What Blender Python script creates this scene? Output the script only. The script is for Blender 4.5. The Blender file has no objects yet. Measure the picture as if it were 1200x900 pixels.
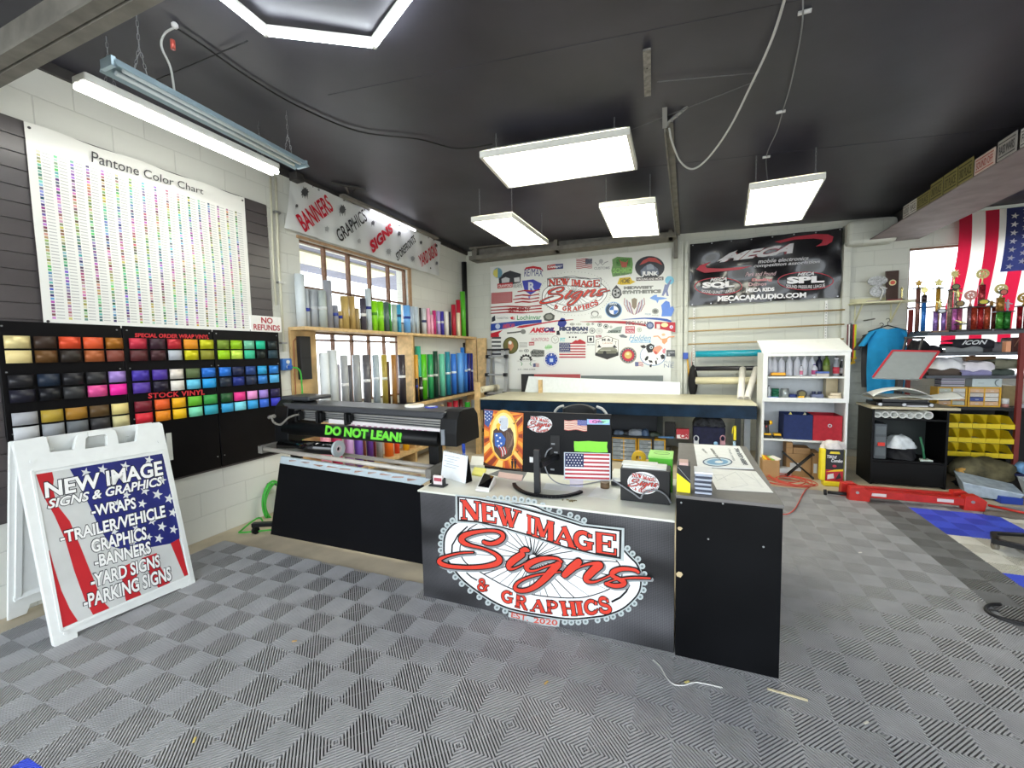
import bpy, bmesh, math, random
from mathutils import Vector, Matrix, Euler
from mathutils.geometry import tessellate_polygon
random.seed(7)
SC = bpy.context.scene
COL = SC.collection
PI = math.pi
# ------------------------------------------------------------------ camera model
F = 497.72; YAW, PITCH, ROLL = -.385175, .0712857, -.0207; CAMZ = 1.55
def _basis():
    cy, sy = math.cos(YAW), math.sin(YAW)
    f = Vector((sy, cy, 0)); r = Vector((cy, -sy, 0)); u = Vector((0, 0, 1))
    cp, sp = math.cos(PITCH), math.sin(PITCH)
    f2 = f*cp - u*sp; u2 = u*cp + f*sp
    cr, sr = math.cos(ROLL), math.sin(ROLL)
    return r*cr + u2*sr, u2*cr - r*sr, f2
CR, CU, CF = _basis(); CC = Vector((0, 0, CAMZ))
def P(x, y, ax, v):
    """world point where the surveyed sight line (x, y) meets the plane ax = v"""
    d = (x-600)/F*CR - (y-450)/F*CU + CF
    i = 'xyz'.index(ax)
    return CC + d*((v-CC[i])/d[i])
def PP(x, y, p0, n):
    d = (x-600)/F*CR - (y-450)/F*CU + CF
    n = Vector(n); return CC + d*((Vector(p0)-CC).dot(n)/d.dot(n))
def depth(p): return (Vector(p)-CC).dot(CF)
cam_d = bpy.data.cameras.new('camera'); cam = bpy.data.objects.new('camera', cam_d); COL.objects.link(cam)
cam_d.sensor_width = 36; cam_d.lens = F/1200*36; cam_d.clip_start = .02; cam_d.clip_end = 200
cam.matrix_world = Matrix(((CR.x, CU.x, -CF.x, 0), (CR.y, CU.y, -CF.y, 0), (CR.z, CU.z, -CF.z, CAMZ), (0, 0, 0, 1)))
SC.camera = cam
SC.view_settings.view_transform = 'Standard'; SC.view_settings.look = 'None'
SC.view_settings.exposure = 1.15; SC.view_settings.gamma = 1.0; SC.view_settings.use_curve_mapping = False
# ------------------------------------------------------------------ materials
MATS = {}
def srgb(c):
    if isinstance(c, str):
        c = tuple(int(c[i:i+2], 16)/255 for i in (0, 2, 4))
    return tuple((x/12.92 if x <= .04045 else ((x+.055)/1.055)**2.4) for x in c)
def mat(name, col='808080', rough=.5, metal=0, emit=0, noise=0, nscale=20, bump=0, coat=0, alpha=1, trans=0, ior=1.45, spec=.5):
    if name in MATS: return MATS[name]
    m = bpy.data.materials.new(name); m.use_nodes = True; nt = m.node_tree; b = nt.nodes['Principled BSDF']
    c = srgb(col)
    b.inputs['Base Color'].default_value = (*c, 1); b.inputs['Roughness'].default_value = rough
    b.inputs['Metallic'].default_value = metal; b.inputs['Coat Weight'].default_value = coat
    b.inputs['Alpha'].default_value = alpha; b.inputs['Transmission Weight'].default_value = trans
    b.inputs['IOR'].default_value = ior; b.inputs['Specular IOR Level'].default_value = spec
    if emit:
        b.inputs['Emission Color'].default_value = (*c, 1); b.inputs['Emission Strength'].default_value = emit
    tc = nt.nodes.new('ShaderNodeTexCoord')
    nz = nt.nodes.new('ShaderNodeTexNoise'); nz.inputs['Scale'].default_value = nscale; nz.inputs['Detail'].default_value = 5
    nt.links.new(tc.outputs['Object'], nz.inputs['Vector'])
    if not emit:
        a = noise if noise else .05
        rp = nt.nodes.new('ShaderNodeValToRGB'); rp.color_ramp.elements[0].position = .3; rp.color_ramp.elements[1].position = .7
        rp.color_ramp.elements[0].color = (*[x*(1-a) for x in c], 1); rp.color_ramp.elements[1].color = (*[min(1, x*(1+a*.6)+a*.004) for x in c], 1)
        nt.links.new(nz.outputs['Fac'], rp.inputs['Fac']); nt.links.new(rp.outputs['Color'], b.inputs['Base Color'])
    if bump:
        bp = nt.nodes.new('ShaderNodeBump'); bp.inputs['Strength'].default_value = bump; bp.inputs['Distance'].default_value = .01
        nt.links.new(nz.outputs['Fac'], bp.inputs['Height']); nt.links.new(bp.outputs['Normal'], b.inputs['Normal'])
    MATS[name] = m; return m
def col(h, rough=.45, **k): return mat('paint_%s_%d_%s' % (h, int(rough*100), ''.join('%s%g' % (a[0], v) for a, v in sorted(k.items()))), h, rough, **k)
def nodes(m): return m.node_tree.nodes, m.node_tree.links, m.node_tree.nodes['Principled BSDF']
def math_node(nt, op, a, b=None, clamp=False):
    n = nt.nodes.new('ShaderNodeMath'); n.operation = op; n.use_clamp = clamp
    for i, v in enumerate((a, b)):
        if v is None: continue
        if isinstance(v, (int, float)): n.inputs[i].default_value = v
        else: nt.links.new(v, n.inputs[i])
    return n.outputs[0]
def pos_xyz(nt):
    g = nt.nodes.new('ShaderNodeNewGeometry'); s = nt.nodes.new('ShaderNodeSeparateXYZ')
    nt.links.new(g.outputs['Position'], s.inputs[0]); return s.outputs
def block_wall(name, c, ax, rowh=.203, colw=.406, ox=0, oz=0, dark=.8, mort=.008):
    m = mat(name, c, .75); nt = m.node_tree; b = nt.nodes['Principled BSDF']
    s = pos_xyz(nt); cb = nt.nodes.new('ShaderNodeCombineXYZ')
    nt.links.new(math_node(nt, 'ADD', s[ax], ox), cb.inputs[0]); nt.links.new(math_node(nt, 'ADD', s[2], oz), cb.inputs[1])
    br = nt.nodes.new('ShaderNodeTexBrick'); br.inputs['Scale'].default_value = 1
    br.inputs['Brick Width'].default_value = colw; br.inputs['Row Height'].default_value = rowh
    br.inputs['Mortar Size'].default_value = mort*.6; br.inputs['Mortar Smooth'].default_value = .6; br.inputs['Bias'].default_value = 0
    cc = srgb(c)
    br.inputs['Color1'].default_value = (*cc, 1); br.inputs['Color2'].default_value = (*[x*.95 for x in cc], 1)
    br.inputs['Mortar'].default_value = (*[x*dark for x in cc], 1)
    nt.links.new(cb.outputs[0], br.inputs['Vector'])
    nz = nt.nodes.new('ShaderNodeTexNoise'); nz.inputs['Scale'].default_value = 2.2; nz.inputs['Detail'].default_value = 6
    mx = nt.nodes.new('ShaderNodeMix'); mx.data_type = 'RGBA'; mx.blend_type = 'MULTIPLY'; mx.inputs[0].default_value = .35
    rp = nt.nodes.new('ShaderNodeValToRGB'); rp.color_ramp.elements[0].position = .3; rp.color_ramp.elements[0].color = (.72, .72, .7, 1); rp.color_ramp.elements[1].position = .6
    nt.links.new(nz.outputs['Fac'], rp.inputs[0]); nt.links.new(br.outputs['Color'], mx.inputs[6]); nt.links.new(rp.outputs[0], mx.inputs[7])
    nt.links.new(mx.outputs[2], b.inputs['Base Color'])
    n2 = nt.nodes.new('ShaderNodeTexNoise'); n2.inputs['Scale'].default_value = 60
    h = math_node(nt, 'ADD', math_node(nt, 'MULTIPLY', br.outputs['Fac'], -1), math_node(nt, 'MULTIPLY', n2.outputs['Fac'], .5))
    bp = nt.nodes.new('ShaderNodeBump'); bp.inputs['Strength'].default_value = .5; bp.inputs['Distance'].default_value = .006
    nt.links.new(h, bp.inputs['Height']); nt.links.new(bp.outputs[0], b.inputs['Normal'])
    return m
# ------------------------------------------------------------------ mesh builder
class MB:
    def __init__(s): s.v = []; s.f = []; s.mi = []; s.cur = 0; s.sm = []
    def m(s, i): s.cur = i; return s
    def add(s, vs, fs, smooth=False):
        o = len(s.v); s.v += [Vector(p) for p in vs]
        for f in fs: s.f.append([i+o for i in f]); s.mi.append(s.cur); s.sm.append(smooth)
        return s
    def box(s, a, b):
        x0, y0, z0 = (min(a[i], b[i]) for i in range(3)); x1, y1, z1 = (max(a[i], b[i]) for i in range(3))
        return s.hexa([(x0, y0, z0), (x1, y0, z0), (x1, y1, z0), (x0, y1, z0), (x0, y0, z1), (x1, y0, z1), (x1, y1, z1), (x0, y1, z1)])
    def hexa(s, p):
        return s.add(p, [(3, 2, 1, 0), (4, 5, 6, 7), (0, 1, 5, 4), (1, 2, 6, 5), (2, 3, 7, 6), (3, 0, 4, 7)])
    def obox(s, c, e, rot):
        """box centred c, half sizes e, rotation matrix"""
        c = Vector(c); q = []
        for dz in (-1, 1):
            for dx, dy in ((-1, -1), (1, -1), (1, 1), (-1, 1)): q.append(c + rot @ Vector((dx*e[0], dy*e[1], dz*e[2])))
        return s.hexa(q)
    def bar(s, a, b, w, h, up=(0, 0, 1)):
        a = Vector(a); b = Vector(b); d = (b-a).normalized(); up = Vector(up)
        if abs(d.dot(up)) > .98: up = Vector((1, 0, 0))
        r = d.cross(up).normalized(); u = r.cross(d)
        q = []
        for p in (a, b):
            for i, j in ((-1, -1), (1, -1), (1, 1), (-1, 1)): q.append(p + r*(i*w/2) + u*(j*h/2))
        return s.add(q, [(3, 2, 1, 0), (4, 5, 6, 7), (0, 1, 5, 4), (1, 2, 6, 5), (2, 3, 7, 6), (3, 0, 4, 7)])
    def cyl(s, a, b, r, n=20, r2=None, cap=True, smooth=True):
        a = Vector(a); b = Vector(b); d = (b-a).normalized()
        t = Vector((0, 0, 1)) if abs(d.z) < .9 else Vector((1, 0, 0))
        x = d.cross(t).normalized(); y = d.cross(x); r2 = r if r2 is None else r2
        v = [a + (x*math.cos(2*PI*i/n)+y*math.sin(2*PI*i/n))*r for i in range(n)] + [b + (x*math.cos(2*PI*i/n)+y*math.sin(2*PI*i/n))*r2 for i in range(n)]
        s.add(v, [(i, (i+1) % n, n+(i+1) % n, n+i) for i in range(n)], smooth)
        if cap:
            o = len(s.v)-2*n
            s.f.append([o+i for i in range(n)][::-1]); s.mi.append(s.cur); s.sm.append(False)
            s.f.append([o+n+i for i in range(n)]); s.mi.append(s.cur); s.sm.append(False)
        return s
    def tube(s, a, b, r, ri, n=20):
        """hollow roll with a core hole"""
        a = Vector(a); b = Vector(b); d = (b-a).normalized()
        t = Vector((0, 0, 1)) if abs(d.z) < .9 else Vector((1, 0, 0))
        x = d.cross(t).normalized(); y = d.cross(x); v = []
        for p, q in ((a, r), (b, r), (b, ri), (a, ri)):
            v += [p + (x*math.cos(2*PI*i/n)+y*math.sin(2*PI*i/n))*q for i in range(n)]
        o = len(s.v); s.add(v, [])
        for k, smo in ((0, True), (1, False), (2, True), (3, False)):
            for i in range(n):
                k2 = (k+1) % 4
                s.f.append([o+k*n+i, o+k*n+(i+1) % n, o+k2*n+(i+1) % n, o+k2*n+i]); s.mi.append(s.cur); s.sm.append(smo)
        return s
    def wire(s, pts, r, n=8, closed=False):
        pts = [Vector(p) for p in pts]; N = len(pts); rings = []
        px = None
        for i, p in enumerate(pts):
            a = pts[max(0, i-1)]; b = pts[min(N-1, i+1)]; d = (b-a)
            if d.length < 1e-9: d = Vector((0, 0, 1))
            d.normalize()
            if px is None:
                t = Vector((0, 0, 1)) if abs(d.z) < .9 else Vector((1, 0, 0)); px = d.cross(t).normalized()
            else:
                px = (px - d*px.dot(d)); px = px.normalized() if px.length > 1e-6 else d.orthogonal().normalized()
            y = d.cross(px); rr = r[i] if isinstance(r, (list, tuple)) else r
            rings.append([p + (px*math.cos(2*PI*k/n)+y*math.sin(2*PI*k/n))*rr for k in range(n)])
        v = [q for g in rings for q in g]; f = []
        for i in range(N-1):
            for k in range(n): f.append((i*n+k, i*n+(k+1) % n, (i+1)*n+(k+1) % n, (i+1)*n+k))
        o = len(s.v); s.add(v, f, True)
        s.f.append([o+k for k in range(n)][::-1]); s.mi.append(s.cur); s.sm.append(False)
        s.f.append([o+(N-1)*n+k for k in range(n)]); s.mi.append(s.cur); s.sm.append(False)
        return s
    def lathe(s, prof, c, n=20, smooth=True, axis=(0, 0, 1), close=True):
        """prof [(r, z)...] about a vertical axis at c"""
        ax = Vector(axis).normalized(); t = Vector((0, 0, 1)) if abs(ax.z) < .9 else Vector((1, 0, 0))
        x = ax.cross(t).normalized(); y = ax.cross(x); c = Vector(c); v = []
        for r, z in prof: v += [c + ax*z + (x*math.cos(2*PI*i/n)+y*math.sin(2*PI*i/n))*max(r, 1e-4) for i in range(n)]
        f = []
        for k in range(len(prof)-1):
            for i in range(n): f.append((k*n+i, k*n+(i+1) % n, (k+1)*n+(i+1) % n, (k+1)*n+i))
        o = len(s.v); s.add(v, f, smooth)
        if close:
            s.f.append([o+i for i in range(n)][::-1]); s.mi.append(s.cur); s.sm.append(False)
            o2 = o+(len(prof)-1)*n; s.f.append([o2+i for i in range(n)]); s.mi.append(s.cur); s.sm.append(False)
        return s
    def prism(s, poly, d):
        """extrude 3-D polygon by vector d"""
        poly = [Vector(p) for p in poly]; d = Vector(d); n = len(poly)
        tris = tessellate_polygon([poly])
        v = poly + [p+d for p in poly]
        f = [tuple(t) for t in tris] + [tuple(n+i for i in t[::-1]) for t in tris] + [(i, (i+1) % n, n+(i+1) % n, n+i) for i in range(n)]
        return s.add(v, f)
    def poly(s, pts):
        pts = [Vector(p) for p in pts]
        if len(pts) <= 4: return s.add(pts, [tuple(range(len(pts)))])
        return s.add(pts, [tuple(t) for t in tessellate_polygon([pts])])
    def sphere(s, c, r, n=14, sc=(1, 1, 1)):
        c = Vector(c); v = []; h = n//2
        for j in range(h+1):
            a = -PI/2+PI*j/h
            for i in range(n): v.append(c + Vector((math.cos(a)*math.cos(2*PI*i/n)*sc[0], math.cos(a)*math.sin(2*PI*i/n)*sc[1], math.sin(a)*sc[2]))*r)
        return s.add(v, [(j*n+i, j*n+(i+1) % n, (j+1)*n+(i+1) % n, (j+1)*n+i) for j in range(h) for i in range(n)], True)
    def grid(s, fn, nu, nv, smooth=True, thick=0):
        v = [fn(i/nu, j/nv) for j in range(nv+1) for i in range(nu+1)]
        return s.add(v, [(j*(nu+1)+i, j*(nu+1)+i+1, (j+1)*(nu+1)+i+1, (j+1)*(nu+1)+i) for j in range(nv) for i in range(nu)], smooth)
    def build(s, name, mats, parent=None, bevel=0, local=False, origin=None, solid=0, subsurf=0, label=None):
        me = bpy.data.meshes.new(name)
        M = Matrix.Identity(4)
        if parent is not None: M = root_matrix(parent)
        if parent is None:
            if origin is None:
                xs = [p.x for p in s.v]; ys = [p.y for p in s.v]; zs = [p.z for p in s.v]
                origin = Vector(((min(xs)+max(xs))/2, (min(ys)+max(ys))/2, min(zs)))
            M = Matrix.Translation(origin)
        Mi = M.inverted()
        vs = s.v if local else [Mi @ p for p in s.v]
        me.from_pydata([tuple(p) for p in vs], [], s.f)
        for p, i, sm in zip(me.polygons, s.mi, s.sm): p.material_index = i; p.use_smooth = sm
        if not isinstance(mats, (list, tuple)): mats = [mats]
        for mm in mats: me.materials.append(mm)
        me.validate(); me.update()
        bm = bmesh.new(); bm.from_mesh(me); bmesh.ops.recalc_face_normals(bm, faces=bm.faces); bm.to_mesh(me); bm.free()
        o = bpy.data.objects.new(name, me); COL.objects.link(o)
        if parent is not None: o.parent = parent
        elif not local: o.location = origin
        if solid:
            q = o.modifiers.new('solidify', 'SOLIDIFY'); q.thickness = solid; q.offset = 0
        if bevel:
            q = o.modifiers.new('bevel', 'BEVEL'); q.width = bevel; q.segments = 2; q.limit_method = 'ANGLE'; q.angle_limit = math.radians(40)
        if subsurf:
            q = o.modifiers.new('subsurf', 'SUBSURF'); q.levels = subsurf; q.render_levels = subsurf
        if label: o['label'] = label
        return o
def root_matrix(o):
    while o.parent is not None: o = o.parent
    return Matrix.Translation(o.location) @ o.rotation_euler.to_matrix().to_4x4()
def thing(name, label, cat, loc=(0, 0, 0), rz=0, group=None):
    o = bpy.data.objects.new(name, None); o.empty_display_size = .05; COL.objects.link(o)
    o.location = Vector(loc); o.rotation_euler = (0, 0, rz); o['label'] = label; o['category'] = cat
    if group: o['group'] = group
    return o
def tag(o, label, cat, group=None, kind=None):
    o['label'] = label; o['category'] = cat
    if group: o['group'] = group
    if kind: o['kind'] = kind
    return o
def struct(o): o['kind'] = 'structure'; return o
def dup(root, loc, rz=0, label=None, group=None):
    r = root.copy(); COL.objects.link(r); r.location = Vector(loc); r.rotation_euler = (0, 0, rz)
    if label: r['label'] = label
    if group: r['group'] = group
    for ch in list(root.children):
        c = ch.copy(); COL.objects.link(c); c.parent = r
        for g in list(ch.children):
            d = g.copy(); COL.objects.link(d); d.parent = c
    return r
# ------------------------------------------------------------------ flat lettering and artwork
_TC = {}
def text_geo(s, bold=.0, shear=0, spacing=1.0):
    k = (s, bold, shear, spacing)
    if k in _TC: return _TC[k]
    cu = bpy.data.curves.new('lettering', 'FONT'); cu.body = s; cu.offset = bold; cu.shear = shear; cu.space_character = spacing
    cu.resolution_u = 3; cu.size = 1
    o = bpy.data.objects.new('lettering', cu); COL.objects.link(o)
    dg = bpy.context.evaluated_depsgraph_get(); me = bpy.data.meshes.new_from_object(o.evaluated_get(dg))
    v = [(p.co.x, p.co.y) for p in me.vertices]; f = [tuple(p.vertices) for p in me.polygons]
    bpy.data.objects.remove(o); bpy.data.curves.remove(cu); bpy.data.meshes.remove(me)
    x0 = min(p[0] for p in v); x1 = max(p[0] for p in v); y0 = min(p[1] for p in v); y1 = max(p[1] for p in v)
    v = [((p[0]-x0)/(x1-x0), (p[1]-y0)/(y1-y0)) for p in v]
    _TC[k] = (v, f, (x1-x0)/(y1-y0)); return _TC[k]
def put_text(b, s, q, lift, bold=.02, shear=0, arc=0, spacing=1.0):
    """write s inside the quad q = bottom-left, bottom-right, top-right, top-left"""
    v, f, _ = text_geo(s, bold, shear, spacing); bl, br, tr, tl = (Vector(p) for p in q); lift = Vector(lift)
    up = ((tl-bl)+(tr-br))/2
    b.add([((bl*(1-x)+br*x)*(1-y)+(tl*(1-x)+tr*x)*y)+lift+up*(arc*4*x*(1-x)) for x, y in v], f); return b
# stroke alphabet with heavy stems, thin hairlines and slab serifs (unit square)
TH, HN, SF = .24, .09, .07
def _arc(cx, cy, rx, ry, a0, a1, n=14): return [(cx+rx*math.cos(math.radians(a0+(a1-a0)*i/n)), cy+ry*math.sin(math.radians(a0+(a1-a0)*i/n))) for i in range(n+1)]
def _sf(x, y, w=.3): return ([(x-w/2, y), (x+w/2, y)], SF)
GL = {
 'N': [([(.14, .03), (.14, .97)], HN), ([(.14, .95), (.8, .08)], TH), ([(.84, .97), (.84, .03)], HN), _sf(.14, .035), _sf(.12, .965), _sf(.84, .965)],
 'E': [([(.22, .02), (.22, .98)], TH), ([(.1, .95), (.92, .95)], SF), ([(.1, .05), (.95, .05)], SF), ([(.3, .5), (.68, .5)], SF), ([(.9, .97), (.9, .72)], SF), ([(.93, .03), (.93, .3)], SF), ([(.68, .36), (.68, .64)], SF)],
 'W': [([(.13, .97), (.34, .05)], TH*.9), ([(.34, .05), (.54, .9)], HN), ([(.46, .97), (.7, .05)], TH*.9), ([(.7, .05), (.9, .97)], HN), _sf(.12, .965), _sf(.5, .965, .24), _sf(.9, .965)],
 'I': [([(.5, .02), (.5, .98)], .5), ([(.08, .965), (.92, .965)], SF), ([(.08, .035), (.92, .035)], SF)],
 'M': [([(.12, .03), (.16, .97)], HN), ([(.2, .95), (.47, .1)], TH*.9), ([(.47, .1), (.78, .95)], HN), ([(.84, .97), (.84, .03)], TH), _sf(.12, .035), _sf(.14, .965), _sf(.84, .965), _sf(.84, .035)],
 'A': [([(.1, .03), (.5, .95)], HN), ([(.46, .97), (.84, .04)], TH), ([(.27, .33), (.7, .33)], SF), _sf(.11, .035), _sf(.85, .035, .34)],
 'G': [(_arc(.52, .5, .36, .42, 40, 300), .2), ([(.55, .45), (.95, .45)], SF), ([(.78, .45), (.78, .1)], TH*.85), ([(.5, .06), (.86, .12)], SF), ([(.8, .74), (.8, .9)], .16)],
 'C': [(_arc(.52, .5, .36, .42, 35, 320), .2), ([(.82, .66), (.82, .88)], .15), ([(.8, .2), (.92, .36)], SF)],
 'R': [([(.24, .02), (.24, .98)], TH), (_arc(.46, .72, .3, .22, 95, -90, 10), .15), ([(.2, .95), (.48, .95)], SF), ([(.2, .5), (.5, .5)], SF), ([(.5, .48), (.84, .05)], TH*.85), _sf(.22, .035, .36), _sf(.86, .035, .24)],
 'P': [([(.26, .02), (.26, .98)], TH), (_arc(.48, .7, .34, .24, 95, -90, 10), .16), ([(.12, .95), (.5, .95)], SF), ([(.2, .45), (.5, .45)], SF), _sf(.26, .035, .44)],
 'H': [([(.2, .02), (.2, .98)], TH), ([(.8, .02), (.8, .98)], TH), ([(.2, .5), (.8, .5)], SF), _sf(.2, .035, .36), _sf(.2, .965, .36), _sf(.8, .035, .36), _sf(.8, .965, .36)],
 'S': [(_arc(.5, .73, .3, .21, 20, 260, 12)+_arc(.5, .27, .32, .22, 85, -170, 12), .2), ([(.8, .66), (.8, .86)], .12), ([(.18, .12), (.18, .34)], .12)],
 '&': [(_arc(.45, .76, .2, .18, -60, 250, 10)+[(.4, .58), (.85, .08)], .16), (_arc(.42, .27, .3, .24, 110, 330, 10)+[(.8, .4), (.9, .52)], .15), _sf(.9, .52, .3)],
}
def ribbon(pts, w, ext=0):
    """2-D thick polyline -> list of polygons"""
    n = len(pts); P2 = [Vector((p[0], p[1])) for p in pts]; out = []
    ws = w if isinstance(w, (list, tuple)) else [w]*n
    if ext and n > 1:
        d = (P2[1]-P2[0]).normalized(); P2[0] = P2[0]-d*ext; d = (P2[-1]-P2[-2]).normalized(); P2[-1] = P2[-1]+d*ext
    L = []; R = []
    for i in range(n):
        d = (P2[min(n-1, i+1)]-P2[max(0, i-1)]); d = d.normalized() if d.length > 1e-9 else Vector((1, 0)); nn = Vector((-d.y, d.x))
        L.append(P2[i]+nn*ws[i]/2); R.append(P2[i]-nn*ws[i]/2)
    return [[L[i], L[i+1], R[i+1], R[i]] for i in range(n-1)]
def put_glyph(b, ch, q, lift, grow=0):
    bl, br, tr, tl = (Vector(p) for p in q); lift = Vector(lift)
    nn = (br-bl).cross(tl-bl).normalized(); i = 0
    if nn.dot(CC-bl) < 0: nn = -nn
    for pts, w in GL[ch]:
        for pl in ribbon(pts, w+grow, grow/2):
            i += 1; b.poly([((bl*(1-x)+br*x)*(1-y)+(tl*(1-x)+tr*x)*y)+lift+nn*(i*1.2e-5) for x, y in pl])
def spline(pts, k=4, closed=False):
    """Catmull-Rom through tuples of any length"""
    n = len(pts); out = []
    rng = n if closed else n-1
    for i in range(rng):
        g = lambda j: pts[j % n] if closed else pts[max(0, min(n-1, j))]
        p0, p1, p2, p3 = g(i-1), g(i), g(i+1), g(i+2)
        for s in range(k):
            t = s/k
            out.append(tuple(.5*((2*b)+(c-a)*t+(2*a-5*b+4*c-d)*t*t+(3*b-a-3*c+d)*t**3) for a, b, c, d in zip(p0, p1, p2, p3)))
    if not closed: out.append(tuple(pts[-1]))
    return out
def star(cx, cy, r, rot=90, n=5): return [(cx+(r if i % 2 == 0 else r*.4)*math.cos(math.radians(rot+180*i/n)), cy+(r if i % 2 == 0 else r*.4)*math.sin(math.radians(rot+180*i/n))) for i in range(2*n)]
def circ(cx, cy, rx, ry=None, n=28):
    ry = rx if ry is None else ry
    return [(cx+rx*math.cos(2*PI*i/n), cy+ry*math.sin(2*PI*i/n)) for i in range(n)]
class Plane:
    """flat sheet in the room; art on it is given in sheet coordinates u, v (0-1) or in sight-line pixels"""
    def __init__(s, bl, br, tl, out): s.o = Vector(bl); s.u = Vector(br)-s.o; s.v = Vector(tl)-s.o; s.n = Vector(out).normalized()
    def at(s, u, v, l=0): return s.o+s.u*u+s.v*v+s.n*l
    def px(s, x, y, l=0): return PP(x, y, s.o, s.n)+s.n*l
    def uv(s, x, y):
        d = s.px(x, y)-s.o; a = s.u.dot(s.u); b = s.u.dot(s.v); c = s.v.dot(s.v); e = d.dot(s.u); f = d.dot(s.v); D = a*c-b*b
        return ((e*c-f*b)/D, (f*a-e*b)/D)
    def quad(s, u0, v0, u1, v1): return [s.at(u0, v0), s.at(u1, v0), s.at(u1, v1), s.at(u0, v1)]
# ================================================================== ROOM
XL = -3.84; YB = 7.3; XR = 6.6; Y0 = -2.6
def zc(x): return 3.36 - .035*x          # the ceiling tilts a little
WH = 3.62
concrete = mat('concrete_floor', 'bfb39c', .8, noise=.25, nscale=3, bump=.15)
wallL = block_wall('painted_block_left', 'dedfd8', 1, ox=.14, oz=.0, dark=.86)
wallB = block_wall('painted_block_back', 'd6d8cf', 0, ox=.05, oz=.0, dark=.86)
black_ceiling = mat('black_ceiling_paint', '3e3d47', .42, noise=.35, nscale=1.3, bump=.25)
struct(MB().box((XL-.2, Y0, -.2), (XR+.2, YB+.2, 0)).build('floor', concrete))
def wall_with_holes(b, ax, plane, thick, a0, a1, z0, z1, holes):
    """wall in plane ax=plane, spanning a0..a1; holes (a, b, z, z)"""
    cuts = sorted({a0, a1} | {h[0] for h in holes} | {h[1] for h in holes})
    for c0, c1 in zip(cuts, cuts[1:]):
        zs = [z0]
        for h in sorted([h for h in holes if h[0] <= c0+1e-6 and h[1] >= c1-1e-6], key=lambda h: h[2]): zs += [h[2], h[3]]
        zs.append(z1)
        for i in range(0, len(zs), 2):
            if zs[i+1]-zs[i] < 1e-4: continue
            if ax == 'x': b.box((plane, c0, zs[i]), (plane+thick, c1, zs[i+1]))
            else: b.box((c0, plane, zs[i]), (c1, plane+thick, zs[i+1]))
    return b
WU = (3.47, 5.40, 2.02, 2.83)      # upper window in the left wall (y, y, z, z)
WD = (3.62, 5.18, .98, 1.84)       # lower window behind the shelving
WR = (2.76, 5.6, 1.12, 2.83)       # back right window (x, x, z, z)
struct(wall_with_holes(MB(), 'x', XL, -.2, Y0, YB+.2, -.1, WH, [WU, WD]).build('wall_left', wallL))
struct(wall_with_holes(MB(), 'y', YB, .2, XL, XR, -.1, WH, [WR]).build('wall_back', wallB))
struct(MB().box((XR, Y0, -.1), (XR+.2, YB+.2, WH)).build('wall_right', wallB))
# ceiling
b = MB(); b.hexa([(XL-.2, Y0, zc(XL-.2)), (XR+.2, Y0, zc(XR+.2)), (XR+.2, YB+.2, zc(XR+.2)), (XL-.2, YB+.2, zc(XL-.2)), (XL-.2, Y0, 3.85), (XR+.2, Y0, 3.85), (XR+.2, YB+.2, 3.85), (XL-.2, YB+.2, 3.85)])
for x0, y0, x1, y1 in ((-2.4, 2.5, 2.6, 2.9), (-1.2, 4.5, 3.6, 4.9)):     # lap seams in the ceiling skin
    b.bar((x0, y0, zc(x0)+.004), (x1, y1, zc(x1)+.004), .012, .012)
struct(b.build('ceiling', black_ceiling))
# dark steel roof purlin along the left wall head
steel = mat('aged_grey_steel', '7c7972', .6, noise=.25, nscale=9)
steel_dk = mat('dark_grey_steel', '3c3a3a', .55, noise=.25, nscale=9)
struct(MB().box((XL, Y0, 3.425), (XL+.03, YB, 3.49)).build('trim_1', steel_dk))
# back wall girder over the sticker board, with the end strut
g = MB()
gz = P(680, 292, 'y', 7.1).z
g.box((-3.62, 6.98, gz-.0), (-.12, YB, gz+.07)); g.box((-3.62, 7.1, gz+.06), (-.12, 7.16, gz+.22)); g.box((-3.62, 7.0, gz+.2), (-.12, 7.24, gz+.235))
for x in (-3.5, -2.0, -.2): g.box((x-.03, 6.99, gz+.0), (x+.03, 7.2, gz+.26))
struct(g.build('trim_2', steel))
# long steel angle running from the ceiling bracket to the back wall and down
t = thing('roof_strut', 'grey perforated steel angle running under the black ceiling to the back wall', 'strut', (-.22, 5.4, 3.0))
b = MB(); a0 = P(779, 150, 'z', 3.28); a1 = Vector((-.13, 7.22, 3.30))
b.bar(a0, a1, .012, .07); b.bar(a0+Vector((.03, 0, .03)), a1+Vector((.03, 0, .03)), .06, .01); b.build('strut_bar', steel, t)
b = MB(); b.bar((-.13, 7.2, 3.36), (-.13, 7.2, 2.98), .06, .06); b.build('hanger_plate', steel, t)
b = MB(); c0 = P(779, 125, 'z', 3.37); c1 = P(809, 122, 'z', 3.37)
b.bar(a0, c0, .035, .008); b.bar(c0, c1, .035, .008); b.bar(a0+Vector((0, 0, .02)), c1, .03, .008)
for k in range(5):
    q = a0.lerp(c1, (k+.7)/5.5); b.cyl(q+Vector((0, -.006, 0)), q+Vector((0, .006, 0)), .006, 8)
b.build('perforated_bracket', mat('galvanised', '9a9c9e', .4, metal=.6), t)
# big I beam across the room near the camera (upper left)
bm_ = MB(); bz = 3.02
y_lo = P(0, 105, 'z', bz).y; y_hi = P(0, 62, 'z', bz).y
y_lo = .5*(P(0, 105, 'z', bz).y+P(190, 0, 'z', bz).y)
ya = P(0, 66, 'z', bz).y; yg = P(0, 85.5, 'z', bz).y
bm_.box((XL, yg+.006, bz), (XR, y_lo, bz+.02)); bm_.box((XL, ya, bz+.004), (XR, yg-.004, bz+.02)); bm_.box((XL, yg+.02, bz+.02), (XR, yg+.03, 3.25))
struct(bm_.build('trim_3', steel))
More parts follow.
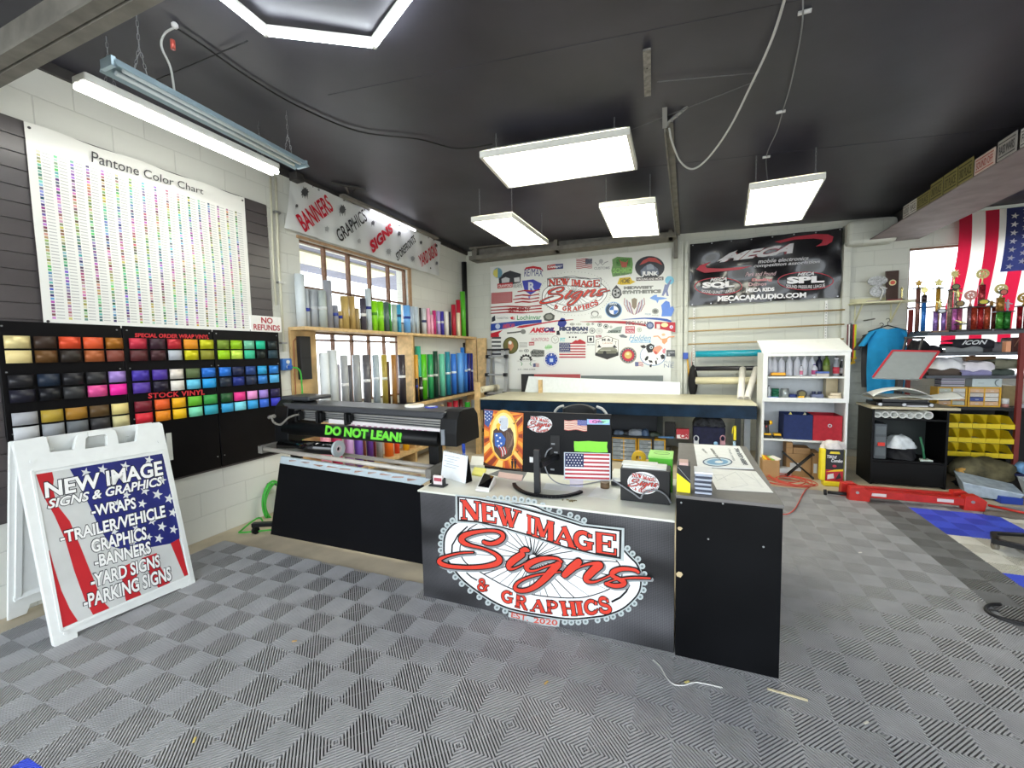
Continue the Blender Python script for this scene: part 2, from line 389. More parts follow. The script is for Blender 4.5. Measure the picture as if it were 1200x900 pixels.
# concrete-faced beam along the right, plates stand on its edge
BX = 2.25; BZ = 2.95
bm_ = MB(); bb = mat('beam_paint', '8d8284', .7, noise=.2, nscale=5)
zt = 2.955
struct(MB().box((BX, Y0, zt-.012), (BX+.60, YB, zt)).build('trim_4', bb))
struct(MB().box((BX+.30, Y0, zt), (BX+.34, YB, zc(BX)+.05)).build('trim_5', steel_dk))
# trim posts/conduits on the back wall between board and banner
for i, (xa, xb) in enumerate(((-.10, -.02), (.0, .05))):
    struct(MB().box((xa, 7.24, 0), (xb, YB, 3.2)).build('trim_%d' % (6+i), wallB))
# pilaster at the right of the banner, with the rounded lintel block above
struct(MB().box((2.02, 7.2, 0), (2.10, YB, 3.2)).build('trim_8', wallB))
b = MB(); b.box((2.02, 7.05, 2.90), (2.55, YB, 3.22))
struct(b.build('trim_9', wallB, bevel=.05))
# slatted panelling low on the back wall right part
slat = mat('grey_slat_panel', 'a0a7a6', .6, noise=.1)
b = MB()
for k in range(10): b.box((2.1, YB-.035, .12+k*.155), (2.72, YB-.012, .12+k*.155+.147))
b.box((2.1, YB-.012, .1), (2.72, YB, 1.66)); struct(b.build('trim_10', slat))
# ------------------------------------------------------------------ windows
brown = mat('rusted_window_steel', '7b5a45', .6, noise=.25)
glass = mat('window_glass', 'ffffff', .02, trans=1, ior=1.02, spec=.1)
def window(name, ax, pl, a0, a1, z0, z1, nv, hz, w=.03):
    b = MB()
    def seg(p, q, ww=w):
        if ax == 'x': b.bar((pl, p[0], p[1]), (pl, q[0], q[1]), ww, .05, up=(1, 0, 0))
        else: b.bar((p[0], pl, p[1]), (q[0], pl, q[1]), ww, .05, up=(0, 1, 0))
    seg((a0, z0), (a1, z0), .045); seg((a0, z1), (a1, z1), .045); seg((a0, z0), (a0, z1), .045); seg((a1, z0), (a1, z1), .045)
    for i in range(1, nv): seg((a0+(a1-a0)*i/nv, z0), (a0+(a1-a0)*i/nv, z1))
    for h in hz: seg((a0, h), (a1, h), .022)
    o = b.build(name, brown); struct(o)
    g = MB()
    if ax == 'x': g.box((pl-.004, a0, z0), (pl+.004, a1, z1))
    else: g.box((a0, pl-.004, z0), (a1, pl+.004, z1))
    g.build('window_pane', glass, o)
    return o
window('window_1', 'x', XL-.06, *WU, 5, (2.33,))
window('window_2', 'x', XL-.06, *WD, 5, (1.75,), .02)
window('window_3', 'y', YB+.06, *WR, 4, (2.05,), .045)
# pale jamb boards round the upper window
b = MB(); jb = mat('timber_jamb', 'a98a6a', .6, noise=.2)
b.box((XL-.0, WU[1], WU[2]), (XL+.02, WU[1]+.07, WU[3])); b.box((XL, WU[0]-.03, WU[3]), (XL+.02, WU[1]+.07, WU[3]+.03))
struct(b.build('trim_11', jb))
# outdoor porch roof seen through the upper window, pale yard beyond
soffit = mat('porch_soffit', '77788a', .7, noise=.2, nscale=2)
b = MB(); b.box((XL-2.1, 1.0, 3.0), (XL-.22, 9.5, 3.12))
struct(b.build('trim_12', soffit))
b = MB(); b.box((XL-1.5, 3.2, 2.97), (XL-.9, 6.3, 2.998)); tag(b.build('soffit_light_panel', mat('cream_panel', 'd6cfae', .6)), 'cream panel on the underside of the porch roof outside the upper window', 'panel')
yard = mat('pale_outdoor_ground', 'c9c6be', .9, noise=.1, nscale=2)
struct(MB().box((-40, -40, -.3), (40, 60, -.22)).build('ground_outside', yard))
# ------------------------------------------------------------------ floor mat: interlocking ribbed tiles, real ribs
GX, GY, OX, OY = .1555, .1605, -.50, 1.52
MZ = .018
mats_fl = [mat('mat_grey', 'a6a6a8', .45, noise=.12, nscale=7), mat('mat_dark', '7a7a7a', .5, noise=.15, nscale=7), mat('mat_blue', '4a5fe0', .45), mat('mat_white', 'dcd9cf', .45, noise=.1)]
V = []; Fc = []; MI = []
def cell(i, j):
    x0 = OX+i*GX; y0 = OY+j*GY; k = 0
    cx, cy = x0+GX/2, y0+GY/2
    if i >= 16:
        blk = ((j-14)//4) % 2
        k = 2 if (blk == 1) else 3
        if i >= 20: k = 5-k
        if j >= 22 or i >= 24: k = 0
        if j < 2: k = 0
    elif 12 <= i < 16 and j > 6: k = 1 if (i > 13) else 0
    if i in (-12, -11) and j <= -6: k = 2
    NR = 9
    even = (i+j) % 2 == 0
    # node corners N at even lattice points; ribs run parallel to the N-N diagonal
    for r in range(-NR+1, NR):
        t = r/NR; hw = .27/NR
        # band between L1 coordinates t-hw..t+hw across the square, direction (1,1) or (1,-1)
        def clip(tt):
            # line v-u = tt  (u,v in 0..1) -> two end points
            if tt >= 0: return (0, tt), (1-tt, 1)
            return (-tt, 0), (1, 1+tt)
        a, b_ = clip(max(-.999, min(.999, t-hw))); c, d = clip(max(-.999, min(.999, t+hw)))
        q = [a, b_, d, c]
        if t-hw < 0 < t+hw: q = [a, b_, (1, 1), d, c, (0, 0)]
        if not even: q = [(1-u, v) for u, v in q]
        n = len(q); o = len(V)
        for z in (MZ, .003):
            for u, v in q: V.append((x0+u*GX, y0+v*GY, z))
        Fc.append(tuple(range(o, o+n))); MI.append(k)
        for m_ in range(n): Fc.append((o+m_, o+(m_+1) % n, o+n+(m_+1) % n, o+n+m_)); MI.append(k)
    # thin cross web
    o = len(V); e = .012
    qd = [(0, 1), (e, 1), (1, e), (1, 0), (1-e, 0), (0, 1-e)]
    if not even: qd = [(1-u, v) for u, v in qd]
    for u, v in qd: V.append((x0+u*GX, y0+v*GY, MZ-.002))
    Fc.append(tuple(range(o, o+6))); MI.append(k)
for i in range(-20, 32):
    for j in range(-9, 24):
        if j >= 5 and i < 6 and OX+(i+1)*GX < .42:
            if j >= 5: continue
        if i < 6 and j >= 5: continue
        cell(i, j)
me = bpy.data.meshes.new('floor_mat'); me.from_pydata(V, [], Fc)
for p, k in zip(me.polygons, MI): p.material_index = k
for mm in mats_fl: me.materials.append(mm)
me.update(); bmm = bmesh.new(); bmm.from_mesh(me); bmesh.ops.recalc_face_normals(bmm, faces=bmm.faces); bmm.to_mesh(me); bmm.free()
fm = bpy.data.objects.new('floor_mat', me); COL.objects.link(fm)
tag(fm, 'interlocking ribbed plastic floor tiles in grey with blue and white corner blocks', 'floor mat')
base = MB()
base.box((OX-20*GX, OY-9*GY, .0005), (OX+32*GX, OY+5*GY, .003)); base.box((OX+6*GX, OY+5*GY, .0005), (OX+32*GX, OY+24*GY, .003))
base.build('gap_shade_sheet', mat('mat_shadow_gap', '141412', .8), fm)  # near-black sheet below the ribs, shade of the gaps put into its colour
# ------------------------------------------------------------------ light
w = bpy.data.worlds.new('sky'); SC.world = w; w.use_nodes = True; nt = w.node_tree
bg = nt.nodes['Background']; bg.inputs['Color'].default_value = (.86, .93, 1, 1); bg.inputs['Strength'].default_value = 2.6
frame_al = mat('white_fixture_frame', 'e6e6e0', .4)
def emis(name, c, s):
    m = mat(name, c, .5, emit=s); return m
diff = emis('lit_diffuser', 'fffdea', 7)
chain_m = mat('steel_chain', 'a7a9ab', .35, metal=.8)
def chain_pts(b, a, c, link=.03):
    a = Vector(a); c = Vector(c); L = (c-a).length; n = max(2, int(L/link)); d = (c-a).normalized()
    s1 = d.orthogonal().normalized(); s2 = d.cross(s1)
    for k in range(n):
        m = a+d*(L*(k+.5)/n); s = s1 if k % 2 else s2; h = L/n*.62; w_ = .005
        pts = [m+d*h-s*0, m+d*h*.6+s*w_, m-d*h*.6+s*w_, m-d*h, m-d*h*.6-s*w_, m+d*h*.6-s*w_, m+d*h]
        b.wire(pts, .0016, 5)
def troffer(corners_px, z, label):
    q = [P(x, y, 'z', z) for x, y in corners_px]     # near-left.. as seen, in ring order
    c = sum(q, Vector())/4
    t = thing('ceiling_light', label, 'ceiling light', c, 0, 'hanging panel lights')
    o = [c+(p-c) for p in q]; up = Vector((0, 0, 1))
    fr = MB()
    for i in range(4):
        a, d = o[i], o[(i+1) % 4]; ai, di = c+(a-c)*.955, c+(d-c)*.955
        fr.hexa([a, d, di, ai, a+up*.05, d+up*.05, di+up*.05, ai+up*.05])
    fr.build('frame', frame_al, t)
    inn = [c+(p-c)*.955+up*.012 for p in o]
    MB().hexa(inn+[p+up*.006 for p in inn]).build('diffuser', diff, t)
    MB().hexa([p+up*.055 for p in o]+[c+(p-c)*.8+up*.10 for p in o]).build('housing', frame_al, t)
    ch = MB()
    for i in range(4):
        p = c+(o[i]-c)*.8+up*.1
        b1 = MB(); chain_pts(b1, p, (p.x, p.y, zc(p.x)), .035); b1.build('chain', chain_m, t)
    return t
troffer([(562, 185), (738, 157), (747, 199), (595, 221)], 3.20, 'large hanging panel light, widest one, left of the grey strut')
troffer([(552, 260), (600, 254), (643, 286), (600, 289)], 3.04, 'hanging panel light furthest left, next to the left wall corner')
troffer([(702, 244), (768, 237), (773, 276), (718, 279)], 3.04, 'small hanging panel light directly left of the strut, above the sticker board')
troffer([(878, 222), (968, 209), (940, 258), (872, 265)], 3.0, 'hanging panel light right of the strut, above the black banner')
# hexagon tube light ring on the ceiling
hx = [Vector((-2.19, 1.83)), Vector((-1.70, 2.15))]
s = (hx[1]-hx[0]); L = s.length; ang = math.atan2(s.y, s.x)
pts = [hx[0], hx[1]]; a = ang
for k in range(4):
    a -= PI/3; pts.append(pts[-1]+Vector((math.cos(a), math.sin(a)))*L)
c2 = sum(pts, Vector((0, 0)))/6
t = thing('hexagon_light', 'large glowing hexagonal tube light on the ceiling at the top of the picture', 'ceiling light', (c2.x, c2.y, 3.36))
tube_em = emis('lit_led_tube', 'f4fbff', 14)
for k in range(6):
    p, q = pts[k], pts[(k+1) % 6]; p3 = Vector((p.x, p.y, 3.375)); q3 = Vector((q.x, q.y, 3.375)); d = (q3-p3).normalized()
    MB().cyl(p3+d*.012, q3-d*.012, .016, 12).build('light_tube', tube_em, t)
    MB().bar(p3+Vector((0, 0, .022)), q3+Vector((0, 0, .022)), .045, .016).build('backing_strip', frame_al, t)
    MB().sphere(p3, .022, 10).build('corner_joint', frame_al, t)
# two strip lights above the left wall
def strip(name, p0, p1, z, lit, label, shape):
    a = P(*p0, 'z', z); c = P(*p1, 'z', z)
    t = thing(name, label, 'strip light', (a+c)/2)
    d = (c-a).normalized(); r = d.cross(Vector((0, 0, 1))).normalized(); up = Vector((0, 0, 1))
    if lit:
        MB().bar(a+up*.05, c+up*.05, .13, .05).build('housing', frame_al, t, bevel=.01)
        MB().cyl(a+up*.012+r*.03, c+up*.012+r*.03, .019, 14).build('light_tube', emis('lit_strip_tube', 'fffef6', 9), t)
        MB().cyl(a+up*.012-r*.03, c+up*.012-r*.03, .019, 14).build('light_tube', emis('lit_strip_tube', 'fffef6', 16), t)
    else:
        bl = mat('pale_blue_steel', 'a9c0cc', .35, metal=.3)
        prof = [(-.075, .0), (-.04, .05), (0, .065), (.04, .05), (.075, 0), (.07, -.004), (.035, .04), (0, .05), (-.035, .04), (-.07, -.004)]
        MB().prism([a+r*x+up*z for x, z in prof], c-a).build('reflector_housing', bl, t)
        for sg in (-1, 1): MB().cyl(a+d*.05+r*(sg*.03)+up*.012, c-d*.05+r*(sg*.03)+up*.012, .013, 12).build('unlit_tube', mat('glass_tube', 'dfe9ee', .2), t)
        for e in (a, c): MB().box(e-Vector((.05, .01, -.0)), e+Vector((.05, .01, .05))).build('end_cap', bl, t)
    for f_ in (.12, .9):
        m = a.lerp(c, f_)+up*.075; top = Vector((m.x, m.y, zc(m.x)))
        apex = m+up*.13
        b1 = MB(); chain_pts(b1, m-d*.03, apex, .025); chain_pts(b1, m+d*.03, apex, .025); chain_pts(b1, apex, top, .03)
        b1.build('chain', chain_m, t)
    return t
strip('strip_light', (92, 102), (322, 204), 3.10, True, 'lit white fluorescent strip light hanging close to the left wall above the colour chart', 0)
strip('strip_light', (127, 80), (354, 197), 3.08, False, 'unlit pale blue steel strip light hanging beside the lit white one', 0)
# small third strip behind the banner top
a = Vector((XL+.12, 3.75, 3.42)); 
t = thing('strip_light', 'slim strip light fixed along the top of the white lettered banner', 'strip light', P(440, 250, 'x', XL+.13))
a = P(400, 226, 'x', XL+.13); c = P(512, 283, 'x', XL+.13); c.z = a.z = min(a.z, 3.43)
MB().bar(a, c, .07, .03).build('housing', steel, t); MB().cyl(a+Vector((.0, .5, -.03)), c+Vector((0, -.6, -.03)), .014, 10).build('light_tube', emis('dim_strip', 'f4f4ff', 4), t)
# ================================================================== LEFT WALL
def Zm(x0, y0, s): return lambda x, y: (x0+x/s, y0+y/s)
black_slat = mat('black_slat_board', '544f50', .28, noise=.15, nscale=5, bump=.06)
b = MB()
b.box((XL+.001, -2.0, .58), (XL+.012, 3.09, 3.06))
k = 0; z = 3.05
while z > .62:
    b.box((XL+.012, -2.0, z-.096), (XL+.024, 3.085, z)); z -= .1023
tag(b.build('slatwall_panel', black_slat), 'large dark horizontal slatted panel covering the left block wall behind the colour chart', 'wall panel')
# --- colour chart
chart = mat('chart_vinyl', 'f1f1ea', .22); nt = chart.node_tree; bs = nt.nodes['Principled BSDF']
s_ = pos_xyz(nt)
u = math_node(nt, 'DIVIDE', math_node(nt, 'SUBTRACT', s_[1], 1.455), .0805); v = math_node(nt, 'DIVIDE', math_node(nt, 'SUBTRACT', 2.9, s_[2]), .0205)
fu = math_node(nt, 'FRACT', u); fv = math_node(nt, 'FRACT', v)
def band(x, lo, hi): return math_node(nt, 'MULTIPLY', math_node(nt, 'GREATER_THAN', x, lo), math_node(nt, 'LESS_THAN', x, hi))
sw = math_node(nt, 'MULTIPLY', band(fu, .1, .32), band(fv, .12, .86))
tx = math_node(nt, 'MULTIPLY', band(fu, .4, .88), band(fv, .38, .62))
inside = math_node(nt, 'MULTIPLY', band(u, 0, 17), band(v, 0, 52))
cb = nt.nodes.new('ShaderNodeCombineXYZ'); nt.links.new(math_node(nt, 'FLOOR', u), cb.inputs[0]); nt.links.new(math_node(nt, 'FLOOR', v), cb.inputs[1])
wn = nt.nodes.new('ShaderNodeTexWhiteNoise'); wn.noise_dimensions = '3D'; nt.links.new(cb.outputs[0], wn.inputs['Vector'])
hs = nt.nodes.new('ShaderNodeCombineColor'); hs.mode = 'HSV'
hue = math_node(nt, 'FRACT', math_node(nt, 'ADD', math_node(nt, 'ADD', math_node(nt, 'MULTIPLY', math_node(nt, 'FLOOR', u), .19), math_node(nt, 'MULTIPLY', math_node(nt, 'FLOOR', v), .035)), math_node(nt, 'MULTIPLY', wn.outputs['Value'], .3)))
sc_ = nt.nodes.new('ShaderNodeSeparateXYZ'); nt.links.new(wn.outputs['Color'], sc_.inputs[0])
nt.links.new(hue, hs.inputs[0]); nt.links.new(math_node(nt, 'ADD', math_node(nt, 'MULTIPLY', sc_.outputs[1], .5), .35), hs.inputs[1]); nt.links.new(math_node(nt, 'ADD', math_node(nt, 'MULTIPLY', sc_.outputs[2], .6), .12), hs.inputs[2])
def mixc(fac, a, c):
    m = nt.nodes.new('ShaderNodeMix'); m.data_type = 'RGBA'; nt.links.new(fac, m.inputs[0])
    for i, q in ((6, a), (7, c)):
        if isinstance(q, tuple): m.inputs[i].default_value = q
        else: nt.links.new(q, m.inputs[i])
    return m.outputs[2]
c1 = mixc(math_node(nt, 'MULTIPLY', tx, inside), (.86, .86, .82, 1), (.45, .45, .45, 1))
c1 = mixc(math_node(nt, 'MULTIPLY', sw, inside), c1, hs.outputs[0]); nt.links.new(c1, bs.inputs['Base Color'])
t = thing('colour_chart', 'big glossy white poster of tiny colour swatches headed Pantone Color Chart', 'wall chart', (XL+.03, 2.14, 1.8))
def chart_fn(a, c):
    y = 1.42+a*1.43; z = 1.795+c*1.255
    wv = .006*math.sin(a*9+c*4)+.005*math.sin(c*7-a*3+1)
    return Vector((XL+.036+wv*.8*(math.sin(c*PI)+.15), y, z+.006*math.sin(a*PI*6)*(c > .97)))
MB().grid(chart_fn, 40, 36).build('printed_sheet', chart, t)
pc = Plane((XL+.046, 1.42, 1.795), (XL+.046, 2.85, 1.795), (XL+.046, 1.42, 3.05), (1, 0, 0))
b = MB(); put_text(b, 'Pantone Color Chart', [pc.px(107, 190), pc.px(238, 228), pc.px(238, 221), pc.px(107, 177)], (0.004, 0, 0), .0)
b.build('printed_heading', col('2b2b30', .5), t)
b = MB()
for a, c in ((.015, .975), (.985, .975), (.015, .02), (.985, .02)): b.cyl(chart_fn(a, c), chart_fn(a, c)+Vector((.004, 0, 0)), .008, 10)
b.build('corner_pin', steel_dk, t)
# --- vinyl sample boards
board_m = mat('black_sample_board', '0c0b0e', .4, spec=.2, noise=.2, nscale=6)
ROWC = ['e8d79a 3a2b22 e0502e e05a30 a0651f c8344a 3d2530 c4303a f09a28 c9c920 7f9a3a 9acb20 7fcfae 25c49a 2a3536',
        'ecd898 6a4a28 2e2620 b06238 8a4a3c 5a2a2c 4a2c30 b9bec6 d6cf20 8f8f30 a4d820 d6ff60 3fc59a 202a28 2b4450',
        '26262a 1d2a3c 26262a 2e2e30 a98bd6 4a3aa8 5038a0 efe6dc 5f7048 2f7be0 2f7be0 20284a 35508f 2fa4dc 3588e0',
        '1c1c2a 1b1c22 333436 ee5aa0 ff2aa8 5b3fa6 2a2438 efeae0 6fd0f2 2aa4ec 26303e 2a3a8c 2b3550 3a86d8 5ab8f0',
        'a8aab0 b59a3a a87a2c 5c4628 ecd98c 7a1f2e f2642a fbb81a 6cc030 3fa24e 24562f f43a92 f4a0dc a68be0 2b2450',
        'c9ccd0 9ea3a8 6d7276 3a3a3c d8cf98 e02a3a f89420 fcc81a 7fe0b8 38b0c4 3aa6dc 86e4f6 38a8e8 3a6fe0 3a3fc8']
ROWZ = [1.722, 1.632, 1.482, 1.39, 1.25, 1.16]
zc2 = Zm(0, 360, 3.529)
CX = [(20, 130), (143, 237), (247, 338), (348, 430), (440, 512), (537, 610), (622, 685), (695, 752), (762, 820), (828, 885), (900, 950), (955, 1003), (1010, 1053), (1060, 1098), (1108, 1147)]
XBD = XL+.045
names = ['leftmost of the three black sample boards of coloured vinyl chips, behind the white sidewalk sign', 'middle black sample board of vinyl chips with red lettering', 'right black sample board of green, blue and pink vinyl chips beside the conduit']
bounds = [1.205, 1.825, 2.47, 3.125]
for k in range(3):
    t = thing('sample_board', names[k], 'sample board', (XL+.025, bounds[k]+.3, .6), 0, 'vinyl sample boards')
    b = MB(); b.box((XL+.025, bounds[k]+.004, .6), (XBD-.004, bounds[k+1]-.004, 1.812))
    b.build('board', board_m, t, bevel=.004)
    b = MB()
    for yy in (bounds[k]+.03, bounds[k+1]-.03):
        for zz in (1.78, 1.5, 1.12, .7): b.cyl((XBD-.004, yy, zz), (XBD, yy, zz), .005, 8)
    b.build('mounting_screw', chain_m, t)
    for c in range(5):
        a0, a1 = CX[k*5+c]
        ya = P(*zc2(a0, 200), 'x', XBD).y; yb = P(*zc2(a1, 200), 'x', XBD).y
        for r in range(6):
            h = ROWC[r].split()[k*5+c]; zt_ = ROWZ[r]
            def chip(a, cc, ya=ya, yb=yb, zt_=zt_): return Vector((XBD+.004+.020*math.sin(a*PI)**.8, ya+(yb-ya)*a, zt_-.078+.078*cc))
            m = col(h, .32, metal=.25, noise=.1) if (r < 4 and (c+r) % 2 == 0) else col(h, .4)
            MB().grid(chip, 10, 1).build('vinyl_chip', m, t, solid=.0015)
    if k == 1:
        red = col('d8323a', .5)
        pl = Plane((XBD, 1.8, .6), (XBD, 3.1, .6), (XBD, 1.8, 1.8), (1, 0, 0))
        b = MB(); q = [pl.px(*zc2(*p)) for p in ((557, 124), (864, 132), (864, 114), (557, 107))]
        put_text(b, 'SPECIAL ORDER WRAP VINYL', q, (.002, 0, 0), .03); b.build('printed_lettering', red, t)
        b = MB(); q = [pl.px(*zc2(*p)) for p in ((612, 378), (846, 362), (846, 340), (612, 356))]
        put_text(b, 'STOCK VINYL', q, (.002, 0, 0), .03, spacing=1.1); b.build('printed_lettering', red, t)
# small cups hooked low on the first board, card on the second
for i, (xa, xb, ya_, h, lab) in enumerate(((78, 98, 533, 'c8c8c4', 'small clear cup of white chips hooked on the sample board, left behind the sidewalk sign'), (104, 119, 531, 'c87a58', 'small clear cup of copper chips hooked on the board beside the sign handle'), (136, 152, 526, 'd8593a', 'small clear cup of orange chips seen through the sign handle'))):
    p0 = P(xa, ya_, 'x', XBD+.03); p1 = P(xb, ya_, 'x', XBD+.03)
    t = thing('sample_cup', lab, 'cup', ((XBD+.03), (p0.y+p1.y)/2, p0.z-.09), 0, 'cups on the sample board')
    w2 = (p1.y-p0.y)/2
    MB().hexa([(XBD+.002, p0.y+.012, p0.z-.09), (XBD+.05, p0.y+.012, p0.z-.09), (XBD+.05, p1.y-.012, p0.z-.09), (XBD+.002, p1.y-.012, p0.z-.09), (XBD+.002, p0.y, p0.z), (XBD+.06, p0.y, p0.z), (XBD+.06, p1.y, p0.z), (XBD+.002, p1.y, p0.z)]).build('cup_body', mat('clear_plastic', 'e8eef0', .1, alpha=.35), t)
    MB().box((XBD+.008, p0.y+.02, p0.z-.08), (XBD+.045, p1.y-.02, p0.z-.01)).build('chips', col(h, .5), t)
p0 = P(195, 508, 'x', XBD+.01); p1 = P(202, 539, 'x', XBD+.01)
tag(MB().box((XBD+.001, p0.y, p1.z), (XBD+.006, p1.y+.01, p0.z)).build('paper_strip', col('d9dcd8', .6)), 'narrow white printed paper strip on the black board right of the sidewalk sign', 'paper')
p0 = P(139, 517, 'x', XBD+.02); p1 = P(160, 524, 'x', XBD+.02)
tag(MB().box((XBD+.001, p0.y, p1.z-.05), (XBD+.02, p1.y, p0.z)).build('blue_card', col('3f74d8', .5)), 'blue card on the black board just above the sidewalk sign, right of its handle', 'card')
# --- NO REFUNDS sign
t = thing('wall_sign', 'white sign with red lettering reading NO REFUNDS, beside the colour chart', 'sign', (XL+.05, 2.98, 1.8))
pl = Plane((XL+.05, 2.825, 1.812), (XL+.05, 3.155, 1.812), (XL+.05, 2.825, 1.965), (1, 0, 0))
MB().box((XL+.026, 2.825, 1.812), (XL+.05, 3.155, 1.965)).build('sign_plate', col('f2f1ee', .4), t, bevel=.003)
b = MB(); put_text(b, 'NO', pl.quad(.32, .54, .7, .92), (.002, 0, 0), .03); b.build('lettering', col('b0283a', .5), t); b = MB(); put_text(b, 'REFUNDS', pl.quad(.07, .1, .93, .46), (.002, 0, 0), .025)
b.build('lettering', col('b0283a', .5), t)
# --- conduit, box, green cord
t = thing('conduit', 'thin cream painted pipe running down the left wall to the blue outlet box', 'pipe', (XL+.03, 3.2, 1.6))
cp = mat('cream_conduit', 'cfcdb8', .45)
pA = P(323, 207, 'x', XL+.03); pB = P(326, 300, 'x', XL+.03); pC = P(333, 412, 'x', XL+.03)
MB().wire([pA, pB, pC], .013, 10).build('pipe', cp, t)
MB().wire([pA+Vector((0, -.06, 0)), pB+Vector((0, -.06, 0)), pB+Vector((0, -.06, -.5))], .01, 8).build('second_pipe', cp, t)
for f_ in (.2, .6, .95):
    q = pA.lerp(pC, f_); MB().box((XL, q.y-.03, q.z-.01), (XL+.045, q.y+.03, q.z+.01)).build('strap', chain_m, t)
t = thing('outlet_box', 'blue electrical outlet box on the left wall at the end of the pipe', 'outlet', P(337, 428, 'x', XL+.05))
q = P(337, 427, 'x', XL+.05)
MB().box((XL, q.y-.05, q.z-.06), (XL+.055, q.y+.05, q.z+.06)).build('box', col('3a6fb8', .5), t, bevel=.006)
b = MB()
for dz in (-.025, .025): b.cyl((XL+.055, q.y, q.z+dz), (XL+.062, q.y, q.z+dz), .02, 14)
b.build('socket', col('d8d8d2', .4), t)
MB().box((XL+.06, q.y-.015, q.z-.045), (XL+.1, q.y+.02, q.z-.01)).build('plug', col('2a56a8', .4), t, bevel=.004)
green = mat('green_hose', '3fae3c', .4)
MB().wire(spline([(XL+.09, q.y+.01, q.z-.03), (XL+.13, q.y+.07, q.z-.06), (XL+.12, q.y+.1, q.z-.2), (XL+.11, q.y+.1, q.z-.5), (XL+.11, q.y+.08, q.z-.8)], 6), .008, 8).build('green_cord', green, t)
# green hose coil on the wall behind the black skirt
t = thing('hose_coil', 'coiled bright green hose hanging on the block wall beside the black printer skirt', 'hose', P(322, 590, 'x', XL+.1))
c0 = P(323, 588, 'x', XL+.1); pts = []
for k in range(5*24):
    a = 2*PI*k/24; r = .9+.08*math.sin(k*.37)
    pts.append((XL+.05+.012*(k/24)+.01*math.sin(a*1.3), c0.y+.12*r*math.cos(a), c0.z+.21*r*math.sin(a)))
MB().wire(pts, .009, 6).build('coil', green, t)
p1 = P(283, 620, 'z', .03)
MB().wire(spline([pts[-1], (XL+.1, c0.y-.1, c0.z-.2), (XL+.12, c0.y-.2, .05), (p1.x, p1.y, .02), (p1.x+.06, p1.y-.03, .02), (p1.x+.3, p1.y+.12, .02), (p1.x+.7, p1.y+.3, .02)], 6), .008, 6).build('loose_end', green, t)
MB().cyl((XL, c0.y, c0.z+.17), (XL+.12, c0.y, c0.z+.18), .008, 8).build('hook', steel_dk, t)
# --- lettered banner
z4 = Zm(320, 200, 4.615)
XBN = XL+.04
t = thing('banner', 'long white hanging banner lettered BANNERS GRAPHICS SIGNS above the left window', 'banner', (XBN, 4.9, 2.9))
cTL, cTR, cBR, cBL = P(341, 204, 'x', XBN), P(516, 284.5, 'x', XBN), P(515, 324, 'x', XBN), P(333, 267, 'x', XBN)
def ban(a, c):
    lo = cBL.lerp(cBR, a); hi = Vector((XBN, cTL.y+(cTR.y-cTL.y)*a, 3.44)); p = lo.lerp(hi, c)
    return p+Vector((.012*math.sin(a*22+c*3)*(1-c*.6)+.006*math.sin(a*60+c*5), 0, 0))
bl_v = mat('banner_vinyl', 'dfe2e2', .4, noise=.05, nscale=2)
MB().grid(ban, 90, 10).build('banner_sheet', bl_v, t)
pb = Plane((XBN+.022, 3.4, 2.9), (XBN+.022, 6.4, 2.9), (XBN+.022, 3.4, 3.45), (1, 0, 0))
redb = col('c4122e', .5); blk = col('1c1c20', .5)
for s, q, m, bo in (('BANNERS', ((175, 335), (330, 215), (285, 125), (120, 240)), redb, .02), ('GRAPHICS', ((365, 390), (512, 270), (485, 205), (335, 325)), blk, .01), ('SIGNS', ((540, 450), (652, 330), (635, 280), (520, 385)), redb, .05), ('STOREFRONTS', ((675, 490), (773, 385), (760, 345), (662, 450)), blk, .02), ('YARD SIGNS', ((800, 525), (890, 460), (880, 390), (785, 460)), redb, .02)):
    b = MB(); put_text(b, s, [pb.px(*z4(*p)) for p in q], (0, 0, 0), bo); b.build('lettering', m, t)
for k, (x, y, r, h) in enumerate(((172, 115, 26, '4a4b4e'), (128, 190, 11, '5a5b5e'), (290, 315, 16, 'a9acad'), (375, 210, 25, '55575a'), (540, 283, 14, '55575a'), (465, 380, 13, 'b0b3b4'), (625, 437, 17, 'a9acad'), (682, 340, 14, '4a4b4e'), (755, 475, 15, '9a9d9f'), (800, 388, 10, '4a4b4e'), (883, 405, 9, '4a4b4e'), (885, 500, 10, '6a6c70'), (852, 527, 5, '4a4b4e'))):
    rr = random.Random(k); n = 30; pts = []
    for i in range(n):
        a = 2*PI*i/n; q = r*(.72+.12*rr.random()+(.45*rr.random() if i % 3 == 0 else 0)); pts.append((x+q*math.cos(a)*.8, y+q*math.sin(a)))
    b = MB(); b.poly([pb.px(*z4(*p), l=.001) for p in pts])
    for j in range(3):
        xx = x-r*.5+j*r*.5; b.poly([pb.px(*z4(*p), l=.001) for p in ((xx-r*.07, y), (xx+r*.07, y), (xx+r*.05, y+r*(1.2+.5*rr.random())), (xx-r*.05, y+r*1.2))])
    b.build('ink_splat', col(h, .5), t)
for k in range(9):
    q = ban(k/8, .97); MB().cyl(q, q+Vector((.006, 0, 0)), .012, 10).build('grommet', chain_m, t)
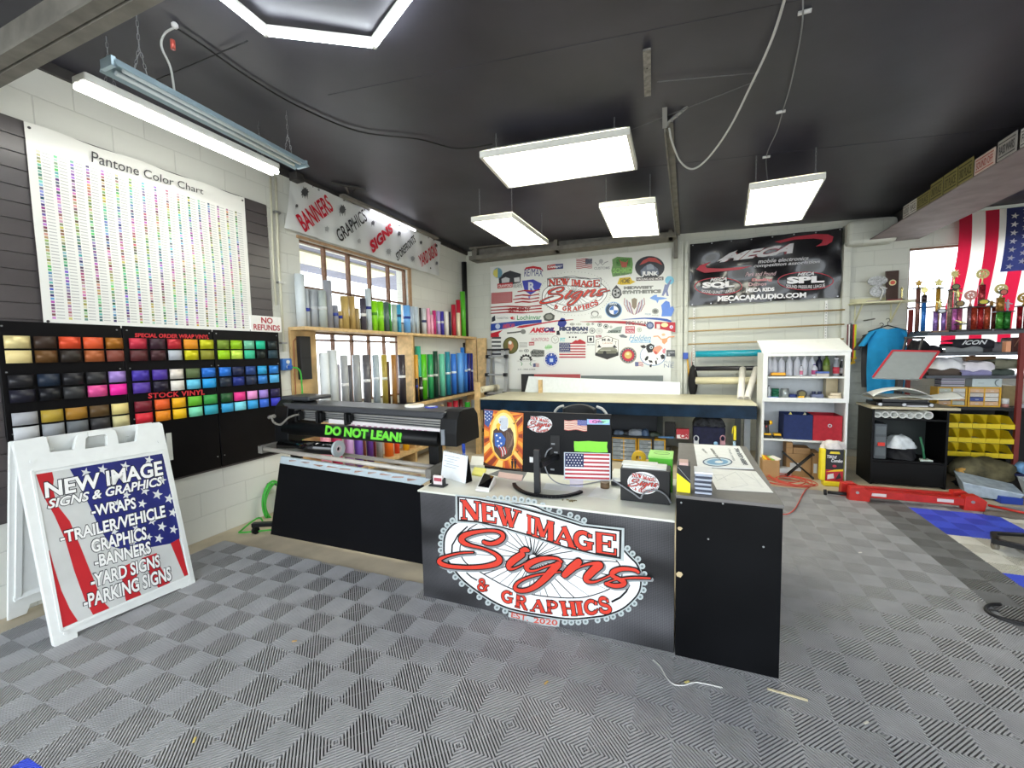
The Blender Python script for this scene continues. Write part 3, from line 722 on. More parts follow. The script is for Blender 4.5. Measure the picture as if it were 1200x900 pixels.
# --- shelf for rolls
pine = mat('pine_board', 'd9b884', .55, noise=.25, nscale=14)
ply = mat('plywood', 'd0ae78', .6, noise=.3, nscale=6)
pine_d = mat('pine_edge_dark', '2a2826', .6)
XS = -3.60
SZ = {'top': 1.875, 'mid': .875, 'low': .20}
t = thing('roll_shelf', 'long pine shelf unit full of vinyl rolls standing along the left wall', 'shelving', (XL+.12, 5.1, 0))
MB().box((XL+.001, 3.27, SZ['top']-.035), (XS, 7.13, SZ['top'])).build('shelf_board', pine, t, bevel=.003)
MB().box((XL+.001, 3.5, SZ['mid']-.06), (XS, 7.13, SZ['mid']-.008)).build('shelf_board', pine, t, bevel=.003)
MB().box((XL+.001, 3.5, SZ['mid']-.008), (XS-.001, 7.13, SZ['mid'])).build('shelf_liner', pine_d, t)
MB().box((XL+.001, 3.5, SZ['low']-.05), (XS, 7.27, SZ['low'])).build('shelf_board', pine, t, bevel=.003)
MB().box((XL+.001, 3.27, .02), (XL+.03, 3.60, SZ['top']-.036)).build('plywood_panel', ply, t)
MB().box((XS-.26, 5.12, 0), (XS-.02, 5.17, SZ['top']-.036)).build('divider', pine, t)
MB().box((XL+.01, 5.14, .9), (XL+.04, 5.46, SZ['top']-.036)).build('plywood_panel', ply, t)
MB().box((XS-.22, 7.13, SZ['low']+.001), (XS-.0, 7.165, SZ['top'])).build('post', pine, t)
MB().box((XS-.04, 5.9, 0), (XS-.005, 5.95, SZ['low']-.05)).build('post', pine, t)
tag(MB().box((-3.58, 7.14, 0), (-3.40, 7.18, 1.85)).build('pine_board', pine), 'pine board standing against the back wall left of the aluminium ladder', 'board')
# black wall box on plywood
q0 = P(349, 394, 'x', XL+.06); q1 = P(364, 444, 'x', XL+.06)
t2 = thing('wall_heater', 'narrow upright black box mounted on the plywood beside the lower window', 'heater', ((XL+.06), (q0.y+q1.y)/2, q1.z))
b = MB(); b.box((XL+.031, q0.y, q1.z), (XL+.09, q1.y, q0.z)); b.build('casing', col('1f1f21', .5), t2, bevel=.006)
b = MB(); zm = (q0.z+q1.z)/2; b.box((XL+.09, q0.y+.004, zm-.003), (XL+.092, q1.y-.004, zm+.003)); b.build('seam', col('0c0c0c', .6), t2)
b = MB(); b.wire([(XL+.04, q0.y, q0.z-.02), (XL+.04, q0.y-.04, q0.z-.05), (XL+.04, q0.y-.05, q1.z-.3)], .004, 6); b.build('cable', col('9a4a34', .5), t2)
# --- rolls
PLACED = []
white_core = col('efece4', .6)
def roll(xl, xr, ytop, zbase, h, label, group, zoom, band=None, xc=-3.70, mname=None, rough=.4, maxr=.06):
    a = zoom(xl, ytop); c = zoom(xr, ytop); px = (a[0]+c[0])/2; w_ = c[0]-a[0]; py = a[1]
    for xx in (xc, xc+.04, xc-.05, xc+.06, xc-.07):
        p = P(px, py, 'x', xx); d = depth((xx, p.y, 1.2)); r = min(maxr, w_/2*d/F*.97)
        pp = None
        r = min(r, xx-(XL+.002), (XS-.0)-xx) if xx+r > XS else min(r, xx-XL-.002)
        ok = True
        for (qx, qy, qr, qz) in PLACED:
            if abs(qz-zbase) < .01 and math.hypot(qx-xx, qy-p.y) < qr+r+.001: ok = False; break
        if ok: break
    if not ok:
        for (qx, qy, qr, qz) in PLACED:
            if abs(qz-zbase) < .01:
                dd = math.hypot(qx-xx, qy-p.y)
                if dd < qr+r+.001: r = max(.012, dd-qr-.002)
    PLACED.append((xx, p.y, r, zbase))
    base_ = Vector((xx, p.y, zbase+.001)); top = Vector((xx, p.y, max(p.z, zbase+.15)))
    t = thing('vinyl_roll', label, 'vinyl roll', base_, 0, group)
    wv_ = MB().tube(base_, top, r, r*.62, 24).build('wound_vinyl', col(h, rough, coat=.3), t)
    MB().tube(base_+Vector((0, 0, .002)), top+Vector((0, 0, .003)), r*.62, r*.52, 20).build('core', white_core, t)
    if band:
        bz_, bc = band; zb = P(*zoom((xl+xr)/2, bz_), 'x', xx).z
        MB().tube((xx, p.y, zb-.018), (xx, p.y, zb+.018), r+.0012, r+.0002, 24).build('tape_band', col(bc, .5), wv_)
    return t
TOP = [(115, 165, 560, 'd4dde2', 'tall white vinyl roll, first on the top shelf at its left end', None), (165, 192, 640, 'b9c0c6', 'thin light grey roll with a blue band beside the tall white roll', (752, '2a3a9a')),
 (190, 245, 645, 'a9aeb2', 'wide mid grey roll on the top shelf with a pale band', (745, 'c9cccc')), (243, 285, 650, 'aab3b0', 'greenish grey roll right of the wide mid grey roll', (745, 'd0d4d4')), (270, 313, 595, '9a9ca6', 'tall purplish grey roll rising above its top shelf neighbours', None),
 (320, 350, 730, '8b8d98', 'short dark grey roll with blue band left of the tan rolls', (778, '3a4aa0')), (352, 373, 760, 'bfa468', 'short tan roll with a blue dot, leftmost tan roll', (792, '2a3a9a')), (363, 405, 680, 'b79c5c', 'tall tan vinyl roll on the top shelf, left of a pair', None), (406, 440, 682, 'b3965a', 'tall tan vinyl roll on the top shelf, right of a pair', None),
 (440, 465, 745, 'a58f62', 'short brownish tan roll right of the tall tan pair', None), (467, 500, 692, '46424e', 'charcoal roll with a white label on the top shelf', (780, 'e4e4e4')), (495, 527, 640, 'c6d2d8', 'tall pale bluish white roll with a navy band left of the lime rolls', (742, '1f2a7a')),
 (527, 560, 705, '8ad41c', 'lime green roll on the top shelf, left of a pair', (775, '4a8a1a')), (560, 595, 708, '86cf1e', 'lime green roll on the top shelf, right of a pair', (792, 'a0dc50')), (595, 624, 712, '4f6460', 'dark slate green roll right of the lime pair', None), (624, 637, 718, '3f9a3c', 'thin green roll beside the slate green roll', None),
 (638, 667, 722, 'a8bcae', 'pale sage green roll on the top shelf', None), (667, 690, 725, '3f9fc8', 'teal blue roll between sage and sky blue rolls', (785, '17406a')), (702, 741, 730, '6aa6e2', 'sky blue vinyl roll on the top shelf', (795, '1c3a8a')), (743, 764, 735, 'aab8c4', 'pale grey blue roll right of the sky blue one', None), (765, 786, 738, 'b4c0c8', 'second pale grey blue roll, next to a black one', None),
 (789, 800, 742, '222226', 'thin black roll on the top shelf before the pinks', None), (801, 827, 745, 'c3c6c8', 'light grey roll with a navy band left of the pink rolls', (815, '232c60')), (828, 848, 745, 'f2a8c4', 'taller light pink roll on the top shelf', None), (848, 866, 780, 'f4b4cc', 'shorter light pink roll in front of the magenta one', None), (860, 880, 757, 'c02a72', 'magenta roll between pink and lavender rolls', None),
 (881, 903, 760, 'b29ad6', 'lavender roll on the top shelf', (820, 'd8d8e8')), (903, 923, 762, '3f37a0', 'indigo roll with a white band on the top shelf', (820, 'd8d8e8')), (923, 948, 762, 'eceae4', 'white roll on the top shelf between indigo and navy', None), (949, 960, 764, '1c1c4a', 'thin navy roll left of the red rolls', None),
 (962, 987, 725, 'b81e34', 'red roll on the top shelf, the shorter of two', None), (988, 1013, 700, 'c4203a', 'red roll on the top shelf, the taller of two', None), (990, 1011, 770, 'efe4c0', 'short cream roll in front of the reds at the right end', None), (1010, 1038, 655, '5bbf30', 'tall bright green roll near the right end of the top shelf', None), (1018, 1047, 495, '1a1a1c', 'very tall black roll at the right end of the top shelf', None)]
for i_, (xl, xr, yt, h, lab, bd) in enumerate(TOP): roll(xl, xr, yt, SZ['top'], h, lab, 'vinyl rolls on the top shelf', z4, bd, xc=-3.765 if i_ < 3 else -3.70)
z5 = Zm(320, 340, 4.615)
MID = [(247, 298, 340, 'dfe5e8', 'white roll standing before the window at the left of the middle shelf', None), (290, 343, 325, 'cdd3d6', 'tall very light grey roll, second from left on the middle shelf', None), (344, 360, 402, 'a9a6b4', 'thin short lilac grey roll before the lower window', None), (361, 401, 352, 'a3a6a8', 'grey roll with a small white sticker before the lower window', (512, 'e8e8e8')), (404, 423, 405, '5a5a60', 'short dark grey roll between two grey ones', None),
 (426, 470, 350, '9b9ea0', 'mid grey roll before the centre of the lower window', None), (480, 521, 350, '5d5c62', 'dark grey roll with a white label at mid height', (490, 'e6e6e6')), (534, 572, 350, 'a3b0b8', 'bluish grey roll left of the gold roll', (478, 'd6dade')), (583, 614, 350, 'a89440', 'olive gold roll on the middle shelf', (478, 'dcdccc')), (614, 628, 385, '4a3028', 'thin dark brown roll between gold and bronze', None), (636, 663, 350, 'a0723a', 'bronze brown roll on the middle shelf', None),
 (673, 713, 350, '36323a', 'charcoal roll with a white band beside the pine divider', (468, 'e6e6e6')), (757, 783, 350, 'd8a23c', 'short orange gold patterned roll right of the pine divider', None), (766, 798, 303, '3cae92', 'teal green roll rising behind the gold one', None), (768, 784, 478, '1b1b22', 'small black roll with a blue band below the gold roll', (520, '2a3a9a')), (788, 808, 470, '18181c', 'small black roll with a white band left of the lime roll', (530, 'e8e8e8')),
 (786, 829, 347, '5cc61e', 'bright lime green roll on the middle shelf', (480, 'cfe8b0')), (831, 864, 347, '2a9a5c', 'emerald green roll on the middle shelf', (463, 'd6dcd8')), (863, 889, 330, '22483a', 'dark bottle green roll, tallest of the greens', (460, 'd6dcd8')), (894, 927, 345, '6ccbaa', 'mint green roll on the middle shelf', None), (928, 956, 333, '2c90a8', 'teal roll on the middle shelf with a white band', (450, 'e6ecee')),
 (958, 990, 345, '3a7ee0', 'medium blue roll with a white band', (444, 'e0e8f4')), (991, 1026, 340, '62a8f4', 'light blue roll on the middle shelf', None), (1012, 1034, 310, '2f7ad8', 'taller blue roll behind the light blue one', None), (1028, 1048, 342, '3f86e6', 'narrow blue roll left of the navy roll', (436, 'e0e8f4')), (1046, 1066, 342, '232f8a', 'navy blue roll, left of a pair', (430, 'e0e8f4')), (1066, 1083, 342, '27328e', 'navy blue roll, right of a pair', (436, 'c8d0e8')),
 (1026, 1040, 285, '1a1a1e', 'slim black roll rising behind the blue rolls', None), (1085, 1106, 410, '191c3c', 'midnight blue roll in the corner beyond the navy pair', None), (1107, 1124, 432, '3a2246', 'dark purple roll in the corner beside the pine board', None)]
for xl, xr, yt, h, lab, bd in MID: roll(xl, xr, yt, SZ['mid'] if xl < 1080 else SZ['low'], h, lab, 'vinyl rolls on the middle shelf' if xl < 1080 else 'vinyl rolls on the bottom shelf', z5, bd)
LOW5 = [(905, 925, 618, 'e0c9a0', 'cream roll on the bottom shelf seen above the printer', None), (940, 968, 605, 'a81c30', 'dark red roll low behind the printer, left of two', None), (970, 1001, 597, 'c4223a', 'brighter red roll low behind the printer, right of two', None), (1003, 1025, 590, '5a1620', 'maroon roll beside the two red rolls on the bottom shelf', None), (1036, 1066, 605, '3cbf3c', 'bright green roll at the right end of the bottom shelf', None), (1070, 1098, 592, 'a3a6aa', 'grey roll behind the bright green one on the bottom shelf', None), (1088, 1120, 658, 'e6e8e8', 'white roll at the right end of the bottom shelf', None)]
for xl, xr, yt, h, lab, bd in LOW5: roll(xl, xr, yt, SZ['low'], h, lab, 'vinyl rolls on the bottom shelf', z5, bd)
z6 = Zm(300, 440, 4.2857)
BOT = [(322, 372, 285, 'f29ab0', 'pink roll seen under the printer beam', None), (377, 428, 285, 'd02a68', 'crimson pink roll seen under the printer beam', None), (441, 487, 285, 'c39bd6', 'mauve roll under the printer lettering', None), (491, 533, 285, '7a55c4', 'violet roll under the printer lettering', None), (534, 549, 285, '7a3a30', 'thin brown roll beside the violet one', None), (551, 587, 285, '5a2a8c', 'deep purple roll under the printer lettering', None), (587, 600, 285, '7a1f3a', 'thin maroon roll beside the deep purple one', None), (601, 634, 285, '989ca0', 'grey roll between purple and orange rolls', None), (641, 689, 285, 'ff7a1a', 'wide orange roll under the printer lettering', None), (691, 719, 285, 'f04a24', 'red orange roll beside the wide orange one', None), (734, 769, 285, 'fcc010', 'yellow roll at the right under the printer', None), (775, 796, 285, 'c8a070', 'tan roll right of the yellow roll', None), (798, 820, 285, 'd8b888', 'pale tan roll right of the yellow roll', None)]
for xl, xr, yt, h, lab, bd in BOT: roll(xl, xr, yt, SZ['low'], h, lab, 'vinyl rolls on the bottom shelf', z6, bd)
# ================================================================== PRINTER
Yp = 2.6
dk = mat('printer_black', '101113', .4, spec=.3); dk2 = mat('printer_charcoal', '3e4044', .35); alu = mat('brushed_aluminium', 'a9a9a4', .35, metal=.5)
t = thing('vinyl_printer', 'wide black roll-fed vinyl printer with green DO NOT LEAN lettering, standing by the shelf', 'printer', (-2.5, 2.75, 0))
q = lambda x, y, yy=Yp: P(*z6(x, y), 'y', yy)
def slab(name, tl, tr, br, bl, y0, y1, m, bevel=.006):
    b = MB(); f4 = [q(*p, y0) for p in (bl, br, tr, tl)]
    b.hexa([f4[0], f4[1], f4[1]+Vector((0, y1-y0, 0)), f4[0]+Vector((0, y1-y0, 0)), f4[3], f4[2], f4[2]+Vector((0, y1-y0, 0)), f4[3]+Vector((0, y1-y0, 0))])
    return b.build(name, m, t, bevel=bevel)
slab('top_cover', (128, 138), (945, 186), (935, 222), (150, 168), Yp, Yp+.30, dk2, .012)
slab('inner_track', (150, 168), (935, 222), (928, 288), (160, 216), Yp+.06, Yp+.26, alu, .003)
b = MB()
for k in range(4):
    f_ = .2+k*.18; a0 = q(160, 168+48*f_, Yp+.055); a1 = q(925, 222+66*f_, Yp+.055); b.bar(a0, a1, .01, .006)
b.build('track_groove', dk2, t)
MB().wire([q(150, 262, Yp+.02), q(928, 322, Yp+.02)], .055, 24).build('front_beam', dk, t)
slab('media_edge', (365, 218), (925, 268), (925, 288), (365, 240), Yp+.03, Yp+.055, col('e4dede', .5), .001)
b = MB(); rr = random.Random(3)
for k in range(14):
    x0 = 480+k*28; b.poly([q(x0, 236+(x0-365)*.083, Yp+.0285), q(x0+16, 237+(x0-365)*.083, Yp+.0285), q(x0+16, 244+(x0-365)*.083, Yp+.0285), q(x0, 243+(x0-365)*.083, Yp+.0285)])
b.build('printed_artwork', col('b07a96', .5), t)
for cx in (215, 322, 465):
    p = q(cx, 200+(cx-160)*.06, Yp+.02); b = MB()
    b.box(p-Vector((.03, .02, .03)), p+Vector((.03, .03, .035))); b.box(p-Vector((.012, .04, .045)), p+Vector((.012, .02, .05))); b.build('pinch_roller', dk, t, bevel=.004)
# end caps
e0 = q(130, 140, Yp); b = MB()
y0, y1 = Yp-.02, Yp+.34
def cap(xa, xb, zt_, zb, name):
    prof = [(y0, zb), (y0, zt_-.16), (y0+.02, zt_-.06), (y0+.07, zt_-.01), (y0+.12, zt_), (y1-.08, zt_-.005), (y1-.02, zt_-.06), (y1, zt_-.2), (y1, zb)]
    MB().prism([(xa, yy, zz) for yy, zz in prof], (xb-xa, 0, 0)).build(name, dk, t, bevel=.006)
zL = q(130, 128, Yp).z; zR = q(950, 184, Yp).z
cap(q(100, 200).x, q(165, 200).x, zL+.015, q(100, 330).z, 'left_end_cover'); 
MB().box((q(150, 110, Yp+.1).x, Yp+.05, zL), (q(290, 110, Yp+.1).x, Yp+.3, zL+.035)).build('carriage_hood', dk2, t, bevel=.012)
cap(q(926, 200).x, q(1010, 200).x, zR+.01, q(950, 352).z, 'right_end_cover')
b = MB(); p0 = q(930, 272, Yp-.025); p1 = q(950, 350, Yp-.025); b.box((p0.x, Yp-.03, p1.z), (p1.x, Yp-.02, p0.z)); b.build('label_strip', col('7f858c', .4), t)
b = MB(); qq = [q(*p, Yp-.04) for p in ((345, 297), (728, 336), (733, 287), (350, 249))]
put_text(b, 'DO NOT LEAN!', qq, (0, 0, 0), .05); b.build('lettering', col('6fd83c', .5), t)
b = MB(); put_text(b, 'DO NOT LEAN!', [p+Vector((.005, .004, -.005)) for p in qq], (0, 0, 0), .06); b.build('lettering_shadow', col('1f5a1a', .5), t)
# crank handle on the left
MB().wire(spline([q(78, 207, Yp-.1), q(90, 235, Yp-.1), q(125, 246, Yp-.1), q(165, 212, Yp-.06), q(215, 195, Yp)], 6), .009, 8).build('lever_arm', steel, t)
MB().wire([q(66, 211, Yp-.1), q(92, 204, Yp-.1)], .016, 10).build('lever_grip', steel, t)
# media roll with flange
Yr = Yp-.02
a0 = q(128, 352, Yr); a1 = q(408, 368, Yr)
MB().wire([a0, a1], .052, 28).build('black_media_roll', mat('glossy_black_vinyl', '0c0c0e', .12, coat=.6), t)
d = (a1-a0).normalized()
fl = MB(); fl.tube(a1, a1+d*.02, .066, .03, 28); fl.build('roll_flange', col('b9c4c8', .4), t)
MB().tube(a1+d*.001, a1+d*.018, .03, .018, 20).build('roll_core', col('d8c8cc', .5), t)
# take-up bars
def bar_(x0, y0_, x1, y1_, yy, r): 
    MB().wire([q(x0, y0_, yy), q(x1, y1_, yy)], r, 14).build('support_bar', mat('satin_bar', 'c4beb4', .4, metal=.2), t)
bar_(35, 368, 880, 488, Yp-.12, .017); bar_(440, 398, 915, 462, Yp+.08, .016)
for (x, y, yy) in ((35, 368, Yp-.12), (875, 488, Yp-.12)):
    p = q(x, y, yy); MB().box(p-Vector((.022, .03, .035)), p+Vector((.022, .22, .03))).build('bar_bracket', steel, t, bevel=.004)
# skirt panel
slab('catch_tray', (125, 405), (880, 520), (825, 552), (118, 441), Yp-.06, Yp-.04, col('bccad0', .4), .002)
b = MB(); s0 = [P(*p, 'y', 2.55) for p in ((317, 625), (496, 662), (496, 569), (328, 541))]; s0[0].z = .016; s0[1].z = .016
b.hexa([s0[0], s0[1], s0[1]+Vector((0, .012, 0)), s0[0]+Vector((0, .012, 0)), s0[3], s0[2], s0[2]+Vector((0, .012, 0)), s0[3]+Vector((0, .012, 0))])
b.build('skirt_panel', mat('black_corrugated', '0c0d11', .5, spec=.12, noise=.1, nscale=4), t)
for xa in (-3.2, -1.75):
    z1 = q(120 if xa < -3 else 980, 330).z if xa < -3 else q(940, 350).z
    MB().bar((xa, Yp+.14, .1), (xa, Yp+.14, z1), .06, .09).build('leg', dk, t, bevel=.006)
    MB().box((xa-.03, Yp-.06+.05, .06), (xa+.03, Yp+.5, .1)).build('foot', dk, t, bevel=.006)
fL = P(296, 617, 'z', .07); MB().bar((fL.x+.0, fL.y, .085), (fL.x+.34, fL.y+.18, .085), .05, .035).build('foot', dk, t, bevel=.005)
for (x, y) in ((fL.x+.02, fL.y+.01), (-1.75, Yp+.48), (-3.2, Yp+.48), (-1.75, Yp+.03)):
    b = MB(); b.cyl((x-.013, y, .033), (x+.013, y, .033), .032, 16); b.box((x-.018, y-.018, .05), (x+.018, y+.018, .068)); b.build('caster', dk, t)
# printed scraps lying in the tray
b = MB(); rr = random.Random(5)
for k in range(10):
    x0 = 200+k*66; p = q(x0, 412+(x0-125)*.15, Yp-.03); b.obox(p+Vector((0, 0, .0)), (.05, .05, .0015), Euler((rr.uniform(-.1, .1), rr.uniform(-.1, .1), rr.uniform(0, 3))).to_matrix())
b.build('offcuts', col('c8a090', .6), t)
def tape(p, r, h, c, core, lab):
    t = thing('tape_roll', lab, 'tape roll', p)
    MB().tube(p, p+Vector((0, 0, h)), r, r*.62, 26).build('wound_tape', col(c, .5), t)
    MB().tube(p+Vector((0, 0, .001)), p+Vector((0, 0, h+.001)), r*.62, r*.54, 22).build('core', col(core, .5), t)
pz = P(*z5(765, 640), 'y', Yp+.2); tape(Vector((pz.x, pz.y, q(800, 185, Yp+.2).z+.012)), .075, .05, 'f0eee6', 'd8cdb0', 'white tape roll lying on the right end of the printer cover')
pz = P(*z5(857, 650), 'y', Yp+.2); tape(Vector((pz.x, pz.y, q(880, 188, Yp+.2).z+.010)), .05, .04, '2a3fae', 'dcdcdc', 'blue tape roll lying on the printer beside the white tape')
# ================================================================== SIDEWALK SIGN
t = thing('sidewalk_sign', 'white plastic A-frame sidewalk sign with an American flag poster, standing by the left wall', 'sidewalk sign', (-3.4, 1.45, 0))
wp = mat('white_moulded_plastic', 'e9ecea', .4, noise=.03)
fp = Plane((-3.14, 1.10, .016), (-3.12, 1.80, .016), (-3.42, 1.10, 1.13), (1.09, 0, .29))
fp.n = fp.u.cross(fp.v).normalized()
if fp.n.x < 0: fp.n = -fp.n
z3 = Zm(0, 480, 3.2147)
f = lambda x, y, l=0: fp.px(*z3(x, y), l=l)
out = [(48, 126), (60, 118), (165, 100), (176, 104), (190, 160), (278, 150), (284, 118), (292, 96), (305, 88), (418, 72), (434, 78), (442, 96), (448, 128), (514, 118), (520, 62), (528, 56), (600, 47), (612, 54), (738, 655), (735, 666), (690, 686), (682, 672), (292, 838), (296, 868), (214, 898), (202, 888)]
hole = [(322, 148), (326, 104), (398, 94), (406, 134)]
# outline with the hand hole bridged in from the top edge
ring = out[:8]+[(305, 88)]+[(312, 87)]
b = MB(); dep = fp.n*-.03
loop = out[:9]+[(330, 85), (332, 102), (324, 108), (322, 148), (404, 136), (402, 98), (396, 93), (334, 101.5), (332, 84.8)]+out[9:]
b.prism([f(*p) for p in loop], dep); b.build('front_panel', wp, t, bevel=.004)
b = MB()
def rim(pts, w, h):
    for i in range(len(pts)-1): b.bar(f(*pts[i], .001), f(*pts[i+1], .001), w, h, up=fp.n)
rim([(120, 232), (612, 150), (716, 628)], .012, .01); rim([(716, 628), (232, 836), (120, 232)], .012, .01)
b.build('poster_frame', wp, t)
for (x, y) in ((122, 195), (600, 120), (248, 842), (712, 640)): MB().cyl(f(x, y, 0), f(x, y, .006), .011, 12).build('rivet', wp, t)
# poster
pq = [(130, 245), (612, 165), (708, 625), (235, 823)]
MB().poly([f(*p, .0015) for p in pq]).build('poster', mat('poster_silver', 'cfd1cf', .35, noise=.12, nscale=4), t)
L_ = .0022
fr_ = mat('poster_red', 'c4262e', .4, noise=.15, nscale=3); fb_ = mat('poster_navy', '232a78', .4, noise=.4, nscale=3); fw_ = col('dfe1df', .4)
for k, pts in enumerate(([(135, 245), (196, 235), (202, 262), (198, 300), (215, 360), (262, 420), (300, 510), (340, 610), (385, 720), (412, 748), (350, 773), (318, 715), (280, 610), (245, 490), (205, 400), (165, 330), (150, 290)], [(174, 534), (186, 530), (202, 590), (230, 680), (262, 750), (293, 797), (236, 822)], [(452, 596), (505, 572), (524, 610), (505, 650), (532, 698), (474, 721), (462, 660)], [(532, 560), (590, 540), (602, 590), (640, 652), (596, 671), (575, 640)], [(640, 500), (674, 486), (708, 622), (694, 628)])):
    b = MB(); b.poly([f(*p, L_) for p in pts]); b.build('flag_stripe', fr_, t)
b = MB(); b.poly([f(*p, L_+.0003) for p in [(262, 224), (300, 217), (610, 166), (630, 230), (655, 330), (672, 430), (676, 485), (640, 505), (560, 520), (470, 530), (420, 515), (375, 450), (335, 360), (300, 290)]]); b.build('flag_canton', fb_, t)
for x, y, r in ((322, 238, 20), (385, 226, 20), (470, 214, 20), (560, 190, 18), (415, 268, 20), (545, 306, 19), (592, 320, 21), (535, 355, 18), (475, 322, 18), (440, 352, 16), (610, 266, 18), (636, 336, 20), (572, 420, 18), (609, 441, 19), (653, 452, 18), (598, 486, 19), (650, 388, 18), (512, 448, 16), (430, 460, 17), (500, 500, 17), (560, 480, 15)):
    b = MB(); b.poly([f(*p, L_+.0006) for p in star(x, y, r, -90+10)]); b.build('flag_star', fw_, t)
for s, qd in (('NEW IMAGE', ((170, 335), (614, 247), (608, 192), (165, 275))), ('SIGNS & GRAPHICS', ((178, 375), (614, 285), (608, 252), (176, 340))), ('-WRAPS', ((346, 404), (513, 373), (508, 330), (340, 362))), ('-TRAILER/VEHICLE', ((228, 506), (624, 405), (618, 360), (222, 462))), ('GRAPHICS', ((346, 541), (553, 489), (548, 440), (340, 492))), ('-BANNERS', ((357, 597), (569, 541), (564, 495), (352, 550))), ('-YARD SIGNS', ((343, 674), (603, 592), (598, 545), (338, 622))), ('-PARKING SIGNS', ((316, 752), (646, 642), (640, 590), (310, 700)))):
    sh = .25 if s.startswith('SIGNS') else 0
    b = MB(); put_text(b, s, [f(*p, .0042) for p in qd], (0, 0, 0), .03, sh); b.build('lettering', col('f6f6f4', .4), t)
    ex = 3.0
    qe = [(qd[0][0]-ex, qd[0][1]+ex), (qd[1][0]+ex, qd[1][1]+ex), (qd[2][0]+ex, qd[2][1]-ex), (qd[3][0]-ex, qd[3][1]-ex)]
    b = MB(); put_text(b, s, [f(*p, .0034) for p in qe], (0, 0, 0), .065, sh); b.build('lettering_outline', col('141824', .5), t)
# rear leg panel
rp = Plane((-3.775, 1.12, .004), (-3.775, 1.80, .004), (-3.455, 1.10, 1.12), (-1, 0, .3))
b = MB(); tk = Vector((.02, 0, .006))
loop = [(0, 0), (.12, 0), (.14, .05), (.3, .05), (.32, .03), (.4, .03), (.42, .06), (.86, .06), (.88, 0), (1, 0), (1, 1), (0, 1)]
b.prism([rp.at(u_, v_) for u_, v_ in loop], tk); b.build('rear_panel', wp, t, bevel=.004)
b = MB()
for u_ in (.06, .24, .8, .95): b.bar(rp.at(u_, .1)+tk*1.2, rp.at(u_, .93)+tk*1.2, .03, .015, up=(1, 0, .3))
b.bar(rp.at(.03, .12)+tk*1.2, rp.at(.97, .12)+tk*1.2, .03, .015, up=(1, 0, .3)); b.build('moulded_rib', wp, t, bevel=.003)
b = MB(); b.cyl((-3.435, 1.12, 1.105), (-3.435, 1.25, 1.105), .02, 14); b.cyl((-3.435, 1.68, 1.1), (-3.435, 1.82, 1.1), .02, 14); b.build('hinge', wp, t)
# ================================================================== ART HELPERS
class Art:
    def __init__(s, fm): s.b = MB(); s.c = []; s.fm = fm; s.l = 0.0
    def ci(s, c):
        if c not in s.c: s.c.append(c)
        s.b.cur = s.c.index(c); s.l += .00008; return s
    def poly(s, pts, c): s.ci(c); s.b.poly([s.fm(x, y, s.l) for x, y in pts]); return s
    def disc(s, x, y, rx, ry, c, n=28): return s.poly(circ(x, y, rx, ry, n), c)
    def rect(s, x0, y0, x1, y1, c, sl=0): return s.poly([(x0, y0), (x1, y0+sl), (x1, y1+sl), (x0, y1)], c)
    def text(s, t, x0, y0, x1, y1, c, bold=.02, shear=0, sl=0, arc=0, out=None, sp=1.0):
        q = [(x0, y1), (x1, y1+sl), (x1, y0+sl), (x0, y0)]
        return s.textq(t, q, c, bold, shear, arc, out, sp)
    def textq(s, t, q, c, bold=.02, shear=0, arc=0, out=None, sp=1.0):
        if out: s.ci(out); put_text(s.b, t, [s.fm(*p, s.l) for p in q], (0, 0, 0), bold+.04, shear, arc, sp)
        s.ci(c); put_text(s.b, t, [s.fm(*p, s.l) for p in q], (0, 0, 0), bold, shear, arc, sp); return s
    def line(s, pts, w, c):
        s.ci(c)
        for pl in ribbon(pts, w): s.b.poly([s.fm(x, y, s.l) for x, y in pl])
        return s
    def flag(s, x0, y0, x1, y1, red='b8323c', blue='27325e', wht='e6e2e0', sl=0, n=13, wave=0, right=False):
        h = (y1-y0)/n; N = 10
        for k in range(n):
            top = [(x0+(x1-x0)*i/N, y0+k*h+sl*i/N+wave*math.sin(i*.9)) for i in range(N+1)]; bot = [(x, y+h) for x, y in top[::-1]]
            s.poly(top+bot, red if k % 2 == 0 else wht)
        w = (x1-x0)*.42; cx = x1-w if right else x0
        s.rect(cx, y0, cx+w, y0+7*h, blue, sl*.42)
        for r in range(5):
            for c_ in range(6 if r % 2 == 0 else 5):
                sx = cx+w*(.1+.16*c_+(.08 if r % 2 else 0)); sy = y0+7*h*(.12+.19*r)+sl*.4*(sx-cx)/w
                s.poly(star(sx, sy, min(w*.06, h*.5)), wht)
        return s
    def build(s, name, parent, rough=.4): return s.b.build(name, [col(c, rough) for c in s.c], parent)
# ------------------------------------------------------------------ the shop emblem, laid out once and reused
DP = Plane((-1.54, 2.192, .0), (-.045, 2.192, .0), (-1.54, 2.192, .70), (0, -1, 0))
BLK, WHT, RED, GRY, CHN, DOT = '141416', 'f4f6f6', 'd8402f', '8d9092', 'b9c2c2', '6f7c7c'
RING = [(522.5, 650), (521.3, 640), (522, 630), (525, 622), (531, 615), (538, 610.5), (548, 598), (566, 590), (595, 588.5), (625, 592.5), (642, 600), (667, 607.5), (683, 613.8), (706, 624), (729, 642.5), (738, 651.7), (746, 660), (750, 670), (751, 682), (749, 692), (743, 700.7), (730, 712), (713, 719), (700, 721.5), (670, 724), (640, 720.5), (605, 714), (585, 707), (565, 695), (545, 680), (532, 665)]
INNER = [(541, 650), (540, 640), (545, 628), (552, 618), (575, 607), (600, 606), (640, 612), (680, 626), (706, 645), (722, 655), (729, 668), (727, 680), (716, 688.5), (700, 695), (680, 699.5), (650, 699), (620, 695), (600, 689), (581, 680), (562.5, 669), (548, 660)]
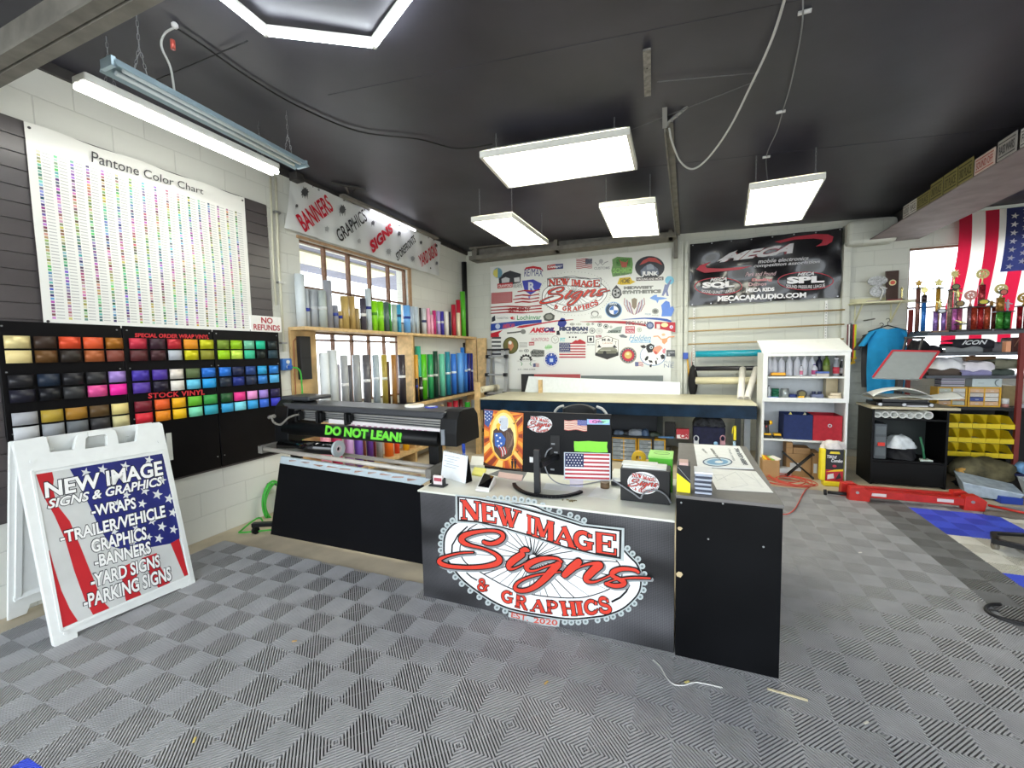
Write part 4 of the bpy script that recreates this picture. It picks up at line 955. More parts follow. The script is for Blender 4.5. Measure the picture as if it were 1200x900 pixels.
def emblem(art, detail=True):
    f = lambda s: spline(s, 4, True)
    ring = f(RING)
    cen = (640, 655)
    def grow(pts, d):
        n = len(pts); o = []
        for i in range(n):
            a = Vector(pts[i-1]); b = Vector(pts[(i+1) % n]); t = (b-a).normalized(); nn = Vector((t.y, -t.x))
            if nn.dot(Vector(pts[i])-Vector(cen)) < 0: nn = -nn
            o.append((pts[i][0]+nn.x*d, pts[i][1]+nn.y*d))
        return o
    if detail:
        ch = grow(ring, 4.6); acc = 0; last = None; m = 0
        for i in range(len(ch)):
            p = ch[i]
            if last is not None: acc += math.hypot(p[0]-last[0], p[1]-last[1])
            if last is None or acc >= 7:
                if not (552 < p[0] < 735 and p[1] < 640 and p[1] > 612) and not (598 < p[0] < 657 and p[1] > 700):
                    art.disc(p[0], p[1], 3.6, 3.6, CHN, 10); art.disc(p[0], p[1], 1.5, 1.5, DOT, 8)
                acc = 0; m += 1
            last = p
        art.poly(grow(ring, 2.4), CHN)
    art.poly(grow(ring, 1.2), BLK); art.poly(grow(ring, -.9), WHT)
    inn = f(INNER); art.poly(grow(inn, .6), BLK); art.poly(grow(inn, -.7), WHT)
    # spokes
    hub = (625, 652); rr = random.Random(2)
    for k in range(34):
        a = 2*PI*k/34+.05; best = min(inn, key=lambda p: abs((math.atan2(p[1]-hub[1], p[0]-hub[0])-a+PI) % (2*PI)-PI))
        w = .35+.9*(rr.random()**2)
        art.poly([(hub[0]+4*math.cos(a+.15), hub[1]+3*math.sin(a+.15)), best, (best[0]+w*math.sin(a), best[1]-w*math.cos(a)), (hub[0]+4*math.cos(a-.15), hub[1]+3*math.sin(a-.15))], BLK)
    # accent arcs
    art.line([(549, 616), (538, 626), (531, 638), (530.5, 648)], 1.7, BLK); art.line([(547.5, 670), (553, 675), (560, 679)], 1.4, BLK)
    art.line([(717, 704), (727, 699), (734, 692), (738, 684)], 2.4, BLK)
    # plaque
    pq = [(536.8, 580.6), (560, 583), (595, 589), (640, 601), (683, 614.5), (729, 620), (728, 654), (700, 649.5), (663, 641), (630, 630), (590, 618), (560, 611.5), (537.5, 610)]
    if detail: art.poly([(534.8, 578.8)]+[(x, y-1.8) for x, y in pq[1:5]]+[(732, 618), (731.5, 656.5), (700, 652)]+[(x, y+1.6) for x, y in pq[8:12]]+[(535, 612)], CHN)
    art.poly(pq, BLK)
    art.poly([(539.4, 582.6), (560, 585), (595, 591.5), (640, 603.5), (683, 616.6), (726, 621.8), (725.6, 651.2), (700, 647.4), (663, 639), (630, 628), (590, 616.2), (560, 609.6), (539.4, 608)], WHT)
    L = [('N', (541.5, 585), (564, 587.3), (564, 609.4), (542, 607.4)), ('E', (563.5, 587.5), (584, 591.3), (583, 613), (565, 610.4)), ('W', (582.5, 591), (610, 598), (606.5, 619.5), (586, 614)), ('I', (617.5, 601.7), (624.8, 604), (625, 626), (617.5, 623.8)), ('M', (625.6, 604.3), (650, 611), (650, 634), (625.5, 627)), ('A', (651.5, 613.5), (673.5, 618.5), (675, 641.5), (650.5, 635)), ('G', (671.5, 618.5), (697, 624), (697, 645.5), (671.5, 641)), ('E', (696.5, 621.8), (723.5, 625.2), (723.5, 650), (697, 646.2)),
         ('&', (560, 676), (573, 678), (573.5, 692.5), (560, 690.5)), ('G', (587.5, 690), (603, 692), (602.5, 706.5), (588, 704)), ('R', (605, 693.5), (620, 698), (619, 714), (604, 709.5)), ('A', (624, 699.5), (640, 703), (640, 717), (623, 714.5)), ('P', (639.5, 701.3), (656, 703.5), (655, 718.5), (641, 717)), ('H', (656, 703), (675, 703.3), (677, 720), (660, 719.8)), ('I', (673, 703), (684, 703), (686, 719), (676, 719.5)), ('C', (683.5, 701), (702, 701.2), (703, 718), (685, 719)), ('S', (700, 698), (714, 698), (720, 716), (702, 717.5))]
    for ch, tl, tr, br, bl in L:
        for g, c in ((.10, BLK), (0, RED)):
            art.ci(c); put_glyph(art.b, ch, [art.fm(*p, art.l) for p in (bl, br, tr, tl)], (0, 0, 0), g)
    if detail:
        art.poly([(597, 715.5), (628, 722), (657, 724.5), (656, 733), (628, 730), (597, 723.5)], CHN)
        for t_, q in (('EST.', [(600, 721.5), (620, 726.2), (620.5, 720), (600.5, 715.5)]), ('2020', [(626, 728), (654, 731.5), (654.5, 725), (626.5, 721.5)])): art.textq(t_, q, 'c8503f', .02)
    # script word as brush strokes (x, y, width)
    Sg = [[(568.5, 633.5, 3.5), (572, 635, 4), (578, 635.5, 4.3), (585, 633.5, 5), (590.5, 629, 5), (590, 624, 4), (583, 621, 3), (572, 620.5, 3), (557, 622.5, 4.2), (546, 626, 6), (542.5, 630.5, 6.6), (546, 635, 5), (554, 638, 3), (565, 640.5, 2.4), (575, 644, 2.6), (583.5, 649, 4), (586.8, 654.5, 6.6), (583, 658.8, 6), (571, 662, 4.8), (556, 663.3, 4.2), (540, 663, 4), (525, 661.3, 4.4), (517, 657.5, 5), (518, 653.5, 3.6), (527, 649.8, 2.4), (541, 646.6, 1.8), (556, 645.8, 1.2)],
          [(613, 648.3, 7), (605, 653.5, 8), (598.5, 659.5, 7.2), (598, 664.3, 4), (603, 664.8, 2.4), (610, 662, 1.8), (617, 658.5, 1.4)], [(612.5, 643.5, 4), (616.5, 642.5, 6), (620.5, 643.5, 3)],
          [(659, 656.5, 2.4), (655, 653.2, 2.6), (646.5, 652, 3.2), (635, 653.4, 5.4), (624, 657.4, 6.6), (619, 661.8, 7), (620.5, 666.6, 3.4), (628, 666.8, 2.2), (640, 662.5, 2), (650, 659.5, 2.4)],
          [(655, 660, 8), (648, 667, 8.6), (640.5, 675, 8), (631, 683.5, 6.4), (621, 689, 5), (611, 690.3, 4.4), (605, 687.5, 4), (607.5, 681.5, 3), (617, 676, 2.4), (630, 672, 2), (645, 669.5, 1.5), (658, 668.3, 1.2)],
          [(678.5, 657, 8.6), (670, 664.5, 9), (663, 671.5, 7)], [(664, 672.5, 1.5), (673, 666, 1.7), (684, 661, 2), (694, 658.6, 3.2), (702, 659, 6)], [(703, 660.8, 9), (695, 667.5, 9), (688.5, 674.8, 8), (689.5, 679, 4.4), (697, 679.8, 2.4), (707, 676.3, 1.8), (717, 671.7, 1.5)],
          [(748.5, 668.5, 3), (745, 666, 3.6), (737, 664.6, 3.8), (727, 665, 5), (719, 668.4, 6), (718.5, 672.5, 4.4), (725, 676, 4), (732, 680, 5.4), (729.5, 683.5, 5), (720, 684.2, 4.6), (711, 681.6, 3.6)], [(711, 681, 1.4), (720, 677.5, 1.4), (730, 675.8, 1.6), (745, 674.9, 2.4), (762, 675.3, 1.8)]]
    Ssm = [spline(s, 4) for s in Sg]
    kf = getattr(art, 'k', 1)
    for dx, dy, g, c in ((2.0, 2.2, 2.8, GRY), (0, 0, 2.7, BLK), (0, 0, 0, RED)):
        art.ci(c)
        for s in Ssm:
            art.l += .00012*kf
            pts = [(p[0]+dx, p[1]+dy) for p in s]; ws = [p[2]+g for p in s]
            for k, pl in enumerate(ribbon(pts, ws, g*.5)): art.b.poly([art.fm(x, y, art.l+(k % 5)*.00003) for x, y in pl])
            for e in (0, -1): art.l += .00003; art.b.poly([art.fm(x, y, art.l+.00016) for x, y in circ(pts[e][0], pts[e][1], ws[e]*.5, ws[e]*.5, 12)])
def emblem_on(pl, u0, v0, u1, v1, flat=False):
    """mapper from emblem layout onto another sheet; the layout spans u .12-.90, v .12-1.0 of the desk front"""
    a0, b0 = DP.uv(514, 690); 
    ux0 = DP.uv(513, 655)[0]; ux1 = DP.uv(765, 675)[0]; vy0 = DP.uv(670, 730)[1]; vy1 = DP.uv(537, 579)[1]
    def fm(x, y, l):
        u, v = DP.uv(x, y)
        return pl.at(u0+(u1-u0)*(u-ux0)/(ux1-ux0), v0+(v1-v0)*(v-vy0)/(vy1-vy0), l)
    return fm
# ================================================================== FRONT COUNTER
MT = MZ
carbon = mat('carbon_print', '4a4b4f', .4); nt = carbon.node_tree; bs = nt.nodes['Principled BSDF']; s_ = pos_xyz(nt)
ck = nt.nodes.new('ShaderNodeTexChecker'); ck.inputs['Scale'].default_value = 1
cbn = nt.nodes.new('ShaderNodeCombineXYZ'); nt.links.new(math_node(nt, 'MULTIPLY', math_node(nt, 'ADD', s_[0], s_[2]), 150), cbn.inputs[0]); nt.links.new(math_node(nt, 'MULTIPLY', math_node(nt, 'SUBTRACT', s_[0], s_[2]), 150), cbn.inputs[1])
nt.links.new(cbn.outputs[0], ck.inputs['Vector']); ck.inputs['Color1'].default_value = (.13, .13, .14, 1); ck.inputs['Color2'].default_value = (.05, .05, .055, 1)
nz = nt.nodes.new('ShaderNodeTexNoise'); nz.inputs['Scale'].default_value = 2.4; nz.inputs['Detail'].default_value = 1
rp = nt.nodes.new('ShaderNodeValToRGB'); rp.color_ramp.elements[0].position = .35; rp.color_ramp.elements[0].color = (.15, .15, .15, 1); rp.color_ramp.elements[1].position = .65; nt.links.new(nz.outputs[0], rp.inputs[0])
mx = nt.nodes.new('ShaderNodeMix'); mx.data_type = 'RGBA'; mx.blend_type = 'MULTIPLY'; mx.inputs[0].default_value = 1
nt.links.new(ck.outputs[0], mx.inputs[6]); nt.links.new(rp.outputs[0], mx.inputs[7]); nt.links.new(mx.outputs[2], bs.inputs['Base Color'])
ctop = mat('counter_top_cream', 'e4e5da', .35, noise=.06, nscale=6)
t = thing('service_counter', 'front counter with white top and a big red and white oval emblem on its front', 'counter', (-.8, 2.55, MT))
b = MB(); b.box((-1.53, 2.2, MT), (-.036, 2.215, .697)); b.build('printed_front', carbon, t)
MB().box((-1.53, 2.216, MT), (-1.51, 2.9, .697)).build('side_panel', mat('counter_grey', '3a3b3e', .5), t)
MB().box((-1.545, 2.190, .698), (-.034, 2.93, .7105)).build('counter_top', ctop, t, bevel=.005)
MB().box((-1.4, 2.86, MT), (-.1, 2.88, .697)).build('back_panel', mat('counter_black', '1a1b1e', .5), t)
art = Art(lambda x, y, l: PP(x, y, (-.8, 2.1985, 0), (0, -1, 0))+Vector((0, -l, 0)))
emblem(art); art.build('printed_emblem', t, .4)
# --- black end cabinet
bb_ = mat('black_cabinet', '07080b', .45, spec=.15, noise=.3, nscale=3)
t = thing('side_cabinet', 'plain black waist-high cabinet at the right end of the white-topped counter', 'cabinet', (.2, 2.8, MT))
MB().box((-.03, 2.185, MT), (.42, 3.44, .826)).build('carcass', bb_, t, bevel=.003)
MB().box((-.032, 2.183, .828), (.424, 3.445, .845)).build('cabinet_top', mat('grey_laminate', '6f6c6a', .45, noise=.1), t, bevel=.002)
zq = Zm(740, 560, 6)
fb = lambda x, y, l=.001: PP(*zq(x, y), (0, 2.185, 0), (0, -1, 0))+Vector((0, -l, 0))
for pts in ([(322, 352), (332, 343), (350, 346), (360, 356), (345, 370), (330, 366)], [(312, 672), (330, 658), (352, 664), (362, 680), (345, 700), (320, 692)]):
    MB().poly([fb(*p) for p in pts]).build('chipped_patch', col('c8b48c', .7), t)
b = MB()
for x, y in ((350, 174), (643, 180), (540, 430), (928, 485)): p = fb(x, y); b.cyl(p+Vector((0, .001, 0)), p+Vector((0, -.001, 0)), .0045, 8)
b.build('screw_head', chain_m, t)
# --- monitor, back towards us
t = thing('monitor', 'wide black monitor seen from behind with flag and emblem stickers, on the counter', 'monitor', (-.8, 2.45, .7105))
mp = Plane((-1.275, 2.6, .755), (-.405, 2.6, .755), (-1.275, 2.6, 1.17), (0, -1, 0))
mb = mat('monitor_black', '101114', .4, spec=.2)
MB().box((-1.275, 2.6, .762), (-.405, 2.622, 1.168)).build('housing', mb, t, bevel=.006)
MB().box((-1.262, 2.6225, .772), (-.418, 2.624, 1.158)).build('screen', mat('dark_screen', '08090b', .1), t)
z9 = Zm(540, 430, 6); mf = lambda x, y, l=0: mp.px(*z9(x, y), l=l)
b = MB(); q = [mf(*p, l=.002) for p in ((632, 482), (697, 482), (697, 622), (630, 618))]; b.hexa([q[3], q[2], q[1], q[0]]+[p+Vector((0, -.003, 0)) for p in (q[3], q[2], q[1], q[0])]); b.build('port_bay', col('0c0c0e', .5), t)
b = MB()
for (x, y) in ((650, 540), (670, 600), (645, 720)): p = mf(x, y, .007); b.box(p-Vector((.012, 0, .005)), p+Vector((.012, .006, .005)))
b.build('port', col('8a8c90', .4), t)
pT = P(629, 527, 'y', 2.36); pB = Vector((pT.x, 2.36, .72))
MB().box((pT.x-.018, 2.345, .715), (pT.x+.018, 2.375, pT.z)).build('stand_post', col('25272b', .35), t, bevel=.004)
MB().bar((pT.x+.01, 2.37, .885), (pT.x+.05, 2.6, .885), .045, .035).build('stand_arm', mb, t, bevel=.004)
b = MB(); p = mf(497, 652, .001); b.box(p-Vector((.012, .002, .018)), p+Vector((.012, 0, .018))); b.build('white_tag', col('e8e8e8', .5), t)
zz = Zm(600, 480, 4.2857)
arc = [P(*zz(x, y), 'z', .722) for x, y in ((10, 372), (22, 392), (60, 415), (120, 430), (200, 437), (270, 433), (320, 422), (348, 411))]
b = MB(); sp = spline([tuple(p) for p in arc], 4)
for i in range(len(sp)-1): b.bar(sp[i], sp[i+1], .022, .014)
b.build('stand_base', mb, t)
MB().wire(spline([tuple(mf(x, y, .03)) for x, y in ((650, 562), (618, 585), (600, 640), (604, 700), (640, 770))]+[tuple(P(*z9(700, 822), 'z', .72)), tuple(P(*z9(830, 830), 'z', .716)), tuple(P(*z9(1000, 800), 'z', .716))], 5), .004, 8).build('cable', col('8d9096', .4), t)
art = Art(lambda x, y, l: mf(x, y, .0015+l))
art.disc(557, 403, 86, 58, 'f2f2f2'); art.build('round_sticker', t)
emap = emblem_on(mp, *(lambda a, c: (a[0], a[1], c[0], c[1]))(mp.uv(*z9(472, 458)), mp.uv(*z9(645, 348))))
art = Art(lambda x, y, l: emap(x, y, .003+l)); emblem(art, False); art.build('emblem_sticker', t)
art = Art(lambda x, y, l: mf(x, y, .0015+l)); art.flag(728, 372, 888, 442, red='b8524a', blue='3c4c9c', wht='e8dcc8', sl=8, right=True, wave=4); art.build('torn_flag_sticker', t)
art = Art(lambda x, y, l: mf(x, y, .0015+l)); art.rect(888, 366, 1048, 404, '8fb4dc', 3); art.poly([(900, 372), (960, 368), (1000, 380), (950, 398), (905, 396)], 'e890c8'); art.poly([(985, 372), (1045, 372), (1040, 395), (1000, 400)], 'a0e8c0'); art.text('Cyber', 925, 374, 1020, 396, '2a2050', .03, .3, 2); art.build('rainbow_sticker', t)
art = Art(lambda x, y, l: mf(x, y, .0015+l)); art.poly([(797, 522), (830, 524), (900, 520), (970, 526), (1032, 527), (1028, 560), (1034, 600), (960, 602), (900, 597), (850, 596), (800, 592), (796, 560)], '86dc3c'); art.build('green_sticker', t)
art = Art(lambda x, y, l: mf(x, y, .006+l)); art.rect(727, 598, 1054, 790, 'c9d4dc', 8); art.flag(735, 604, 1046, 782, red='b83a44', blue='1c2a58', wht='eeeef0', sl=8); art.build('flag_print', t)
# eagle print
ez = Zm(500, 470, 7.5); ef = lambda x, y, l=0: mp.px(*ez(x, y), l=l)
art = Art(lambda x, y, l: ef(x, y, .004+l))
art.poly([(508, 72), (852, 106), (842, 612), (504, 560)], 'd8701c')
rr = random.Random(4)
for k in range(26):
    a = 2*PI*k/26+rr.random()*.1; c0_ = (680, 300); r1 = 330
    def clampq(x, y): return (max(508, min(846, x)), max(80+(x-508)*.1, min(565+(x-505)*.13, y)))
    w = .06+.05*rr.random()
    pts = [clampq(c0_[0]+130*math.cos(a-w), c0_[1]+200*math.sin(a-w)), clampq(c0_[0]+r1*math.cos(a-w), c0_[1]+r1*math.sin(a-w)), clampq(c0_[0]+r1*math.cos(a+w), c0_[1]+r1*math.sin(a+w)), clampq(c0_[0]+130*math.cos(a+w), c0_[1]+200*math.sin(a+w))]
    art.poly(pts, ('8a3014', 'f4a030', 'b8481c', 'f8c868')[k % 4])
art.poly([(510, 76), (590, 84), (575, 160), (545, 230), (512, 200)], '34508c')
for k in range(11): art.poly(star(520+(k % 4)*17, 95+(k//4)*30+(k % 2)*12, 8), 'e8ecf0')
art.disc(680, 300, 122, 225, 'f8b440'); art.disc(680, 305, 108, 205, 'fbdc88')
art.poly([(640, 215), (590, 260), (582, 350), (600, 440), (650, 505), (690, 510), (750, 470), (772, 380), (765, 280), (740, 232), (700, 240)], '4e3426')
for k in range(12): art.poly([(700+k*5.5, 260+k*3), (706+k*5.5, 258+k*3), (722+k*3, 430-k*4), (700+k*2, 480-k*6)], '7d6350' if k % 2 else '3a2820')
art.poly([(632, 160), (655, 130), (690, 125), (718, 150), (722, 200), (712, 250), (680, 265), (650, 245), (645, 205)], 'd4d8de')
for k in range(8): art.line([(650+k*9, 150), (655+k*8, 200), (662+k*6, 245)], 2.5, '8f99a8')
art.poly([(640, 190), (655, 205), (648, 225), (636, 258), (618, 232), (616, 208), (626, 196)], 'f0b428'); art.disc(652, 180, 6, 5, '2a2018')
art.poly([(600, 280), (660, 275), (700, 330), (690, 380), (640, 415), (605, 390)], '2f5ca8')
for p in ((620, 300), (650, 320), (630, 350), (660, 370), (640, 390)): art.poly(star(p[0], p[1], 12), 'f0f2f6')
for k in range(5): art.line([(640+k*13, 400), (660+k*12, 440), (665+k*10, 490-k*8)], 7, 'c23a34' if k % 2 == 0 else 'e8e4e0')
for x in (757, 783): art.disc(x, 512, 6, 8, '0e0c10'); art.poly([(x-10, 522), (x+10, 522), (x+8, 552), (x+6, 588), (x-6, 588), (x-8, 552)], '0e0c10')
art.poly([(505, 530), (560, 560), (640, 575), (720, 590), (842, 590), (842, 612), (504, 560)], '3c2414')
for (x, y) in ((770, 195), (800, 440), (785, 170)): art.poly([(x-16, y-12), (x, y), (x+18, y-14), (x+4, y+10)], '22160e')
art.build('eagle_print', t)
# things on the counter
def sheet(name, label, cat, px, z, c, th=.001, group=None, m=None):
    b = MB(); q = [P(x, y, 'z', z) for x, y in px]; b.hexa(q+[p+Vector((0, 0, th)) for p in q]); o = b.build(name, m or col(c, .6)); return tag(o, label, cat, group)
# desk calendar
t = thing('desk_calendar', 'white tent-shaped spiral desk calendar at the left of the counter', 'calendar', (-1.4, 2.42, .711))
cBL_, cBR_ = P(516.7, 558.7, 'z', .712), P(545.3, 566.7, 'z', .712)
bk = P(553.5, 563.5, 'z', .712); off = bk-cBR_; mid = off*.5
n_ = Vector((0, 0, 1)).cross(cBR_-cBL_).normalized(); hh = .175
top_l = cBL_+mid+Vector((0, 0, hh)); top_r = cBR_+mid+Vector((0, 0, hh))
MB().hexa([cBL_, cBR_, cBR_+off*.04, cBL_+off*.04, top_l-off*.03, top_r-off*.03, top_r, top_l]).build('pages', col('eef2f4', .6), t)
MB().hexa([cBL_+off*.96, cBR_+off*.96, cBR_+off, cBL_+off, top_l, top_r, top_r+off*.04, top_l+off*.04]).build('black_stand', col('17171a', .5), t)
MB().hexa([cBL_+off*.06, cBR_+off*.06, cBR_+off*.94, cBL_+off*.94, cBL_+off*.08+Vector((0, 0, .004)), cBR_+off*.08+Vector((0, 0, .004)), cBR_+off*.92+Vector((0, 0, .004)), cBL_+off*.92+Vector((0, 0, .004))]).build('base_flap', col('17171a', .5), t)
sd = (top_r-top_l)
for k in range(12):
    c_ = top_l+sd*((k+.5)/12); pts = [c_+Vector((0, 0, .004))+mid.normalized()*.008*math.cos(2*PI*i/10)+Vector((0, 0, .008))*math.sin(2*PI*i/10) for i in range(11)]
    MB().wire(pts, .0013, 5).build('spiral_ring', chain_m, t)
b = MB()
cp_ = Plane(cBL_, cBR_, top_l-off*.03, -n_ if n_.y > 0 else n_)
if cp_.n.y > 0: cp_.n = -cp_.n
for k in range(5): b.poly([cp_.at(.08+.1*(k % 2), .86-k*.1, .001), cp_.at(.7-.1*(k % 3), .86-k*.1, .001), cp_.at(.7-.1*(k % 3), .845-k*.1, .001), cp_.at(.08+.1*(k % 2), .845-k*.1, .001)])
b.build('handwriting', col('9aa6b4', .6), t)
# blue marker in a black cup behind
mk = P(543.5, 529, 'y', 2.62)
t = thing('blue_marker', 'blue marker pen standing upright behind the desk calendar', 'pen', (mk.x, 2.62, .711))
MB().cyl((mk.x, 2.62, .712), (mk.x, 2.62, .86), .011, 14).build('barrel', col('2a55c8', .35), t); MB().cyl((mk.x, 2.62, .86), (mk.x, 2.62, .92), .012, 14).build('cap', col('1f46b0', .35), t)
# business card holder
p = P(512, 570, 'z', .712); t = thing('card_holder', 'small black business card holder at the left corner of the counter', 'card holder', p)
MB().box(p+Vector((-.055, -.012, 0)), p+Vector((.055, .05, .008))).build('base', col('17171a', .4), t, bevel=.002)
MB().box(p+Vector((-.045, .03, .008)), p+Vector((.045, .037, .05))).build('back_rest', col('17171a', .4), t, bevel=.002)
MB().box(p+Vector((-.045, .006, .008)), p+Vector((-.036, .03, .045))).build('side', col('17171a', .4), t); MB().box(p+Vector((.036, .006, .008)), p+Vector((.045, .03, .045))).build('side', col('17171a', .4), t)
MB().box(p+Vector((-.034, .012, .009)), p+Vector((.034, .028, .065))).build('cards', col('e6dcdc', .5), t)
b = MB(); b.poly([p+Vector((-.028, .0115, .03)), p+Vector((.028, .0115, .03)), p+Vector((.028, .0115, .052)), p+Vector((-.028, .0115, .052))]); b.build('card_print', col('b04a58', .5), t)
# card terminal
a, b2, c_, d_ = P(557, 575.5, 'z', .712), P(573, 577.5, 'z', .712), P(581, 568, 'z', .712), P(567, 563, 'z', .712)
t = thing('card_terminal', 'white wedge-shaped payment terminal with a black screen on the counter', 'card reader', a)
up = Vector((0, 0, 1))
MB().hexa([a, b2, c_, d_, a+up*.012, b2+up*.012, c_+up*.055, d_+up*.055]).build('body', col('f0f0ee', .3), t, bevel=.004)
def tq(u_, v_, l=.0012):
    lo = (a+up*.012).lerp(b2+up*.012, u_); hi = (d_+up*.055).lerp(c_+up*.055, u_); return lo.lerp(hi, v_)+up*l
MB().hexa([tq(.1, .16), tq(.9, .16), tq(.9, .94), tq(.1, .94), tq(.1, .16, .003), tq(.9, .16, .003), tq(.9, .94, .003), tq(.1, .94, .003)]).build('screen', mat('glossy_screen', '060708', .05, coat=.5), t)
sheet('paper_stack', 'stack of white paper behind the yellow sticky notes', 'paper', [(551, 548), (570, 548.5), (570, 538), (553, 537)], .711, 'eef0ee', .02)
sheet('sticky_notes', 'pad of yellow sticky notes right of the desk calendar', 'notepad', [(553, 557), (567, 559), (570, 551), (556, 549)], .711, 'ece87c', .012)
sheet('brochure', 'red and white printed sheet lying under the eagle print', 'brochure', [(583, 559), (611, 564), (613, 557), (585, 553)], .711, 'd8b8b4', .002)
sheet('desk_pad', 'dark grey desk pad under the monitor at the left', 'desk pad', [(572, 556), (612, 563.5), (618, 553), (590, 549)], .7105, '6a6c70', .0004)
sheet('loose_paper', 'white loose sheet on the counter beneath the monitor stand cable', 'paper', [(636, 573), (680, 577), (684, 568), (640, 566)], .7108, 'f0f2f0', .0006, 'loose papers under the monitor')
sheet('lavender_note', 'lavender sticky note hanging below the framed flag print', 'sticky note', [(668, 569.5), (683, 570.5), (683.5, 563), (667.5, 562.5)], .7118, 'cfcbe8', .003)
sheet('loose_paper', 'white sheet on the counter left of the black emblem box', 'paper', [(688, 582), (722, 586), (730, 573), (700, 570)], .7108, 'eef0ec', .0006, 'loose papers under the monitor')
p = P(709, 571.5, 'z', .712); t = thing('stamp', 'small round wooden stamp on the counter below the flag print', 'stamp', p)
MB().cyl(p, p+up*.035, .028, 20).build('wooden_body', mat('walnut', '6a543c', .5, noise=.3), t); MB().cyl(p+up*.035, p+up*.04, .026, 20).build('pad', col('a89880', .6), t)
# scattered screws
rr = random.Random(9); c0 = P(668, 589, 'z', .7115)
b = MB()
for k in range(22):
    x = c0.x+rr.gauss(0, .022); y = c0.y+.03+rr.gauss(0, .012); a_ = rr.random()*PI; dx = .006*math.cos(a_); dy = .006*math.sin(a_)
    b.cyl((x-dx, y-dy, .7135), (x+dx, y+dy, .7135), .0018, 6); b.cyl((x-dx*1.3, y-dy*1.3, .7135), (x-dx, y-dy, .7135), .003, 6)
o = b.build('screws', col('8a7d5c', .4, metal=.5)); tag(o, 'little pile of brass screws on the front edge of the counter', 'screws', kind='stuff')
# black emblem box with cable
yb = 2.40; q0 = P(727, 587, 'y', yb); q1 = P(785, 592, 'y', yb); qt = P(783, 553, 'y', yb)
t = thing('brochure_box', 'black box with round red emblem sticker standing on the counter, papers on top', 'box', ((q0.x+q1.x)/2, yb, .711))
MB().box((q0.x, yb, .712), (q1.x, yb+.14, qt.z)).build('box_body', col('141518', .4), t, bevel=.003)
b = MB(); b.box((q0.x+.01, yb+.02, qt.z), (q1.x-.02, yb+.13, qt.z+.008)); b.box((q0.x+.0, yb+.05, qt.z+.008), (q1.x-.07, yb+.14, qt.z+.013)); b.build('paper_sheets', col('e6e8e4', .6), t)
bp_ = Plane((q0.x, yb-.001, .712), (q1.x, yb-.001, .712), (q0.x, yb-.001, qt.z), (0, -1, 0))
art = Art(lambda x, y, l: bp_.at(x, y, l)); art.disc(.47, .6, .32, .34, 'f4f4f4'); art.build('round_sticker', t)
em2 = emblem_on(bp_, .16, .3, .8, .9); art = Art(lambda x, y, l: em2(x, y, .001+l)); emblem(art, False); art.build('emblem_sticker', t)
yw = yb-.018
MB().wire(spline([tuple(P(*zz(x, y), 'y', yw)) for x, y in ((505, 352), (560, 388), (615, 425), (645, 446), (655, 428), (680, 410), (730, 406), (775, 432), (798, 470))], 6), .0045, 8).build('grey_cable', col('85888c', .4), t)
# green box
g0 = P(764, 560, 'z', .712); yg = 2.62
q0 = P(760, 555, 'y', yg); q1 = P(790, 557, 'y', yg); qt = P(789, 538.5, 'y', yg)
t = thing('green_box', 'lime green box on the counter behind the black emblem box', 'box', (q0.x, yg, .711))
MB().box((q0.x, yg, .712), (q1.x-.01, yg+.17, qt.z)).build('box_body', col('62cc3a', .5), t, bevel=.003)
MB().box((q0.x-.004, yg-.003, qt.z), (q1.x-.006, yg+.174, qt.z+.012)).build('lid', col('a8e878', .5), t, bevel=.003)
b = MB(); c_ = Vector((q0.x+.07, yg+.09, qt.z+.0125)); b.wire([c_+Vector((.045*math.cos(a_), .03*math.sin(a_), 0)) for a_ in [2*PI*i/24 for i in range(25)]], .0012, 4); b.build('lid_print', col('4a7a3a', .5), t)
# yellow tape dispenser and white stand behind
p = P(752, 545, 'z', .85); p = P(752, 541, 'y', 2.82)
t = thing('tape_dispenser', 'round yellow tape dispenser behind the green box', 'tape dispenser', (p.x, 2.82, .711))
MB().tube((p.x-.02, 2.82, p.z+.02), (p.x-.02, 2.86, p.z+.02), .045, .018, 22).build('reel', col('e0b01c', .4), t); MB().box((p.x-.03, 2.82, p.z-.02), (p.x+.085, 2.86, p.z+.01)).build('body', col('e0b01c', .4), t, bevel=.008)
MB().box((p.x-.06, 2.8, .712), (p.x+.06, 2.88, max(.73, p.z-.02))).build('foot', col('2a2a2c', .4), t, bevel=.004)
q0 = P(717, 543, 'y', 2.7); q1 = P(752, 548, 'y', 2.7)
t = thing('letter_tray', 'white tray of papers on the counter right of the monitor', 'tray', (q0.x, 2.7, .711))
MB().box((q0.x, 2.66, .712), (q1.x, 2.86, .74)).build('tray', col('2c2d30', .5), t, bevel=.003); MB().box((q0.x-.01, 2.65, .741), (q1.x+.01, 2.86, .765)).build('paper', col('eceee8', .6), t)
